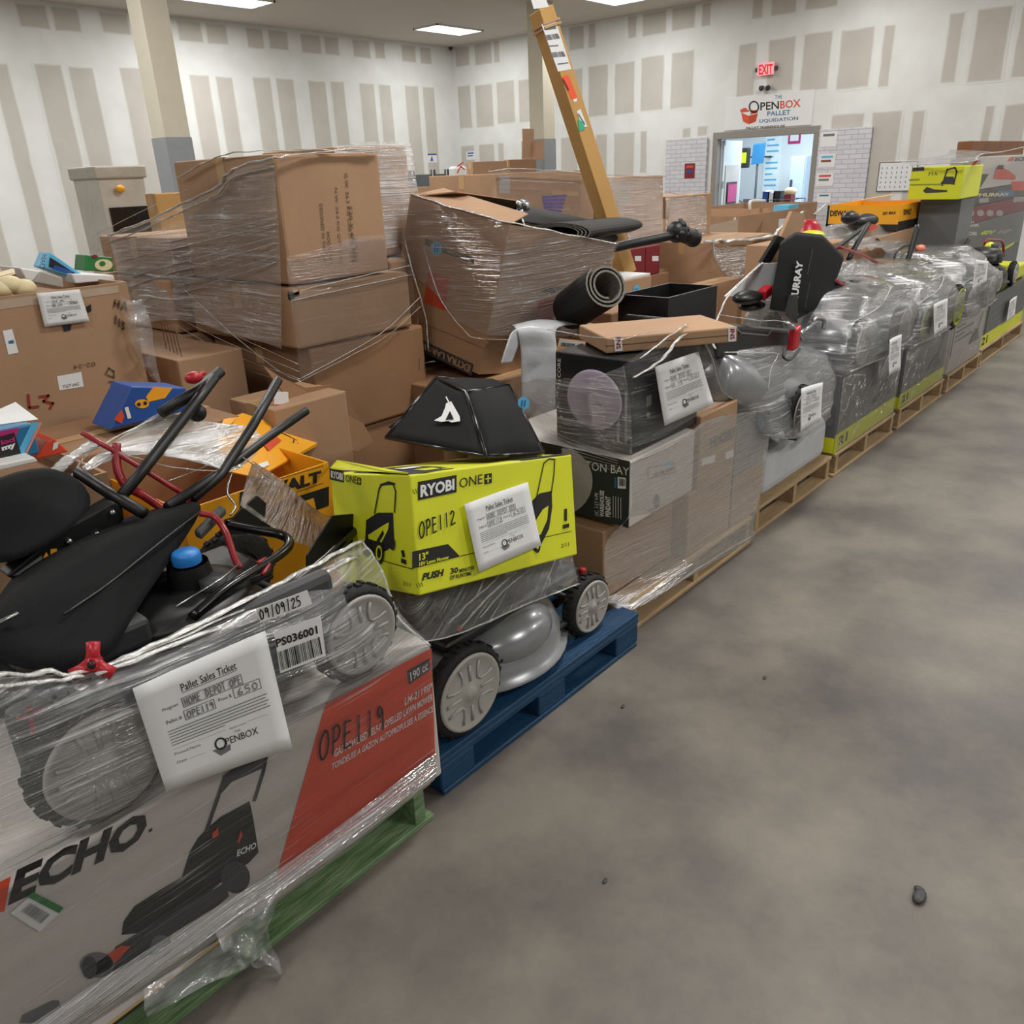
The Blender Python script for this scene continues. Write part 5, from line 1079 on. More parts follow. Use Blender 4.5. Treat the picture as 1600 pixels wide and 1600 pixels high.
g2 = Face(Pc + fb_, -fb_, (0, 0, 1)); pr = MB()
g.pp(pr, [(868, 551), (912, 556), (916, 533), (874, 528)], 0, 2); g.pp(pr, [(872, 541), (913, 544), (915, 534), (875, 529)], 1, 3); barcode(g, pr, [(876, 541), (898, 543), (899, 537), (877, 535)], 2, seed=6, e=4); g.text(pr, '8008', [(898, 552), (909, 553), (910, 548), (899, 547)], 2, bold=.03, e=4)
f.pp(pr, [(961, 549), (973, 548), (971, 525), (959, 526)], 1, 2); f.text(pr, 'INS', [(963, 527), (963, 546), (970, 545), (970, 527)], 3, bold=.03, e=3); f.pp(pr, [(1138, 534), (1150, 533), (1150, 512), (1138, 513)], 1, 2); f.text(pr, 'INS', [(1141, 514), (1141, 531), (1148, 530), (1148, 514)], 3, bold=.03, e=3)
f.line(pr, [(946, 541), (1150, 523)], .003, 4, 1); pr.build('printed_labels', [M['yellow'], M['paper'], M['ink'], M['red'], M['inkbrown']], fbx)
# grey mailing sack draped over the cartons behind
q = lambda a, b, y: at(a, b, y=y)
mb = MB(); rows = [[q(800, 508, 2.34), q(840, 500, 2.34), q(880, 502, 2.32), q(930, 506, 2.3)], [q(806, 514, 2.26), q(830, 508, 2.24), q(862, 510, 2.2), q(872, 512, 2.2)], [q(814, 545, 2.25), q(835, 545, 2.22), q(858, 546, 2.18), q(870, 548, 2.16)], [q(815, 600, 2.25), q(835, 602, 2.22), q(856, 604, 2.18), q(868, 602, 2.16)], [q(814, 648, 2.25), q(835, 655, 2.22), q(855, 656, 2.18), q(868, 650, 2.16)]]
mb.grid(film_grid(rows, 7, .004, 61, .012)); r2 = [[q(806, 514, 2.26), q(798, 522, 2.25), q(790, 545, 2.24), q(783, 568, 2.24)], [q(822, 510, 2.26), q(814, 520, 2.26), q(808, 545, 2.26), q(800, 566, 2.26)]]; mb.grid(film_grid(r2, 7, .003, 63, .01)); mb.build('poly_mailer', M['poly'], label='pale grey plastic mailing sack draped left of the black carton', cat='sack', solid=.004, fix=False)
# film on the cartons
wC = thing('stretch_wrap', (2.6, 1.48, .3), 'clear film wrapped around the black and white cartons on the wood pallet', 'plastic wrap')
X0 = 2.29
mb = MB(); rows = [[at(803, 600, y=2.3), at(850, 592, x=X0), at(920, 590, x=X0), at(975, 572, x=X0)], [at(803, 640, y=2.3), at(850, 640, x=X0), at(920, 645, x=X0), at(985, 640, x=X0)], [at(850, 680, y=2.1), at(880, 690, x=X0), at(940, 710, x=X0), at(988, 722, x=X0)]]
mb.grid(film_grid(rows, 9, .004, 71, .006)); mb.build('film_sheet', FILM, wC)
mb = MB(); rows = [[q(972, 572, 1.5), q(1010, 545, 1.49), q(1060, 520, 1.50), q(1110, 515, 1.5)], [q(985, 640, 1.485), q(1020, 620, 1.48), q(1065, 595, 1.48), q(1118, 560, 1.48)], [q(986, 700, 1.48), q(1030, 685, 1.47), q(1080, 655, 1.47), q(1145, 620, 1.5)]]
mb.grid(film_grid(rows, 9, .003, 73, .006)); mb.build('film_sheet', FILMC, wC)
mb = MB(); rows = [[q(985, 724, 1.465), q(1060, 690, 1.465), q(1110, 655, 1.475), q(1204, 638, 1.478)], [q(985, 800, 1.465), q(1060, 770, 1.465), q(1125, 735, 1.478), q(1200, 700, 1.478)], [q(947, 850, 1.54), q(1050, 830, 1.482), q(1120, 790, 1.478), q(1190, 760, 1.478)], [q(947, 920, 1.54), q(1040, 895, 1.478), q(1110, 850, 1.46), q(1180, 808, 1.46)], [q(948, 942, 1.51), q(990, 952, 1.455), q(1090, 893, 1.455), q(1178, 842, 1.455)]]
mb.grid(film_grid(rows, 9, .003, 75, .004)); mb.build('film_sheet', FILMC, wC)
mb = MB(); film_strand(mb, [q(950, 940, 1.5), q(985, 945, 1.48), q(1040, 922, 1.46), q(1090, 888, 1.46), q(1178, 835, 1.46)], .007, 77); film_strand(mb, [q(985, 724, 1.46), q(1060, 690, 1.46), q(1110, 655, 1.5)], .005, 78); film_strand(mb, [at(855, 515, y=1.8), q(960, 530, 1.5), q(1010, 520, 1.47), q(1085, 515, 1.47)], .004, 79)
film_strand(mb, [q(990, 590, 1.46), q(1030, 565, 1.45), q(1060, 530, 1.45), q(1090, 512, 1.47)], .010, 80); film_strand(mb, [q(1095, 520, 1.48), q(1112, 560, 1.49), q(1128, 610, 1.5), q(1160, 632, 1.5)], .008, 81); film_strand(mb, [q(1000, 560, 1.46), q(1050, 522, 1.46), q(1075, 505, 1.5)], .006, 82)
for k in range(7): film_strand(mb, [at(860, 672 + 6 * k, x=2.28), at(900, 690 + 5 * k, x=2.27), at(965, 712 + 4 * k, x=2.27)], .0022, 83 + k)
mb.build('film_rope', FILMW, wC)
ticket('curled sales ticket on the front of the black wrapped carton', [(1036, 665), (1113, 632), (1090, 549), (1022, 573)], 'HOME DEPOT HDK', 'HDK 119', '50', y=1.455, curl=.006)

# ================================================================ further pallets of wrapped mowers down the aisle
q = lambda a, b, y: at(a, b, y=y)
pallet('bare wood pallet under the grey wrapped bundle and the third wrapped mower', 3.40, 4.36, 1.495, 2.6, 'woodp')
mb = MB(); mb.hexa((3.48, 1.51, .142), (.82, 0, 0), (0, .8, 0), (0, 0, .26)); mb.build('grey_bundle', M['poly'], label='smooth grey film-wrapped bundle low on the pallet beyond the HDK carton', cat='bundle', bevel=.07, bseg=4)
m4 = mower('wrapped lawn mower with a grey front wheel above the smooth grey bundle', (3.52, 1.75, .43), 0, [(-.25, -.18, .12, -1), (.16, -.325, .13, -1), (-.25, .3, .12, 1), (.22, .3, .125, 1)], deck=('silver', .27), eng='dkgrey', dz=.08)
mb = MB(); c0, c1 = q(1100, 590, 1.62), q(1236, 622, 1.55); mb.lathe([(0, 0), (.10, 0), (.125, .02), (.13, .1), (.13, (c1 - c0).length - .05), (.115, (c1 - c0).length), (0, (c1 - c0).length)], c0, c1 - c0, seg=28); mb.build('engine_shroud', M['silver'], m4)
mb = MB(); mb.hexa(q(1118, 560, 1.55), q(1232, 562, 1.55) - q(1118, 560, 1.55), (0, .45, 0), q(1118, 503, 1.55) - q(1118, 560, 1.55)); cv = mb.build('mower_cover', M['black'], label='black plastic cover with a raised rim above the third wrapped mower', cat='mower part', bevel=.02, bseg=3)
f = Face(q(1118, 560, 1.548), (1, 0, 0), (0, 0, 1)); pr = MB(); f.line(pr, [(1152, 514), (1158, 520), (1200, 524), (1207, 514)], .006, 0, 3); pr.build('rim', M['inkgrey'], cv)
pts = [(1218, 382), (1243, 366), (1285, 370), (1319, 403), (1302, 450), (1288, 483), (1245, 490), (1202, 484), (1208, 450), (1216, 405)]
b3 = cloth_bag('grass_bag', 'tall upright black grass bag with white lettering up its front', [q(a, b, 1.72) for a, b in pts], [q(a * .97 + 1255 * .03, b, 1.95) for a, b in pts], sub=0)
f = Face(q(1240, 470, 1.70), (1, 0, 0), (0, 0, 1)); pr = MB(); f.text(pr, 'MURRAY', [(1246, 474), (1255, 409), (1245, 407), (1234, 473)], 0, bold=.04); f.line(pr, [(1262, 428), (1270, 390)], .01, 1); f.line(pr, [(1258, 480), (1266, 440)], .006, 1); pr.build('lettering', [M['white'], M['dkgrey']], b3)
mb = MB(); mb.prism([q(1240, 500, 1.6), q(1232, 492, 1.6), q(1239, 462, 1.6), (q(1247, 460, 1.6)), q(1246, 505, 1.6)], (0, .02, 0)); mb.build('black_strut', M['black'], label='short black strut standing below the upright black bag', cat='strut')
kn = thing('clamp_knob', q(1240, 528, 1.5), 'red clamp knob with a black cable loop right of the black mower cover', 'knob')
mb = MB(); c = q(1240, 530, 1.5); mb.hexa(c + V((-.03, -.02, -.05)), (.06, 0, .01), (0, .04, 0), (.01, 0, .1)); mb.build('grip', M['redknob'], kn, bevel=.01)
mb = MB(); mb.tube(bez([q(1226, 545, 1.48), q(1224, 558, 1.46), q(1235, 562, 1.46), q(1250, 545, 1.48)], 5), .006, seg=6); mb.build('cable', M['black'], kn)
mb = MB(); mb.tube([q(1230, 505, 1.5), q(1250, 522, 1.5)], .012, seg=8); mb.tube([q(1250, 522, 1.5), q(1275, 503, 1.55)], .012, seg=8); mb.build('chrome_link', M['steel'], kn)
mb = MB(); mb.tube(bez([q(1272, 512, 1.55), q(1273, 498, 1.55), q(1287, 500, 1.56), q(1286, 515, 1.56)], 5), .010, seg=8); mb.build('chrome_bail', M['steel'], label='small chrome bail beside the red clamp knob', cat='bail')
mb = MB(); fl = [q(1134, 463, 1.9), q(1190, 412, 1.9), q(1216, 411, 1.9), q(1209, 462, 1.9)]; mb.prism(fl, (0, .01, 0)); mb.build('paper_sheet', M['paper'], label='white printed sheet under film left of the upright black bag', cat='sheet')
mb = MB(); mb.prism([q(1190, 410, 1.95), q(1216, 368, 1.95), q(1226, 372, 1.95), q(1204, 411, 1.95)], (0, .02, 0)); mb.build('handle_bar', M['black'], label='flat black handle bar leaning behind the white printed sheet', cat='handle')
mb = MB(); mb.prism([q(1204, 410, 2.0), q(1216, 380, 2.0), q(1238, 330, 2.0), q(1257, 334, 2.0), q(1257, 350, 2.0), (q(1222, 410, 2.0))], (0, .02, 0)); mb.build('cardboard_sheet', M['card'], label='film-wrapped cardboard sheet sticking up left of the upright black bag', cat='cardboard')
mb = MB(); c = q(1168, 465, 1.85); mb.ball(c, .07, sc=(1.4, 1, .5)); c2 = q(1175, 478, 1.85); mb.ball(c2, .06, sc=(1.6, 1, .4)); mb.build('grip_handle', M['black'], label='black grips in film at the left foot of the upright black bag', cat='grip')
mb = MB(); c = q(1196, 470, 1.8); mb.hexa(c, (.08, 0, .02), (0, .05, 0), (0, 0, .05)); mb.build('red_clip', M['redknob'], label='small red clip at the foot of the upright black bag', cat='clip', bevel=.008)
# black bin left of it
bq = lambda a, b: at(a, b, y=1.85)
bn, f, g = open_carton('black_bin', 'open black bin between the flat carton and the black mower cover', (at(1043, 508, y=1.85).x, 1.85, .93), (.44, 0, 0), (0, .26, 0), (0, 0, at(1043, 466, y=1.85).z - .93), M['black'], cat='bin', th=.012)
mb = MB(); mb.hexa((3.12, 1.87, .142), (.5, 0, 0), (0, .5, 0), (0, 0, .785)); mb.build('cardboard_box', M['card2'], label='brown carton holding up the open black bin', cat='box')

def film_cover(name, label, pts, m=FILM, seed=0, keep=None, wr=.01, cuts=3, ropes=(), grow=.01):
    o = film_hull(pts, wr, cuts, seed, keep, grow).build(name, m, label=label, cat='plastic wrap', fix=False)
    if ropes:
        mb = MB()
        for k, r in enumerate(ropes): film_strand(mb, r, .008, seed + k)
        mb.build('film_rope', FILMW, o)
    return o
ups = lambda c, n: n.z > -.55
film_cover('stretch_wrap', 'film pulled over the third wrapped mower with the slanted ticket', [q(1100, 552, 1.62), q(1104, 600, 1.62), q(1160, 632, 1.60), q(1212, 640, 1.44), q(1216, 690, 1.42), q(1265, 690, 1.42), q(1300, 650, 1.45), q(1312, 590, 1.5), q(1298, 560, 1.55), q(1270, 540, 1.6), q(1190, 545, 1.5), V((3.3, 2.1, .45)), V((3.3, 2.1, .62)), V((4.2, 2.1, .45)), V((4.2, 2.1, .66))],
           FILMG, 91, ups, ropes=[[q(1108, 552, 1.6), q(1160, 550, 1.5), q(1215, 552, 1.43)], [q(1200, 610, 1.40), q(1205, 575, 1.41), q(1218, 552, 1.43)], [q(1118, 545, 1.5), q(1108, 520, 1.6), q(1120, 500, 1.7), q(1140, 460, 1.85), q(1192, 410, 1.9)], [q(1125, 492, 1.6), q(1180, 500, 1.55), q(1235, 505, 1.52), q(1255, 530, 1.48)]])
ticket('sales ticket on the third wrapped mower beside its grey front wheel', [(1247, 675), (1279, 657), (1284, 597), (1250, 607)], 'HD OPE', 'OPE 115', '600', y=1.385, curl=.01)

def boxed_mower_pallet(k, x0, x1, lab, bxm, z1, wheels, tick, extra=None, stripe=True, hub='hub', tlab='', pl='woodp', top=.9, fm=FILMG, eng='dkgrey', deck='silver', pxs=None):
    pallet(lab[0], x0, x1, 1.49, 2.6, pl)
    o, f, g, tp = abox('mower_box', lab[1], x0 - .01, x1 - .02, 1.505, 2.15, .142, z1, bxm, tape=False)
    pr = MB(); w_ = x1 - x0 - .01; H = z1 - .142
    if stripe:
        f.rect(pr, 0, w_, 0, H * .24, 0); g.rect(pr, 0, .645, 0, H * .2, 0)
        f.text(pr, '21', [f.uv(.06, H * .06, 2), f.uv(.2, H * .06, 2), f.uv(.2, H * .19, 2), f.uv(.06, H * .19, 2)], 1, bold=.04)
    for r in range(4): f.rect(pr, .08, .08 + .25 * (1 + r % 2), H * (.85 - .09 * r), H * (.89 - .09 * r), 2)
    f.pu(pr, [f_ for f_ in ((w_ * .55, H * .35), (w_ * .9, H * .35), (w_ * .8, H * .6), (w_ * .7, H * .62), (w_ * .6, H * .5))], 1)
    f.line(pr, [(w_ * .78, H * .6), (w_ * .88, H * .9)], .015, 1, 2, px=False); f.rect(pr, w_ * .02, w_ * .04, H * .3, H * .9, 2)
    g.rect(pr, .45, .6, H * .55, H * .8, 2); g.rect(pr, .42, .62, H * .35, H * .45, 2)
    pr.build('printed_graphics', [M['lime'], M['boxblack'], M['inkgrey']], o)
    m_ = mower(lab[2], ((x0 + x1) / 2, 1.77, z1 + .004), 0, wheels, deck=(deck, .26), eng=eng, hub=hub, dz=.07)
    xc = (x0 + x1) / 2; b = z1
    pts = [V((x0 - .01, 1.47, b + .0)), V((x1 - .02, 1.46, b)), V((x0 + .02, 1.44, b + .2)), V((x1 - .05, 1.42, b + .22)), V((xc - .25, 1.48, b + .36)), V((xc + .2, 1.55, b + .40)), V((x0, 2.15, b)), V((x1, 2.15, b)), V((x0 + .05, 2.1, top)), V((x1 - .1, 2.1, top)), V((x1 - .15, 1.7, top)), V((x0 + .25, 1.75, top - .03))]
    film_cover('stretch_wrap', lab[3], pts, fm, 100 + k, ups, .011, ropes=[[V((x0 - .01, 1.465, b + .03)), V((xc, 1.45, b + .02)), V((x1, 1.45, b + .05))], [V((x0 + .05, 1.5, b + .28)), V((xc - .2, 1.46, b + .33)), V((xc + .1, 1.5, b + .40))]])
    mb = MB(); F0 = V((x0 - .015, 1.497, .14)); n = 8
    mb.grid([[F0 + V(((x1 - x0) * i / n, -.004 * noise.noise(V((i, j, k))), (z1 - .13) * j / n)) for i in range(n + 1)] for j in range(n + 1)])
    mb.build('film_sheet', FILMR, bpy.data.objects['stretch_wrap' if False else COL.objects[-1].name] if False else thing('stretch_wrap', F0, lab[4], 'plastic wrap'), fix=False)
    ticket(tlab, tick, 'HD OPE', 'OPE 11' + str(k % 10), '600', y=1.415, curl=.012)
    return o, f, m_
boxed_mower_pallet(4, 4.40, 5.42, ['bare wood pallet under the charcoal box with the first lime bottom stripe', 'charcoal mower box with a lime bottom stripe right of the grey bundle', 'wrapped mower on the first charcoal box with a lime stripe', 'film over the mower on the first charcoal lime-striped box', 'clear film across the front of the first charcoal lime-striped box'], 'boxgrey', .585,
    [(-.30, -.28, .13, -1), (.30, -.31, .13, -1), (-.3, .28, .13, 1), (.3, .3, .13, 1)], [(1385, 587), (1403, 577), (1407, 522), (1388, 531)], tlab='long narrow sales ticket on the wrap above the first charcoal lime-striped box', top=1.0)
boxed_mower_pallet(5, 5.50, 6.52, ['bare wood pallet under the second charcoal lime-striped box', 'second charcoal mower box with a pale lime stripe farther down the aisle', 'wrapped mower with lime hubs on the second charcoal box', 'film over the lime-hubbed mower', 'clear film across the front of the second charcoal box'], 'boxgrey', .53,
    [(-.30, -.30, .13, -1), (.33, -.33, .15, -1), (-.3, .28, .13, 1), (.33, .3, .15, 1)], [(1456, 525), (1476, 512), (1479, 466), (1457, 476)], hub='limedk', tlab='sales ticket between the two lime mower hubs', top=.98)
boxed_mower_pallet(6, 6.62, 7.58, ['bare wood pallet under the plain grey mower box', 'plain grey-white mower box between the second charcoal box and the black one', 'wrapped mower on the plain grey box', 'film over the mower on the plain grey box', 'clear film across the front of the plain grey box'], 'boxwhite', .53,
    [(-.30, -.30, .13, -1), (.30, -.30, .13, -1), (-.3, .28, .13, 1), (.3, .3, .13, 1)], [(1516, 455), (1538, 440), (1543, 408), (1523, 405)], stripe=False, tlab='sales ticket on the wrap above the plain grey mower box', top=1.0)
# ---- pallet of tall black boxes, stack behind it
pallet('bare wood pallet farthest down the aisle under the black lime-striped box', 7.68, 9.3, 1.51, 2.9, 'woodp')
o, f, g, tp = abox('mower_box', 'black mower box with a bright lime bottom stripe farthest down the aisle', 7.66, 9.25, 1.53, 2.0, .142, .56, 'boxblack', tape=False)
pr = MB(); f.rect(pr, 0, 1.59, 0, .11, 0); g.rect(pr, 0, .47, 0, .11, 0); f.rect(pr, .12, 1.59, .11, .418, 1)
for r in range(4): f.rect(pr, .2, .5, .36 - .06 * r, .385 - .06 * r, 2, 2)
f.text(pr, '21', [f.uv(.05, .02, 2), f.uv(.25, .02, 2), f.uv(.25, .09, 2), f.uv(.05, .09, 2)], 3, bold=.03); pr.build('printed_graphics', [M['lime'], M['boxgrey'], M['inkgrey'], M['ink']], o)
ticket('sales ticket on the black lime-striped box farthest down the aisle', [(1570, 504), (1583, 494), (1588, 462), (1577, 470)], 'HD OPE', 'OPE 117', '700', y=1.5, curl=.01)
m8 = mower('black engined mower standing on the farthest black lime-striped box', (8.3, 1.76, .564), 0, [(-.3, -.22, .1, -1), (.3, -.22, .1, -1), (-.3, .2, .1, 1), (.3, .2, .1, 1)], deck=('black', .22), eng='black', dz=.06, es=.75)
mb = MB(); mb.tube(bez([q(1540, 400, 1.8), q(1540, 377, 1.8), q(1552, 375, 1.8), q(1566, 378, 1.8), q(1568, 400, 1.8)], 5), .012, seg=8); mb.build('red_bail', M['red'], m8)
mb = MB(); mb.ball(q(1546, 389, 1.75), .05, sc=(1, 1, 1.2)); mb.build('lime_cap', M['lime'], m8)
mb = MB(); mb.box(8.95, 9.25, 1.58, 1.85, .562, .70); mb.build('tool_case', M['lime'], label='small lime tool case at the right edge on the farthest black box', cat='case', bevel=.02)
# stack of printed boxes behind
SY = 2.02
def stackbox(name, lab, pl, pr_, zb, zt, m, depth=.26, y=SY):
    x0 = at(pl[0], pl[1], y=y).x; x1 = pr_
    return abox(name, lab, x0, x1, y, y + depth, zb, zt, m, tape=False)
XR = 11.2
stackbox('mower_box', 'plain charcoal box at the foot of the tall printed stack', (1500, 400), XR, .142, .70, 'boxgrey')
o, f, g, tp = stackbox('mower_box', 'charcoal box lettered 40V HP in the tall printed stack', (1493, 370), XR, .702, 1.06, 'boxgrey')
pr = MB(); f.text(pr, 'RYOBI', [(1503, 368), (1526, 368), (1526, 362), (1503, 362)], 0, bold=.03); f.text(pr, '40V', [(1530, 368), (1553, 366), (1557, 359), (1534, 360)], 1, bold=.04, shear=.2); f.text(pr, 'HP', [(1558, 366), (1578, 364), (1582, 358), (1562, 359)], 2, bold=.04, shear=.2); f.line(pr, [(1545, 395), (1570, 388), (1584, 380)], .03, 1); pr.build('lettering', [M['white'], M['lime'], M['hub']], o)
zA = at(1503, 356, y=SY).z; zB = at(1511, 325, y=SY).z; zC = at(1516, 299, y=SY).z; zD = at(1520, 246, y=SY).z
o, f, g, tp = stackbox('engine_box', 'maroon box with four round grey pictures in the tall printed stack', (1506, 340), XR, 1.062, zB, 'maroon')
pr = MB()
for k in range(4): f.pp(pr, arc(1517 + 15 * k, 333, 5.5, 5, n=16), 0)
f.text(pr, 'PUSH', [(1506, 350), (1522, 349), (1522, 345), (1506, 346)], 1, bold=.03); f.text(pr, 'MOWER', [(1503, 356), (1530, 354), (1530, 350), (1504, 351)], 1, bold=.03); pr.build('printed_pictures', [M['hub'], M['white']], o)
o, f, g, tp = stackbox('engine_box', 'black box with cream lettering in the tall printed stack', (1512, 312), XR, zB + .002, zC, 'boxblack')
pr = MB(); f.text(pr, 'MURRAY', [(1529, 308), (1577, 306), (1577, 301), (1530, 302)], 0, bold=.04); f.pp(pr, [(1530, 317), (1545, 316), (1545, 309), (1530, 310)], 1); f.pp(pr, [(1560, 308), (1584, 306), (1584, 297), (1560, 298)], 2, 1); f.pp(pr, [(1583, 316), (1600, 315), (1600, 307), (1584, 308)], 1); pr.build('lettering', [M['cream'], M['hub'], M['teal']], o)
o, f, g, tp = stackbox('chainsaw_box', 'white box picturing an orange chainsaw topmost in the tall printed stack', (1530, 270), XR, zC + .002, zD, 'boxwhite')
pr = MB(); f.pp(pr, [(1552, 279), (1556, 264), (1567, 262), (1578, 268), (1587, 275), (1586, 281), (1560, 280)], 0, 2); f.pp(pr, [(1556, 264), (1560, 258), (1569, 258), (1567, 264)], 1, 2); f.text(pr, 'ECHO', [(1585, 252), (1612, 250), (1613, 244), (1587, 246)], 1, bold=.04); f.pp(pr, [(1574, 252), (1583, 251), (1586, 245), (1578, 246)], 0); f.pp(pr, [(1582, 298), (1610, 297), (1610, 282), (1580, 284)], 0); f.pp(pr, [(1531, 295), (1545, 272), (1531, 272)], 1)
g.pp(pr, [(1509, 268), (1528, 246), (1528, 252), (1516, 266)], 0); g.pp(pr, [(1508, 296), (1526, 262), (1529, 275), (1520, 298)], 1); pr.build('printed_picture', [M['orange'], M['dkgrey']], o)
LX = 7.62; ly0, ly1 = at(1503, 285, x=LX).y, at(1421, 285, x=LX).y
o, f, g, tp = abox('mower_box', 'lime mower box with a small mower picture left of the tall printed stack', LX, LX + .6, ly0, ly1, at(1460, 312, x=LX).z, at(1460, 261, x=LX).z, 'lime', tape=False)
f = g; pr = MB(); f.pp(pr, [(1425, 268), (1444, 267), (1444, 261), (1426, 262)], 0); f.line(pr, [(1472, 290), (1480, 265), (1492, 262), (1495, 268), (1490, 288)], .012, 0); f.pp(pr, [(1468, 288), (1478, 276), (1490, 276), (1492, 288)], 0); f.pp(pr, [(1442, 298), (1448, 292), (1460, 296), (1480, 297), (1480, 300), (1446, 302)], 0); f.pp(pr, [(1420, 283), (1437, 282), (1437, 279), (1421, 280)], 2); f.line(pr, [(1422, 289), (1470, 288)], .01, 2); f.text(pr, '7TA', [(1450, 275), (1465, 274), (1465, 269), (1450, 270)], 0); pr.build('printed_graphics', [M['dkgrey'], M['white'], M['limedk']], o)
lx0 = LX; ly = ly0
abox('mower_box', 'charcoal box under the lime mower box left of the tall stack', LX + .17, LX + .6, ly0 + .02, 2.2, .142, at(1460, 312, x=LX).z - .003, 'boxgrey', tape=False)
mb = MB(); mb.prism([q(1452, 352, 2.2), q(1460, 340, 2.2), q(1480, 342, 2.2), q(1492, 334, 2.2), q(1488, 350, 2.2), q(1470, 358, 2.2)], (0, .1, 0)); mb.build('lime_housing', M['limedk'], label='lime plastic housing under film below the lime mower box', cat='housing', bevel=.01)
bx = MB(); bx.box(at(1518, 230, y=2.6).x, 13.5, 2.6, 2.75, 1.55, 1.80); bx.build('wooden_board', M['brown'], label='dark reddish-brown board rising behind the tall printed stack', cat='board', bevel=.01)
abox('cardboard_box', 'tall brown carton behind the tall printed stack', at(1518, 230, y=2.62).x + .5, 13.3, 2.58, 2.9, .142, 1.545, 'card2')
wT = thing('stretch_wrap', (9, SY, .7), 'big clear film stretched over the tall printed stack and the lime mower box', 'plastic wrap')
xs_ = at(1512, 300, y=SY).x - .04
mb = MB(); mb.grid(film_grid([[V((xs_, SY - .04, zD + .01)), V((9.4, SY - .05, zD + .02)), V((10.3, SY - .05, zD + .02)), V((XR, SY - .04, zD + .02))], [V((xs_, SY - .05, zC)), V((9.4, SY - .06, zC)), V((10.3, SY - .06, zC)), V((XR, SY - .05, zC))], [V((xs_ - .1, SY - .05, .75)), V((9.4, SY - .06, .75)), V((10.3, SY - .06, .75)), V((XR, SY - .05, .75))]], 7, .006, 131, .02)); mb.build('film_sheet', FILMX, wT)
mb = MB(); mb.grid(film_grid([[V((LX - .03, ly1, 1.60)), V((LX - .03, (ly0 + ly1) / 2, 1.61)), V((LX - .03, ly0 - .03, 1.60))], [V((LX + .4, ly1 + .2, 1.63)), V((LX + .45, ly0 + .2, 1.64)), V((LX + .5, ly0 - .02, 1.63))], [V((xs_, SY + .24, zD + .03)), V((xs_, SY + .12, zD + .03)), V((xs_, SY - .04, zD + .02))], [V((9.6, 2.5, zD + .08)), V((9.6, 2.3, zD + .06)), V((9.6, SY - .04, zD + .03))]], 7, .006, 133, .02)); mb.build('film_sheet', FILM, wT)
mb = MB(); film_strand(mb, [V((LX - .04, ly1, 1.60)), V((LX - .04, ly0 - .04, 1.61)), V((xs_, SY - .06, zD + .02)), V((9.6, SY - .06, zD + .05)), V((XR, SY - .05, zD + .12))], .02, 135); film_strand(mb, [q(1506, 300, 1.98), q(1512, 330, 1.97), q(1502, 356, 1.96)], .012, 136); mb.build('film_rope', FILMW, wT)
# loose tools sticking out above the wrapped mowers
def rod(name, lab, cat, pts, y, r, m, group=None):
    mb = MB(); mb.tube(bez([q(a, b, yy) for (a, b), yy in zip(pts, y if isinstance(y, (list, tuple)) else [y] * len(pts))], 5), r, seg=8); return mb.build(name, M[m], label=lab, cat=cat, group=group)
rod('handle_tube', 'black handle tube leaning from the upright black bag toward the yellow tool box', 'handle', [(1290, 400), (1330, 370), (1358, 350)], 2.1, .016, 'black')
rod('handle_tube', 'second black handle tube crossing beside the upright black bag', 'handle', [(1326, 405), (1345, 370), (1356, 352)], 2.05, .018, 'black')
rod('handle_tube', 'thin upright black rod over the first lime-striped pallet', 'handle', [(1416, 415), (1425, 385), (1434, 352)], 1.9, .02, 'black')
rod('handle_tube', 'black rod with a thick grip right of the upright rod', 'handle', [(1428, 420), (1445, 405), (1460, 394)], 1.9, .016, 'black')
rod('bail_rod', 'brown-red bail rod curving down behind the upright black bag', 'handle', [(1310, 386), (1345, 398), (1378, 415), (1390, 432)], 1.95, .010, 'red')
rod('cable', 'black cable loop by the upright rod', 'cable', [(1396, 418), (1400, 395), (1418, 383), (1436, 390), (1436, 405), (1428, 415)], 1.95, .008, 'black')
rod('handle_tube', 'black lower handle bar under film right of the upright black bag', 'handle', [(1300, 438), (1330, 448), (1362, 460), (1392, 448)], 1.75, .016, 'black')
rod('bail_rod', 'red rod under film right of the upright black bag', 'handle', [(1305, 438), (1330, 452), (1350, 461)], 1.72, .010, 'red')
rod('handle_tube', 'black folded lever below the 40V HP box', 'handle', [(1490, 398), (1505, 388), (1514, 374)], 1.85, .018, 'black')
mb = MB(); c = q(1438, 388, 1.9); mb.ball(c, .035, sc=(1.6, 1, .8)); mb.build('coral_knob', mat('coral_plastic', 'e0805e', .4), label='coral plastic knob on the black cable loop', cat='ball')  # a coral plastic knob, shaped here as a stretched ball
mb = MB(); mb.prism([q(1358, 362, 2.1), q(1370, 357, 2.1), (q(1372, 352, 2.1)), q(1362, 350, 2.1)], (0, .04, 0)); mb.build('orange_tag', M['orange'], label='orange tag on the black tool head before the yellow tool box', cat='tag')
mb = MB(); mb.ball(q(1350, 345, 2.3), .09, sc=(2.2, 1, .6)); mb.ball(q(1328, 340, 2.3), .06, sc=(1.6, 1, .8)); mb.build('trimmer_head', M['black'], label='black tool head lying before the second yellow tool box', cat='tool')
mb = MB(); mb.lathe([(0, .13), (.04, .125), (.07, .10), (.10, .03), (.11, 0)], at(1262, 374, y=2.3), (0, 0, 1), seg=18); mb.build('red_cap', M['redknob'], label='red rounded cap behind the upright black bag', cat='cap')  # a red plastic cap, turned as a rounded dome
mb = MB(); mb.ball(at(1268, 369, y=2.25), .10, sc=(1.3, .8, .4)); mb.build('lime_pad', M['lime'], label='lime pad under the red cap', cat='pad')
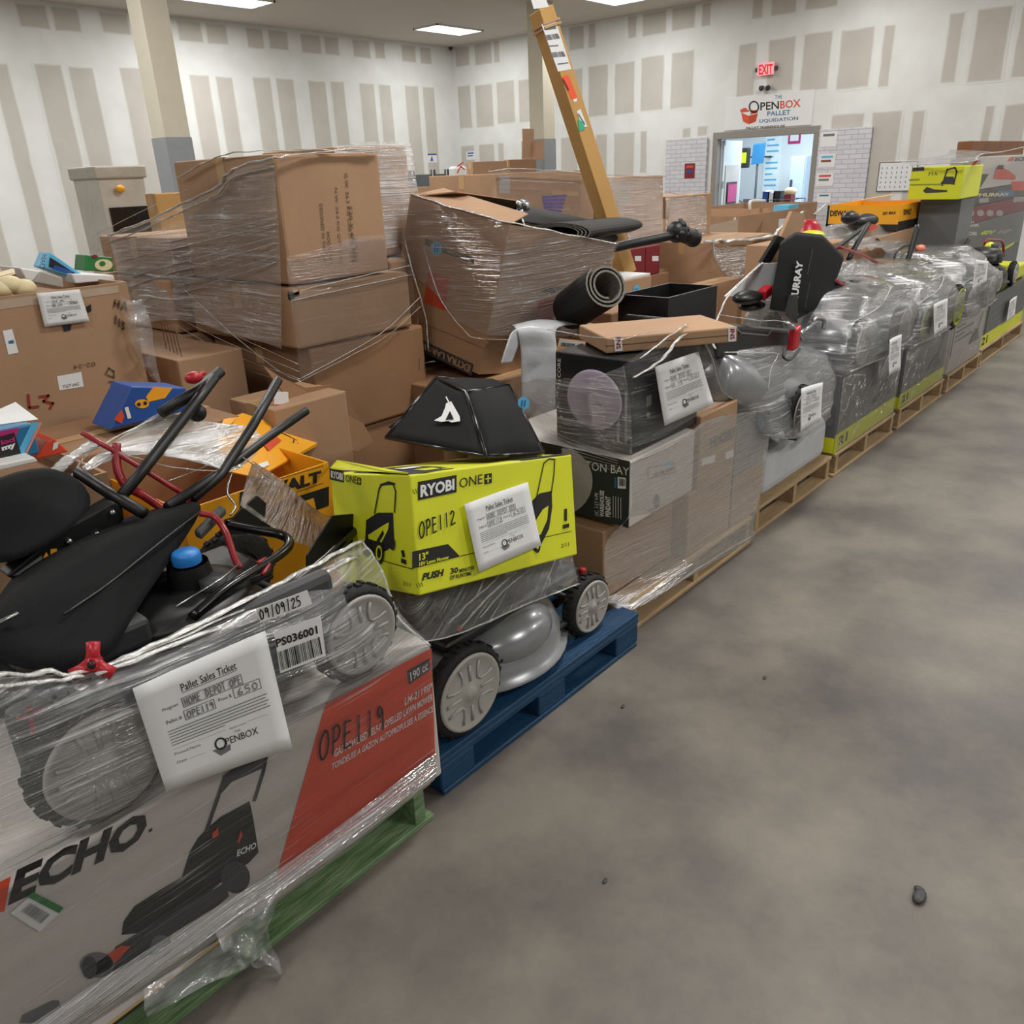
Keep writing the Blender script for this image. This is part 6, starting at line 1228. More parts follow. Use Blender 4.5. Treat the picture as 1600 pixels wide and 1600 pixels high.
# second open yellow tool box
cx = at(1407, 320, y=2.22); zt = cx.z; yb = at(1293, 326, x=cx.x).y
dw2, f, g = open_carton('tool_box', 'open yellow and black tool box before the right brick panel', (cx.x, 2.22, zt - .2), (at(1452, 319, y=2.22).x - cx.x, 0, 0), (0, yb - 2.22, 0), (0, 0, .2), M['yellow'], flaps=[[V((cx.x, yb, zt)), V((cx.x + .1, yb, zt)), V((cx.x + .3, 2.4, zt + .07)), V((cx.x + .2, 2.35, zt + .07))]])
pr = MB(); L_ = yb - 2.22
g.rect(pr, 0, L_, 0, .05, 0); f.rect(pr, 0, 1.2 if False else at(1452, 319, y=2.22).x - cx.x, 0, .07, 0); g.text(pr, 'DEWALT', [(1297, 338), (1333, 337), (1334, 329), (1297, 329)], 0, bold=.04); g.text(pr, '20V MAX', [(1379, 336), (1400, 335), (1400, 330), (1379, 331)], 0, bold=.03); f.text(pr, 'DEWALT', [(1412, 336), (1424, 335), (1424, 326), (1412, 327)], 0, bold=.03); g.rect(pr, L_ * .0, L_ * .03, 0, .2, 0); pr.build('printed_band', [M['ink']], dw2)
abox('cardboard_box', 'brown carton under the second open yellow tool box', cx.x + .02, cx.x + .6, 2.25, yb - .02, .142, zt - .203, 'card')
mb = MB(); mb.prism([q(1372, 372, 2.2), q(1440, 352, 2.2), q(1450, 350, 2.2), q(1452, 366, 2.2), q(1440, 376, 2.2), q(1380, 382, 2.2)], (0, .02, 0)); mb.build('cardboard_sheet', M['card'], label='torn brown cardboard sheet under film before the second yellow tool box', cat='cardboard')
abox('cardboard_box', 'brown carton behind the wrapped mowers near the coral knob', 6.02, 6.6, 2.3, 2.9, .142, .95, 'card')
abox('cardboard_box', 'brown carton under the red cap and lime pad', 5.4, 6.0, 2.12, 2.6, .142, at(1268, 369, y=2.25).z - .045, 'card')
abox('cardboard_box', 'brown carton behind the wrapped mowers beside the yellow tool box', 6.65, cx.x - .03, 2.25, 2.9, .142, 1.0, 'card')
film_cover('stretch_wrap', 'milky film draped between the upright black bag and the upright black rod', [q(1318, 410, 1.9), q(1300, 440, 1.8), q(1360, 458, 1.75), q(1395, 445, 1.75), q(1410, 420, 1.9), q(1350, 405, 2.0), V((6.6, 2.2, .9)), V((5.4, 2.2, .95))], FILMD, 141, lambda c, n: n.z > 0)
film_cover('stretch_wrap', 'film draped over the brown carton before the second yellow tool box', [q(1295, 352, 2.4), q(1330, 345, 2.4), q(1300, 385, 2.3), q(1370, 375, 2.25), q(1450, 375, 2.25), q(1480, 380, 2.2), q(1400, 395, 2.1), q(1470, 365, 2.4), V((7.6, 2.9, 1.0)), V((6.3, 2.9, 1.0))], FILMD, 143, lambda c, n: n.z > 0)
# small stuff on the floor
for (a, b, r, lab) in ((1436, 1404, .022, 'small dark crumb of debris alone on the open concrete floor'), (973, 1105, .008, 'tiny dark pebble on the floor near the blue pallet'), (1195, 1060, .008, 'tiny dark speck on the floor beyond the bare wood pallet'), (945, 1378, .007, 'tiny chip on the floor below the blue pallet')):
    p = at(a, b, z=0); mb = MB(); mb.ball(p + V((0, 0, r * .35)), r, sc=(1.2, .7, .35), nu=9, nv=6); mb.ball(p + V((r, r * .3, r * .3)), r * .6, sc=(.8, 1, .45), nu=8, nv=5); mb.build('debris', M['dkgrey'], label=lab, cat='debris')

# ================================================================ second row: tall carton stack, tilted mover's box, tan post box
q = lambda a, b, y: at(a, b, y=y)
GS = 'brown cartons of the tall stack'
SX, SYF = 1.865, 2.78
def sbox(lab, x0, x1, y0, y1, z0, z1, m='card'): return abox('cardboard_box', lab, x0, x1, y0, y1, z0, z1, m, group=GS, tape=True, bevel=.012)
z1 = at(440, 452, y=SYF).z; z2 = at(443, 552, y=SYF).z; z3 = at(462, 690, y=SYF).z
bt, f, g, tp = sbox('big brown carton with vertical printed lettering topmost on the tall stack', SX, 2.37, SYF, 3.52, z1 + .01, 1.762)
pr = MB()
rnt = random.Random(9)
def printed_col(a0, b0, a1, b1, t, h):
    f.text(pr, t, [(a0, b0), (a1, b1), (a1 + h, b1 + .5), (a0 + h, b0 + .5)], 0, e=2)
printed_col(499, 318, 506, 410, 'DESIGNED IN THE USA', 5); printed_col(510, 362, 515, 412, 'MODEL NO', 5); printed_col(522, 293, 530, 412, 'N.W. 24.2 KG QTY 1 PC', 5); printed_col(538, 270, 548, 410, 'G.W. 26.5 KG CARTON SIZE', 5); printed_col(545, 322, 551, 408, '520 X 480 MM', 5); printed_col(553, 372, 556, 408, 'CTN NO', 4)
g.line(pr, [(395, 405), (430, 412)], .004, 0); pr.build('printed_lettering', M['inkbrown'], bt)
sbox('brown carton on the left shoulder of the tall stack behind the topmost one', 1.80, 2.36, 3.54, 4.25, z1 + .01, 1.46, 'card')
sbox('brown carton under the big topmost carton of the tall stack', SX - .02, 2.45, SYF - .03, 3.55, z2 + .006, z1, 'card')
sbox('lower left-hand brown carton of the tall stack behind', 1.78, 2.4, 3.58, 4.3, z2 + .006, z1, 'card')
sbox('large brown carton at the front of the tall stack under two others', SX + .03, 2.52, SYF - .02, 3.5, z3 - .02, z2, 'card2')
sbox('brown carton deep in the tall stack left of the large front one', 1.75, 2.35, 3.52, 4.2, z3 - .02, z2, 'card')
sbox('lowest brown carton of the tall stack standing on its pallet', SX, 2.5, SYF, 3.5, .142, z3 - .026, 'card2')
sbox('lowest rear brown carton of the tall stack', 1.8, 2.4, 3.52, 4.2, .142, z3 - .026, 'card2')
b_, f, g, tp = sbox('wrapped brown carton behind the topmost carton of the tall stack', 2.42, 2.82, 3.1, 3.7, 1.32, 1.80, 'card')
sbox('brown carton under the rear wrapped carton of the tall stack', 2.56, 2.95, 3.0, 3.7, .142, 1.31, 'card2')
pallet('bare wood pallet under the tall carton stack', 1.74, 2.96, 2.74, 4.3, 'woodp')
b_, f, g, tp = abox('cardboard_box', 'brown carton printed with lines low left of the tall stack', 1.46, 1.74, 3.0, 3.9, .55, 1.05, 'card', tape=False)
pr = MB()
for k in range(5): g.line(pr, [(252 + 5 * k, 505 + 2 * k), (260 + 6 * k, 545 + 3 * k)], .006, 0)
pr.build('printed_lines', M['inkbrown'], b_)
abox('cardboard_box', 'brown carton below the line-printed one left of the tall stack', 1.44, 1.74, 3.0, 3.9, .0, .545, 'card2')
b_, f, g, tp = abox('cardboard_box', 'small brown carton before the tall stack behind the black handles', 1.50, 1.82, 2.45, 2.74, .40, .93, 'card', tape=True)
abox('cardboard_box', 'brown carton under the small one before the tall stack', 1.48, 1.84, 2.62, 2.76, .0, .395, 'card2') if False else None
# film around the stack
wS = thing('stretch_wrap', (SX, SYF, .5), 'glossy clear film strung around the tall carton stack', 'plastic wrap')
cr = lambda z, d=.012: V((SX - d, SYF - d, z))
lx = lambda a, b, x=1.835: at(a, b, x=x)
TE = [lx(170, 368, 1.77), lx(228, 346, 1.78), lx(290, 316, 1.81), lx(340, 292), lx(366, 264), lx(428, 246)]
mb = MB(); mb.grid(film_grid([TE, [lx(180, 410, 1.77), lx(238, 392, 1.78), lx(295, 372, 1.81), lx(340, 350), lx(385, 330), lx(432, 310)], [lx(190, 455, 1.77), lx(250, 440, 1.78), lx(300, 430, 1.81), lx(345, 425), lx(390, 415), lx(438, 405, 1.83)], [lx(215, 505, 1.75), lx(262, 500, 1.76), lx(310, 505, 1.80), lx(350, 520, 1.81), lx(395, 530, 1.81), lx(440, 545, 1.81)]], 9, .006, 151, .014)); mb.build('film_sheet', FILM, wS)
mb = MB(); film_strand(mb, TE, .018, 190); film_strand(mb, [p + V((-.01, 0, -.03)) for p in TE], .010, 191); film_strand(mb, [lx(428, 246), q(480, 240, SYF - .02), q(540, 235, SYF - .02), q(584, 238, SYF - .02)], .012, 192)
for k in range(9): film_strand(mb, [lx(175 + 4 * k, 380 + 14 * k, 1.76), lx(290, 360 + 12 * k, 1.80), lx(430, 330 + 10 * k, 1.825)], .003 + .002 * (k % 3), 193 + k)
mb.build('film_rope', FILMW, wS)
mb = MB(); mb.grid(film_grid([[q(188, 462, 2.98), q(205, 470, 2.96), q(222, 468, 2.97)], [q(196, 500, 2.97), q(212, 506, 2.94), q(236, 505, 2.96)], [q(206, 535, 2.97), q(224, 540, 2.94), q(240, 540, 2.97)], [q(222, 570, 2.97), q(234, 574, 2.95), q(246, 575, 2.97)], [q(240, 594, 2.97), q(247, 598, 2.96), q(252, 600, 2.97)]], 7, .02, 187, .05)); mb.build('loose_film_tail', FILMT, wS)
mb = MB(); rows = [[cr(1.4), V((2.05, SYF - .012, 1.42)), V((2.2, SYF - .012, 1.45)), V((2.39, SYF - .012, 1.44))], [cr(1.25, .03), V((2.05, SYF - .035, 1.28)), V((2.25, SYF - .035, 1.30)), V((2.46, SYF - .035, 1.30))], [cr(1.06, .04), V((2.1, SYF - .04, 1.10)), V((2.3, SYF - .04, 1.12)), V((2.47, SYF - .035, 1.14))], [cr(.93, .04), V((2.1, SYF - .04, 1.0)), V((2.3, SYF - .04, 1.08)), V((2.5, SYF - .03, 1.12))]]
mb.grid(film_grid(rows, 9, .003, 153, .006)); mb.build('film_sheet', FILMC, wS)
mb = MB(); rows = [[V((2.38, 3.08, 1.80)), V((2.5, 3.08, 1.81)), V((2.65, 3.08, 1.82)), V((2.83, 3.08, 1.81))], [V((2.38, 3.07, 1.6)), V((2.5, 3.07, 1.6)), V((2.65, 3.07, 1.6)), V((2.84, 3.07, 1.6))], [V((2.38, 3.07, 1.36)), V((2.5, 3.07, 1.36)), V((2.65, 3.07, 1.36)), V((2.86, 3.07, 1.38))]]
mb.grid(film_grid(rows, 9, .006, 155, .008)); mb.build('film_sheet', FILMD, wS)
mb = MB()
S = lambda pts, w, s: film_strand(mb, pts, w, s)
S([V((1.84, 3.45, 1.70)), V((1.845, 3.1, 1.768)), V((1.87, 2.9, 1.775)), V((2.1, 2.77, 1.772)), V((2.36, 2.76, 1.772))], .010, 157)
for k in range(5): S([V((1.77, 4.24, 1.46 - .03 * k)), V((1.80, 3.8, 1.56 - .05 * k)), V((1.85, 3.15, 1.70 - .07 * k))], .0035, 158 + k)
S([cr(1.27, .02), V((2.1, SYF - .04, 1.29)), V((2.46, SYF - .04, 1.31))], .006, 164); S([cr(1.24, .03), V((2.1, SYF - .04, 1.255)), V((2.46, SYF - .04, 1.27))], .005, 165)
S([cr(.94, .04), V((2.15, SYF - .045, 1.02)), V((2.3, SYF - .045, 1.07)), V((2.5, SYF - .04, 1.17))], .004, 166); S([cr(.93, .04), V((2.15, SYF - .045, 1.0)), V((2.3, SYF - .045, 1.04)), V((2.5, SYF - .04, 1.13))], .003, 167)
S([V((1.80, 3.5, 1.25)), V((1.80, 3.2, 1.1)), V((1.82, 2.9, .96)), cr(.93, .05)], .004, 169)
for k in range(4): S([V((1.77, 3.9 - .1 * k, 1.24 - .06 * k)), V((1.81, 3.3, 1.10 - .05 * k)), cr(1.0 - .03 * k, .05)], .003, 170 + k)
mb.build('film_rope', FILMW, wS)
mb = MB(); c = V((SX - .03, SYF - .03, 1.24)); mb.hexa(c, (.05, 0, .01), (0, .02, 0), (0, 0, .03)); mb.build('black_clip', M['black'], label='small black clip caught in the film at the corner of the tall stack', cat='clip', bevel=.006)

# tilted mover's carton
up = V((.17, -.19, .967)).normalized(); bb_ = V((0, 1, 0)); bb_ = (bb_ - up * bb_.dot(up)).normalized(); aa = bb_.cross(up)
if aa.x < 0: aa = -aa
P = at(748, 585, y=2.5); lc = along(P, up, 800, 352); lb = along(P, bb_, 605, 525); la = .80
fl1 = lambda s, t, h: P + up * (lc + h) + aa * s + bb_ * t
hd, f, g = open_carton('moving_box', 'tilted open moving carton with an orange square and EXTRA LARGE printed upside down', P, aa * la, bb_ * lb, up * lc, M['card'], th=.007,
    flaps=[[fl1(0, lb, 0), fl1(0, 0, 0), fl1(.16, .05, .05), fl1(.2, lb, .06)], [fl1(0, lb, 0), fl1(la * .9, lb, .02), fl1(la * .8, lb * .72, .09), fl1(.1, lb * .7, .07)]])
pr = MB(); OR, GY, CD, TP = range(4)
g.pp(pr, [(669, 426), (702, 432), (695, 486), (662, 472)], OR)
for k in range(3): g.line(pr, [(670 + 6 * k, 440 + 4 * k), (684 + 5 * k, 462 + 4 * k)], .004, CD, 2)
g.pp(pr, [(657, 530), (740, 569), (737, 587), (657, 548)], GY); g.text(pr, 'EXTRA LARGE', [(736, 571), (661, 536), (661, 545), (733, 582)], CD, bold=.03)
g.pp(pr, [(665, 372), (700, 388), (742, 404), (740, 412), (698, 397), (664, 382)], GY, 1); g.text(pr, 'THE HOME DEPOT', [(738, 404), (670, 377), (670, 382), (737, 410)], CD, bold=.02)
f.pp(pr, [(838, 492), (842, 470), (880, 466), (886, 484), (860, 500)], OR); 
for k in range(3): f.line(pr, [(845 + 6 * k, 455 - 2 * k), (868 + 5 * k, 456 - 3 * k)], .006, GY, 1)
pr.build('printed_lettering', [mat('print_redorange', 'b9472c', .6), M['dkgrey'], M['card'], M['tapeclear']], hd)
mb = MB(); mb.hexa(P + aa * .0 + up * .12 - aa * .002, bb_ * lb, aa * -.002, up * .002); mb.build('bottom_crease', M['card2'], hd)
sticker_round('round blue sticker high on the tilted moving carton', g, 682, 388, 9, 11.5); sticker_round('round blue sticker folded at the left edge of the tilted moving carton', g, 621, 483, 7, 10)
mb = MB(); mb.poly([g.px(a, b, 4) for a, b in arc(613, 415, 6, 11, n=18)]); mb.build('round_sticker', M['paper'], label='round white sticker at the upper left edge of the tilted moving carton', cat='sticker', solid=.0006, fix=False)
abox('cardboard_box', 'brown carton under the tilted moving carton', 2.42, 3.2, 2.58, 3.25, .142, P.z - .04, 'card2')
o, f2, g2, tp = abox('cardboard_box', 'dark brown carton with arrows right of the tall stack below the tilted moving carton', 2.30, 2.41, 2.56, 3.0, .142, .97, 'card2') if False else (None,) * 4
b_, f, g2, tp = abox('cardboard_box', 'brown carton with two printed arrows below the tilted moving carton', 2.56, 3.35, 2.42, 2.57, .30, P.z - .03, 'card')
pr = MB(); f.line(pr, [(655, 560), (655, 578)], .006, 0); f.line(pr, [(663, 562), (663, 580)], .006, 0); pr.build('printed_arrows', M['inkbrown'], b_)
abox('cardboard_box', 'brown carton lowest under the arrow-printed one', 2.55, 3.36, 2.5, 2.575, .0, .29, 'card2') if False else None
pallet('bare wood pallet under the tilted moving carton', 2.42, 3.5, 2.66, 3.7, 'woodp') if False else None
wH = thing('stretch_wrap', P, 'clear film around the tilted moving carton with a white rolled edge', 'plastic wrap')
mb = MB(); pt = lambda s, t, h: P + aa * s + bb_ * t + up * h
rows = [[pt(-.012, lb, lc), pt(-.014, lb * .6, lc), pt(-.014, lb * .3, lc), pt(-.012, -.012, lc)], [pt(-.014, lb, lc * .7), pt(-.016, lb * .6, lc * .7), pt(-.016, lb * .3, lc * .65), pt(-.014, -.014, lc * .65)], [pt(-.012, lb * .9, lc * .5), pt(-.014, lb * .55, lc * .42), pt(-.014, lb * .3, lc * .3), pt(-.012, -.012, lc * .28)]]
mb.grid(film_grid(rows, 8, .003, 181, .004)); mb.build('film_sheet', FILM, wH)
mb = MB(); rows = [[pt(-.012, -.012, lc), pt(.25, -.014, lc), pt(.5, -.014, lc), pt(la, -.012, lc)], [pt(-.012, -.014, lc * .65), pt(.25, -.016, lc * .65), pt(.5, -.016, lc * .65), pt(la, -.014, lc * .65)], [pt(-.012, -.012, lc * .28), pt(.25, -.014, lc * .28), pt(.5, -.014, lc * .28), pt(la, -.012, lc * .3)]]
mb.grid(film_grid(rows, 8, .003, 183, .004)); mb.build('film_sheet', FILM, wH)
mb = MB(); film_strand(mb, [pt(0, lb, lc + .01), pt(-.01, lb * .5, lc + .005), pt(0, 0, lc + .01), pt(.3, -.01, lc + .005), pt(la, -.01, lc)], .012, 185); film_strand(mb, [pt(-.01, lb, lc * .75), pt(-.02, lb * .8, lc * .5), pt(-.02, lb * .6, lc * .25), pt(-.02, lb * .5, lc * .02)], .006, 186); film_strand(mb, [pt(-.012, lb * .75, lc * .7), pt(-.02, lb * .5, lc * .42), pt(-.02, lb * .2, lc * .26), pt(-.015, 0, lc * .25), pt(.5, -.02, lc * .27)], .004, 187); film_strand(mb, [pt(-.015, lb * .7, lc * .3), pt(-.03, lb * .62, lc * .05), pt(-.05, lb * .55, -.05), pt(-.03, lb * .4, -.02)], .005, 188)
mb.build('film_rope', FILMW, wH)
# rolled mats standing out of that carton
def mat_roll(lab, e0, e1, r, turns=2.6, flat=1.0):
    e0, e1 = V(e0), V(e1); ax = (e0 - e1).normalized(); x = V((0, 0, 1)).cross(ax).normalized(); y = ax.cross(x); L = (e0 - e1).length; n = int(turns * 24); th = .009
    ins, outs = [], []
    for k in range(n + 1):
        t = 2 * math.pi * turns * k / n; R = r * (1 - .42 * k / n); d = x * math.cos(t + 2.2) + y * (math.sin(t + 2.2) * flat); outs.append(e1 + d * R); ins.append(e1 + d * (R - th))
    mb = MB(); h = ax * L
    for k in range(n):
        a, b, c, d = outs[k], outs[k + 1], ins[k + 1], ins[k]
        mb.add([a, b, b + h, a + h], [(0, 1, 2, 3)], 0, True); mb.add([d, c, c + h, d + h], [(3, 2, 1, 0)], 1, True); mb.add([a + h, b + h, c + h, d + h], [(0, 1, 2, 3)], 1); mb.add([a, b, c, d], [(3, 2, 1, 0)], 1)
    return mb.build('rolled_mat', [M['rubber'], M['mattop']], label=lab, cat='mat', group='rolled rubber mats', fix=False)
mat_roll('rolled black rubber mat with open spiral end right of the tilted carton', at(948, 446, y=2.03), at(894, 484, y=2.34), .10, 2.4)
mat_roll('flattened grey-edged mat roll lying in the top of the tilted carton', at(868, 364, y=2.5), at(960, 352, y=2.95), .185, 4.2, .27)
mat_roll('second flattened mat roll behind under the tan post box', at(905, 358, y=2.75), at(955, 372, y=2.85), .05, 2.0, .6)
mb = MB(); mb.grid(film_grid([[q(735, 318, 3.0), q(800, 320, 3.0), q(880, 334, 3.0), q(930, 346, 3.05)], [q(745, 325, 2.9), q(810, 330, 2.9), q(880, 344, 2.9), q(930, 356, 2.95)], [q(750, 335, 2.75), q(810, 345, 2.8), q(880, 358, 2.85), q(935, 368, 2.9)]], 6, .002, 191, .01)); mb.build('rubber_mat', M['rubber'], label='loose black rubber mat folded in the mouth of the tilted carton', cat='mat', solid=.006, fix=False)
t = thing('tow_bar', q(930, 385, 2.5), 'black tow bar with a knobbed end reaching right over the tilted carton', 'bar')
mb = MB(); mb.tube(bez([q(912, 375, 2.55), q(945, 388, 2.5), q(990, 380, 2.45), q(1055, 367, 2.4)], 6), .024, seg=10); mb.build('tube', M['black'], t)
mb = MB(); c = q(1058, 362, 2.4); mb.ball(c, .06, sc=(1, 1, 1.0)); c2 = q(1083, 372, 2.4); mb.ball(c2, .05); mb.tube([c, c2], .045, seg=10)
rnd = random.Random(4)
for k in range(12): d = V((rnd.uniform(-1, 1), rnd.uniform(-1, .2), rnd.uniform(-1, 1))).normalized(); mb.ball(c + d * .05, .02)
mb.build('knobbed_end', M['black'], t)
t = thing('metal_hardware', q(808, 335, 2.6), 'shiny steel hardware clamp standing in the mouth of the tilted carton', 'hardware')
mb = MB(); mb.tube([q(790, 355, 2.6), q(812, 328, 2.6)], .012, seg=8); mb.tube([q(812, 332, 2.6), q(822, 362, 2.55)], .007, seg=6); mb.build('rod', M['steel'], t)
mb = MB()
for a, b in ((812, 320), (818, 318), (823, 322), (816, 333), (811, 337)): mb.lathe([(0, .01), (.02, .01), (.022, 0), (.02, -.01), (0, -.01)], q(a, b, 2.6), (.3, -.9, .2), seg=12)
mb.build('nut', M['steel'], t)
# tan post box
d = (at(840, 6, y=3.15) - at(958, 372, y=2.95)).normalized(); vw = (at(900, 200, y=3.05) - EYE).normalized(); r_ = d.cross(vw).normalized()
if r_.dot(CR) < 0: r_ = -r_
M0 = at(958, 372, y=2.95) - d * .25; Lp = (at(846, 12, y=3.15) - M0).length
pa = r_ * .078 + vw * .06; pb = -r_ * .055 + vw * .09; pb = (pb - pa * (pb.dot(pa) / pa.dot(pa)))
pb_, f, g, tp = carton('post_carton', 'very long narrow tan carton standing tilted in the middle', M0, pa, pb, d * Lp, M['card3'], tape=False, bevel=.004)
pr = MB(); f.pp(pr, [(872, 112), (893, 108), (868, 32), (846, 38)], 0); barcode(f, pr, [(854, 63), (876, 60), (872, 52), (850, 55)], 1, n=14, e=2); barcode(f, pr, [(862, 90), (885, 88), (881, 80), (860, 82)], 1, n=14, e=2); f.line(pr, [(852, 45), (868, 43)], .012, 1); f.line(pr, [(858, 72), (872, 71)], .006, 1); f.line(pr, [(872, 100), (888, 98)], .006, 1)
f.pp(pr, [(877, 120), (888, 117), (902, 152), (893, 156)], 2); f.line(pr, [(880, 124), (888, 140)], .012, 3, 2); f.pp(pr, [(895, 156), (901, 153), (902, 158), (897, 160)], 0, 2)
f.pp(pr, [(901, 174), (907, 170), (918, 198), (910, 199)], 0, 2); f.pp(pr, [(903, 186), (911, 190), (914, 202), (905, 205)], 4, 3); f.line(pr, [(904, 178), (914, 194)], .006, 1, 4)
f.pp(pr, [(834, 14), (858, 11), (852, -4), (830, 0)], 0, 2)
pr.build('shipping_label', [M['paper'], M['inkgrey'], mat('sticker_orange', 'f0592e', .5), M['maroon'], mat('sticker_green', '37b58a', .5)], pb_)
mb = MB(); top_ = M0 + d * (Lp - .10)
mb.hexa(top_ - pa * .08 - pb * .08, pa * 1.16, pb * 1.16, d * .012); mb.hexa(top_ - pa * .08 - pb * .08 + d * .02, pa * 1.16, pb * 1.16, d * .012); mb.build('strap_band', M['tape'], pb_)
# carton behind the black roll
b_, f, g, tp = abox('cardboard_box', 'wrapped white-topped carton with a blue sticker right of the rolled black mat', at(962, 460, y=2.62).x, at(1018, 440, y=2.62).x, 2.62, 3.2, .75, at(1018, 430, y=2.62).z, 'card', tape=False)
sticker_round('round blue sticker on the wrapped white-topped carton', f, 995, 455, 5.5, 10)
mb = MB(); mb.box(at(962, 460, y=2.62).x + .0, at(1018, 440, y=2.62).x, 2.63, 3.19, at(1018, 430, y=2.62).z + .001, at(1018, 430, y=2.62).z + .012); mb.build('white_lid', M['white'], b_)
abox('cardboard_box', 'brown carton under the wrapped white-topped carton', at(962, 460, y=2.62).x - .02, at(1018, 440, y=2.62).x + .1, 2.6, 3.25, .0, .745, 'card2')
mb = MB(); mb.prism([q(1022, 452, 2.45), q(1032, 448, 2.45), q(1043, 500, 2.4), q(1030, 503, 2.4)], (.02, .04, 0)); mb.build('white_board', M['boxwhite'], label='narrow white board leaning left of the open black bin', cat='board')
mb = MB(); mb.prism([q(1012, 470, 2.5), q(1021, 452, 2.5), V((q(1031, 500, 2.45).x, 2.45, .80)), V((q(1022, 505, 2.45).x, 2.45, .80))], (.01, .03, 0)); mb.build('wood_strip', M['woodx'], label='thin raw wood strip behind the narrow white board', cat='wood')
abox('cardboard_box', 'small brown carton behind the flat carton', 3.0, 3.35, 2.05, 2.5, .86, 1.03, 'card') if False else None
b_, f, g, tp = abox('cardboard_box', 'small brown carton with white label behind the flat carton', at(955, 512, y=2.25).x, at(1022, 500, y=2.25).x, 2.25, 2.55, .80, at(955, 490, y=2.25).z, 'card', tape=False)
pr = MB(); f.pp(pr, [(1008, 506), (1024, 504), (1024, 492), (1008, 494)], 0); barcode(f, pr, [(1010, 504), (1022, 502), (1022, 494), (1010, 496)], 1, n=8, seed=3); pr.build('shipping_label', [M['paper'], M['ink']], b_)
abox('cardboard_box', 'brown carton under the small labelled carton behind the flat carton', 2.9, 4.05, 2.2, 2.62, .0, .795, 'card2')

# ================================================================ left rear: large bin of toys, toy boxes, wrapped furniture
GY_ = 3.0; gx0, gx1 = at(-60, 480, y=GY_).x, at(232, 600, y=GY_).x; gz1 = at(100, 452, y=GY_).z; gz0 = at(100, 665, y=GY_).z
gb, f, g = open_carton('toy_bin', 'large open brown carton of toys at the left with a taped sales ticket', (gx0, GY_, gz0), (gx1 - gx0, 0, 0), (0, 1.0, 0), (0, 0, gz1 - gz0), M['card'], th=.012)
pr = MB(); f.pp(pr, [(0, 484), (186, 457), (185, 446), (0, 469)], 0); f.pp(pr, [(4, 517), (19, 514), (29, 551), (13, 554)], 1); f.pp(pr, [(13, 533), (21, 531), (22, 536), (14, 537)], 2, 2)
pr.build('tape_strip', [M['tapeclear'], M['paper'], M['teal']], gb); pr = MB(); f.pp(pr, [(93, 610), (131, 604), (127, 581), (89, 588)], 1); f.text(pr, 'TGT-HC', [(98, 607), (124, 602), (124, 597), (98, 602)], 3); pr.build('paper_label', [M['tapeclear'], M['paper'], M['teal'], M['inkbrown']], gb); pr = MB(); f.text(pr, '02-24', [(149, 565), (115, 571), (115, 577), (149, 572)], 3)
hand(f, pr, 'HA', [(176, 478), (200, 486), (200, 474), (178, 468)], .006, 3); hand(f, pr, '113', [(178, 503), (195, 518), (195, 505), (178, 492)], .006, 3); f.line(pr, [(44, 617), (46, 637), (60, 635)], .008, 4); f.line(pr, [(62, 620), (76, 618), (68, 627), (83, 630), (78, 638)], .008, 4)
f.line(pr, [(165, 585), (170, 575), (178, 580), (178, 590), (168, 586)], .005, 3); f.line(pr, [(170, 597), (178, 596), (174, 602)], .005, 3); f.pp(pr, [(134, 480), (142, 475), (143, 486), (137, 489)], 5, 2); f.pp(pr, [(97, 508), (112, 506), (110, 516), (100, 518)], 5, 2)
pr.build('markings', [M['tapeclear'], M['paper'], M['teal'], M['inkbrown'], mat('ink_red', '8a2a22', .6), M['boxblack']], gb)
ticket('sales ticket taped on the large toy bin at the left', [(70, 511), (140, 502), (124, 452), (57, 458)], 'HAN', 'HA 113', '250', y=GY_ - .012)
mb = MB(); mb.box(gx0 + .02, gx1 - .02, GY_ + .02, 3.98, 0, gz0 - .004); mb.build('cardboard_box', M['card2'], label='dark brown carton under the large toy bin at the left', cat='box', bevel=.01)
def tbox(name, lab, cat, q4, y, dep, m, th=None, up=V((0, 0, 1))):
    P = [at(a, b, y=y) for a, b in q4]; mb = MB(); mb.prism(P, (0, dep, 0)); return mb.build(name, M[m], label=lab, cat=cat, bevel=.004), Face(P[0], P[1] - P[0], P[3] - P[0])
ty = 3.25
o, f = tbox('toy_box', 'pale blue toy box with a dark window leaning out of the toy bin', 'toy box', [(68, 418), (132, 441), (134, 432), (78, 394)], ty, .1, 'sky'); pr = MB(); f.pp(pr, [(76, 417), (118, 432), (118, 427), (78, 402)], 0); f.pp(pr, [(82, 420), (112, 430), (113, 424), (86, 414)], 1, 2); f.text(pr, 'CRASH', [(61, 418), (66, 398), (74, 398), (69, 420)], 0); pr.build('window', [M['boxblack'], M['blue']], o)
o, f = tbox('toy_box', 'green toy box at the back right of the toy bin', 'toy box', [(132, 423), (178, 425), (176, 402), (134, 398)], ty + .2, .1, 'green'); pr = MB(); f.pp(pr, arc(162, 414, 14, 9), 0); f.pp(pr, arc(160, 412, 5, 4), 1, 2); f.pp(pr, arc(148, 401, 5, 3), 2, 2); pr.build('printed_picture', [M['cream'], M['green'], M['maroon']], o)
o, f = tbox('toy_box', 'white toy carton tilted at the left of the toy bin', 'toy box', [(50, 452), (82, 440), (66, 424), (30, 418)], ty - .1, .2, 'white')
o, f = tbox('toy_box', 'grey-white toy carton right of the tilted white one', 'toy box', [(52, 441), (100, 450), (98, 434), (66, 424)], ty - .12, .12, 'hub')
o, f = tbox('toy_box', 'flat white toy box lying at the right of the toy bin', 'toy box', [(118, 443), (180, 438), (178, 430), (112, 428)], ty - .05, .25, 'paper')
EGG, f = tbox('egg_box', 'open cream box of toy eggs at the left end of the toy bin', 'toy box', [(-12, 462), (44, 455), (24, 426), (-14, 436)], ty - .15, .2, 'brown')
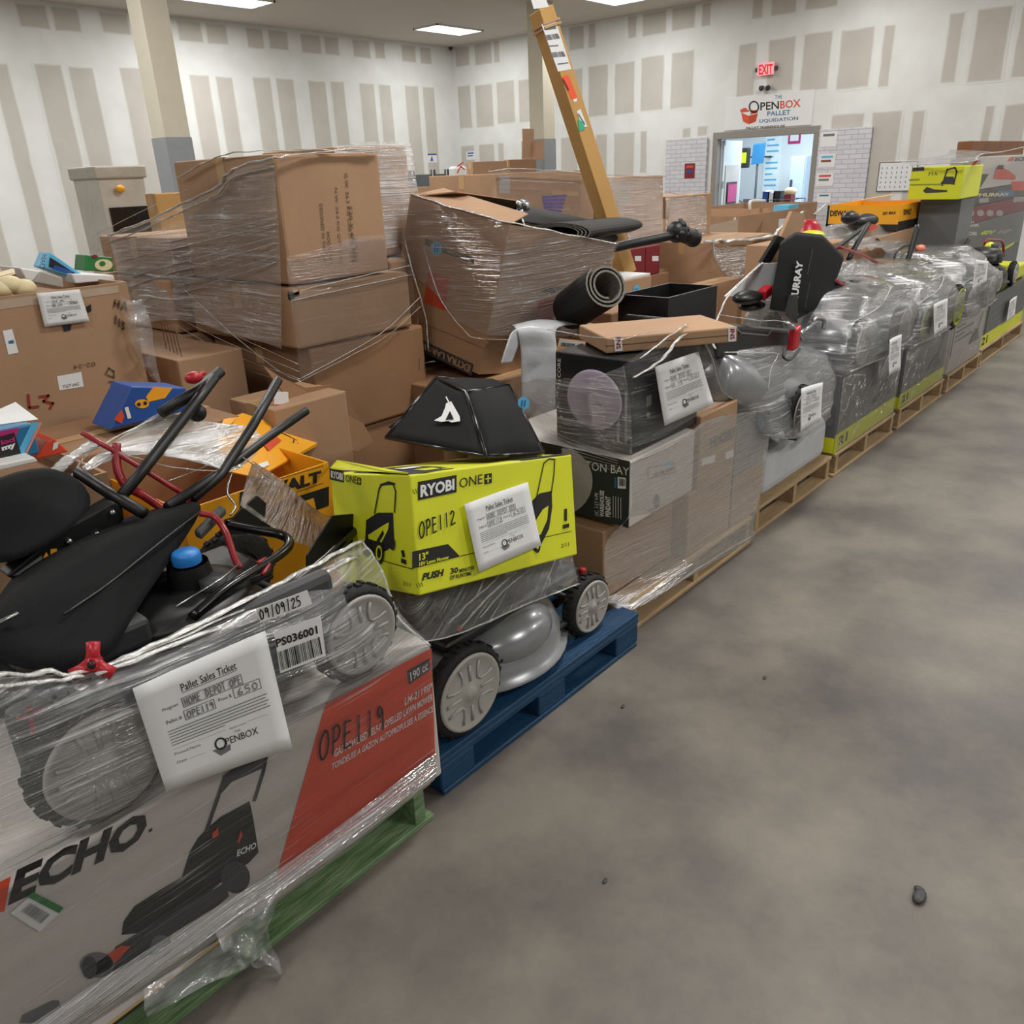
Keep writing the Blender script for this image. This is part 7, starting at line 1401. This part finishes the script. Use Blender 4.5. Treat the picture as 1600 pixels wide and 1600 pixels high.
for (a, b, lab) in ((15, 445, 'cream toy egg highest in the open egg box'), (36, 450, 'pale toy egg right in the open egg box'), (0, 452, 'pinkish toy egg left in the open egg box')):
    mb = MB(); mb.ball(at(a, b, y=ty - .17), .035, sc=(1.2, 1, .85)); mb.build('toy_egg', M['cream'], label=lab, cat='toy egg', group='toy eggs')
mb = MB(); mb.prism([at(-14, 438, y=ty - .16), at(24, 428, y=ty - .16), at(22, 420, y=ty - .1), at(-14, 430, y=ty - .1)], (0, .02, 0)); mb.build('lid', M['cream'], EGG)
mb = MB(); mb.box(gx0 + .02, gx1 - .02, GY_ + .02, 3.97, gz0 + .02, gz1 - .05); mb.build('packing_fill', M['card2'], label='brown packing filling the large toy bin', cat='packing')
# nearer toy carton with bright boxes
b_, f, g = open_carton('toy_carton', 'open brown carton at the left edge holding the pink and blue toy box', (.30, 2.16, .0), (.50, 0, 0), (0, .5, 0), (0, 0, .97), M['card'], th=.01)
mb = MB(); mb.box(.315, .785, 2.175, 2.645, .02, .93); mb.build('packing_fill', M['card2'], label='brown packing filling the open carton at the left edge', cat='packing')
y = 2.3; P0, P1 = at(-40, 735, y=y), at(65, 715, y=y); zt = at(20, 668, y=y).z
tb, f, g, tp = carton('toy_box', 'pink and blue boxed toy at the left edge marked in white letters', (P0.x, y, P0.z + .0), (P1.x - P0.x, 0, 0), (0, .22, 0), (0, 0, zt - P0.z), M['teal'], tape=False)
pr = MB(); f.pp(pr, [(-40, 735), (10, 724), (30, 668), (-40, 680)], 0, 1); f.pp(pr, [(20, 722), (33, 719), (62, 660), (50, 660)], 1, 1); f.pp(pr, [(34, 719), (38, 718), (66, 660), (62, 660)], 2, 2); f.pp(pr, [(0, 717), (33, 708), (22, 676), (0, 682)], 3, 2); f.text(pr, 'my', [(4, 707), (26, 700), (24, 692), (2, 699)], 4, bold=.05, e=4); f.text(pr, 'loci', [(2, 696), (24, 690), (22, 682), (1, 688)], 0, bold=.05, e=4)
tp.pp(pr, [(-30, 652), (24, 628), (60, 655), (-20, 666)], 4, 1); pr.build('printed_graphics', [M['pink'], M['sky'], mat('print_coral', 'e08a78', .5), M['ink'], M['paper']], tb)
o, f = tbox('toy_packet', 'orange and white packet beside the pink and blue toy box', 'packet', [(52, 720), (108, 706), (84, 684), (74, 690)], 2.36, .1, 'orange'); pr = MB(); f.pp(pr, [(82, 704), (90, 700), (92, 690), (84, 692)], 0); pr.build('print', M['paper'], o)
o, f = tbox('toy_packet', 'white packet under the pink and blue toy box', 'packet', [(-10, 738), (60, 722), (54, 714), (-12, 728)], 2.24, .08, 'white')
# blue toy box with yellow figures
y = 2.62; o, f = tbox('toy_box', 'blue toy box with yellow cut-out windows standing before the tall stack', 'toy box', [(172, 672), (300, 640), (290, 606), (206, 604)], y, .14, 'blue')
pr = MB(); f.pp(pr, arc(222, 631, 11, 7), 0); f.pp(pr, arc(217, 632, 3, 3), 1, 2); f.pp(pr, arc(227, 630, 3, 3), 1, 2); f.pp(pr, [(228, 620), (232, 628), (258, 622), (270, 606), (240, 604)], 0); f.pp(pr, [(178, 655), (190, 640), (194, 650), (190, 662)], 2, 2); f.line(pr, [(198, 638), (202, 652)], .012, 3); f.text(pr, 'PUPPY', [(264, 641), (284, 636), (284, 630), (264, 635)], 3, bold=.03); pr.build('printed_graphics', [M['yellow'], M['ink'], M['orange'], M['paper']], o)
abox('cardboard_box', 'brown carton holding the blue toy box before the tall stack', .84, 1.40, 2.5, 2.95, .0, at(220, 668, y=2.62).z - .01, 'card2')
# wrapped furniture far left
y = 5.2; P0, P1 = at(150, 420, y=y), at(236, 420, y=y)
fx0, fx1 = at(150, 270, y=y).x, at(222, 262, y=y).x; ztp = at(170, 262, y=y).z
wf = thing('wrapped_furniture', ((fx0 + fx1) / 2, y, 0), 'pale wrapped dresser with a dark glossy panel left of the cream column', 'furniture')
mb = MB(); mb.box(fx0, fx1, y, y + .35, .0, ztp); mb.build('body', mat('padding_pale', 'c9c3b8', .3, bump=.6, bscale=18), wf, bevel=.01)
mb = MB(); mb.box(fx0 - .015, fx1 + .015, y - .02, y + .36, ztp - .06, ztp + .01); mb.build('top_rail', mat('padding_edge', 'b9b2a6', .3, bump=.6, bscale=18), wf, bevel=.01)
mb = MB(); mb.box(fx0 + .03, fx1, y - .012, y - .002, ztp - .5, ztp - .22); mb.build('dark_panel', mat('gloss_black', '17181c', .12, bump=.5, bscale=30), wf)
mb = MB(); c = at(188, 295, y=y - .03); mb.ball(c, .028, sc=(1, .5, .8)); mb.build('yellow_rosette', M['yellow'], wf)
0 and film_cover('stretch_wrap', 'wrinkled film over the pale wrapped dresser', [V((x, yy, z)) for x in (fx0 - .03, fx1 + .06) for yy in (y - .04, y + .38) for z in (.9, ztp + .02)], FILMC, 201, ups, .01)
b_, f, g, tp = abox('cardboard_box', 'yellow-brown carton peeping out behind the tall stack near the cream column', at(243, 310, y=4.6).x, at(285, 305, y=4.6).x + .2, 4.6, 4.72, .0, at(250, 302, y=4.6).z, 'card3')
# folded grey playpen and cartons in the room corner
pp = thing('folding_fence', (8.2, 9.2, 0), 'dark grey fabric folding playpen fence standing in front of the room corner', 'fence')
xs = [at(a, 275, y=9.2).x for a in (636, 652, 677, 706)]
for k, x in enumerate(xs): mb = MB(); mb.tube([(x, 9.2 + (k % 2) * .1, 0), (x, 9.2 + (k % 2) * .1, 1.76)], .04, seg=8); mb.build('post', M['black'], pp)
for k in range(3):
    mb = MB(); mb.hexa((xs[k], 9.2 + (k % 2) * .1, .1), (xs[k + 1] - xs[k], .1 if k % 2 == 0 else -.1, 0), (0, .01, 0), (0, 0, 1.6)); mb.build('panel', mat('fence_fabric', '62686c', .8), pp)
for (a0, a1, bt, y, lab, m) in ((650, 674, 292, 7.6, 'brown carton flap before the grey folding fence', 'card'), (706, 728, 284, 8.6, 'brown carton under the white plastic tub in the corner', 'card2'), (738, 792, 252, 9.0, 'large open brown carton left of the long tan box', 'card'), (796, 838, 249, 9.6, 'brown carton beside the grey column foot', 'card2'), (638, 700, 330, 6.0, 'brown carton low behind the tilted moving carton', 'card')):
    abox('cardboard_box', lab, at(a0, bt, y=y).x, at(a1, bt, y=y).x, y, y + .12, 0, at((a0 + a1) / 2, bt, y=y).z, m)
mb = MB(); p = at(721, 284, y=8.6); mb.box(p.x - .13, p.x + .13, 8.6, 8.72, p.z - .0, at(721, 260, y=8.7).z); o = mb.build('plastic_tub', M['white'], label='white plastic tub with red marks on a carton in the corner', cat='tub', bevel=.03)
ff = Face((p.x - .13, 8.599, p.z), (1, 0, 0), (0, 0, 1)); pr = MB(); ff.line(pr, [(.06, .12), (.13, .2), (.2, .16)], .02, 0, 2, px=False); ff.line(pr, [(.07, .2), (.18, .25)], .02, 0, 2, px=False); pr.build('marks', M['orange'], o)
p = at(812, 248, y=9.7); mb = MB(); mb.hexa((p.x, 9.65, p.z), (.28, 0, .03), (0, .01, 0), (.03, 0, .22)); mb.hexa((p.x + .05, 9.66, p.z + .2), (.3, 0, 0), (0, .01, 0), (0, .0, .26)); mb.hexa((p.x + .3, 9.6, p.z - .02), (.25, 0, 0), (0, .3, 0), (0, 0, .3)); mb.build('folded_carton', M['card'], label='open brown carton with a raised flap on the carton by the grey column', cat='box')
# ================================================================ third row of wrapped cartons in the middle
G5 = 'wrapped cartons of the middle rear row'
y = 4.2
b_, f, g, tp = abox('cardboard_box', 'wide wrapped brown carton with a white label pouch behind the tilted carton', at(775, 270, y=y).x, at(928, 300, y=y).x, y, 4.9, 1.05, at(850, 268, y=y).z, 'card', group=G5)
pr = MB(); f.pp(pr, [(780, 302), (797, 302), (797, 276), (780, 276)], 0); 
for k in range(6): f.line(pr, [(848 + k, 308 + 5 * k), (885 - 2 * k, 306 + 6 * k)], .02, 1)
f.pp(pr, [(862, 297), (905, 299), (903, 306), (862, 306)], 2); pr.build('label_pouch', [M['hub'], mat('print_violet', '5b4a9c', .4), M['tape']], b_)
abox('cardboard_box', 'brown carton below the wide wrapped carton in the middle rear row', at(775, 270, y=y).x, at(928, 300, y=y).x + .1, y - .02, 4.9, .0, 1.045, 'card2', group=G5)
b_, f, g, tp = abox('cardboard_box', 'wrapped brown carton with a barcode right behind the tan post box', at(945, 300, y=y).x, at(1036, 290, y=y).x, y, 4.9, 1.22, at(990, 276, y=y).z, 'card', group=G5)
pr = MB(); f.pp(pr, [(967, 320), (983, 319), (985, 291), (968, 292)], 0); barcode(f, pr, [(970, 305), (982, 304), (983, 294), (970, 295)], 1, n=8); pr.build('shipping_label', [M['hub'], M['inkgrey']], b_)
b_, f, g, tp = abox('cardboard_box', 'big wrapped brown carton right of the tan post box in the middle rear row', at(975, 380, y=y).x, at(1104, 380, y=y).x, y - .03, 4.9, .80, 1.215 if False else at(1075, 303, y=y).z, 'card', group=G5) if False else (None,) * 4
zc = at(1060, 306, y=y).z
b_, f, g, tp = abox('cardboard_box', 'big wrapped brown carton nearest the left brick panel in the middle rear row', at(1040, 380, y=y).x, at(1104, 380, y=y).x, y - .03, 4.9, .80, zc, 'card', group=G5)
pr = MB(); f.pp(pr, [(1052, 327), (1063, 326), (1063, 313), (1052, 314)], 0); pr.build('shipping_label', M['hub'], b_)
abox('cardboard_box', 'wrapped brown carton under the barcode carton right of the tan post box', at(950, 380, y=y).x, at(1040, 380, y=y).x - .01, y - .02, 4.9, .98, 1.215, 'card', group=G5)
for (a0, a1, lab) in ((982, 1008, 'left of two maroon cartons right of the black roll'), (1009, 1031, 'right of two maroon cartons right of the black roll')):
    b_, f, g, tp = abox('maroon_carton', lab, at(a0, 410, y=3.9).x, at(a1, 410, y=3.9).x, 3.9, 4.15, at(995, 434, y=3.9).z, at(995, 388, y=3.9).z, 'maroon', tape=False, group='maroon cartons'); pr = MB(); f.pp(pr, [(a0 + 10, 408), (a0 + 20, 408), (a0 + 20, 400), (a0 + 10, 400)], 0); pr.build('label', M['paper'], b_)
b_, f, g, tp = abox('cardboard_box', 'wrapped brown carton with two white labels below the big wrapped one', at(1031, 440, y=4.0).x, at(1100, 440, y=4.0).x, 4.0, 4.8, .40, at(1065, 415, y=4.0).z, 'card', group=G5)
pr = MB(); f.pp(pr, [(1041, 456), (1054, 455), (1054, 430), (1042, 431)], 0); f.pp(pr, [(1082, 433), (1090, 432), (1090, 423), (1082, 424)], 0); pr.build('shipping_label', M['hub'], b_)
abox('cardboard_box', 'brown carton lowest at the right of the middle rear row', at(985, 470, y=4.0).x, 7.5, 4.02, 4.8, 0, .395, 'card2', group=G5)
abox('cardboard_box', 'brown carton below the maroon cartons in the middle rear row', at(975, 460, y=3.88).x, at(1031, 440, y=4.0).x - .05, 3.88, 4.2, .4, at(995, 434, y=3.9).z - .003, 'card2', group=G5)
wM = thing('stretch_wrap', (5.5, 4.15, .5), 'streaky film around the wrapped cartons of the middle rear row', 'plastic wrap')
Y = 4.13; mb = MB()
mb.grid(film_grid([[q(770, 268, Y), q(820, 267, Y), q(880, 269, Y), q(926, 272, Y)], [q(770, 300, Y), q(820, 302, Y), q(880, 303, Y), q(926, 305, Y)], [q(772, 335, Y), q(820, 345, Y), q(880, 350, Y), q(926, 352, Y)]], 8, .004, 211, .004)); mb.grid(film_grid([[q(946, 280, Y), q(980, 278, Y), q(1010, 278, Y), q(1036, 279, Y)], [q(946, 330, Y), q(980, 330, Y), q(1010, 330, Y), q(1036, 330, Y)], [q(955, 380, Y), q(985, 380, Y), q(1010, 380, Y), q(1036, 380, Y)]], 8, .004, 212, .004)); mb.grid(film_grid([[q(1040, 308, Y), q(1060, 307, Y), q(1085, 306, Y), q(1104, 306, Y)], [q(1040, 350, Y), q(1060, 350, Y), q(1085, 350, Y), q(1104, 350, Y)], [q(1040, 400, Y), q(1060, 400, Y), q(1085, 400, Y), q(1102, 398, Y)]], 8, .004, 216, .004)); mb.build('film_sheet', FILMC, wM)
mb = MB(); film_strand(mb, [q(764, 268, Y), q(800, 264, Y), q(860, 266, Y), q(930, 272, Y), q(1000, 276, Y), q(1040, 276, Y)], .014, 213); film_strand(mb, [q(785, 281, Y), q(840, 284, Y), q(900, 286, Y)], .008, 214); film_strand(mb, [q(1040, 300, Y), q(1075, 305, Y), q(1108, 298, Y)], .012, 215); mb.build('film_rope', FILMW, wM)
# right of it: open cartons in front of the doorway
y = 4.4
o1, f, g = open_carton('cardboard_box', 'large open grey-brown carton before the doorway', (at(1155, 350, y=y).x, y, .0), (1.6, 0, 0), (0, 1.6, 0), (0, 0, at(1155, 338, y=y).z), M['card'], th=.014)
pr = MB(); g.pp(pr, [(1108, 372), (1153, 366), (1153, 342), (1108, 352)], 0); g.pp(pr, [(1146, 344), (1150, 343), (1150, 339), (1147, 340)], 1, 2); pr.build('printed_side', [M['tapeclear'], M['paper']], o1); pr = MB(); f.pp(pr, [(1216, 358), (1228, 356), (1229, 341), (1217, 342)], 1); f.pp(pr, [(1177, 368), (1192, 344), (1188, 368)], 2); pr.build('shipping_label', [M['tapeclear'], M['paper'], M['card2']], o1)
mb = MB(); mb.box(at(1155, 350, y=y).x + .03, at(1155, 350, y=y).x + 1.55, y + .03, y + 1.55, .22, at(1155, 338, y=y).z - .12); mb.build('packing_fill', M['card2'], label='brown packing inside the large open carton before the doorway', cat='packing')
y2 = 5.6; o1, f, g = open_carton('cardboard_box', 'wide open brown carton farther back before the right brick panel', (at(1185, 330, y=y2).x - .2, y2, .0), (2.4, 0, 0), (0, 1.3, 0), (0, 0, at(1240, 320, y=y2).z), M['card'], th=.014)
rod_ = MB(); rod_.tube(bez([at(1172, 328, y=4.9), at(1172, 316, y=4.9), at(1178, 314, y=4.9), at(1195, 314, y=4.9)], 5), .02, seg=8); rod_.build('white_pipe', M['white'], label='bent white pipe sticking out of the open carton before the doorway', cat='pipe')
mb = MB(); p = at(1232, 330, y=4.47); p.z = at(1155, 338, y=y).z - .118; mb.hexa(p, (.3, 0, .0), (0, .2, 0), (0, .0, .16)); mb.build('toy_packet', M['sky'], label='blue and white packet in the open carton before the doorway', cat='packet')
mb = MB(); mb.prism([at(1272, 335, y=5.57), at(1292, 318, y=5.57), at(1306, 322, y=5.57), (at(1296, 336, y=5.57))], (0, .02, 0)); mb.build('paper_sheet', M['paper'], label='white sheet lying before the right brick panel', cat='sheet')
y3 = 3.55; b_, f, g, tp = abox('cardboard_box', 'film-topped brown carton right of the knobbed black bar', at(1115, 400, y=y3).x, at(1205, 380, y=y3).x, y3, 4.2, .52, at(1150, 374, y=y3).z, 'card')
abox('cardboard_box', 'brown carton lowest beyond the open black bin', at(1112, 440, y=y3).x, at(1205, 430, y=y3).x, y3 - .05, 4.2, .0, .515, 'card2')
b_, f, g, tp = abox('cardboard_box', 'flat brown carton low right of the two-labelled carton', at(1110, 450, y=3.3).x - .1, at(1155, 440, y=3.3).x, 3.3, 3.48, .15, at(1130, 440, y=3.3).z, 'card')
wR = thing('stretch_wrap', (6.9, 3.5, 1.), 'bunched white film hung in loops on the film-topped carton', 'plastic wrap')
mb = MB(); film_strand(mb, [q(1103, 378, 3.5), q(1140, 376, 3.48), q(1175, 374, 3.48), q(1208, 368, 3.5)], .05, 221); film_strand(mb, [q(1113, 380, 3.48), q(1118, 405, 3.46), q(1130, 425, 3.46), q(1152, 438, 3.46)], .018, 222); film_strand(mb, [q(1208, 370, 3.5), q(1225, 350, 3.5), q(1255, 330, 3.5)], .03, 223); mb.build('film_rope', FILMW, wR)
mb = MB(); mb.grid(film_grid([[q(1115, 385, 3.5), q(1150, 385, 3.5), q(1190, 385, 3.5), q(1206, 382, 3.5)], [q(1118, 405, 3.48), q(1150, 410, 3.48), q(1180, 408, 3.48), q(1200, 400, 3.48)], [q(1130, 425, 3.48), q(1150, 436, 3.48), q(1165, 430, 3.48), q(1180, 418, 3.48)]], 7, .01, 225, .02)); mb.build('film_sheet', FILM, wR)
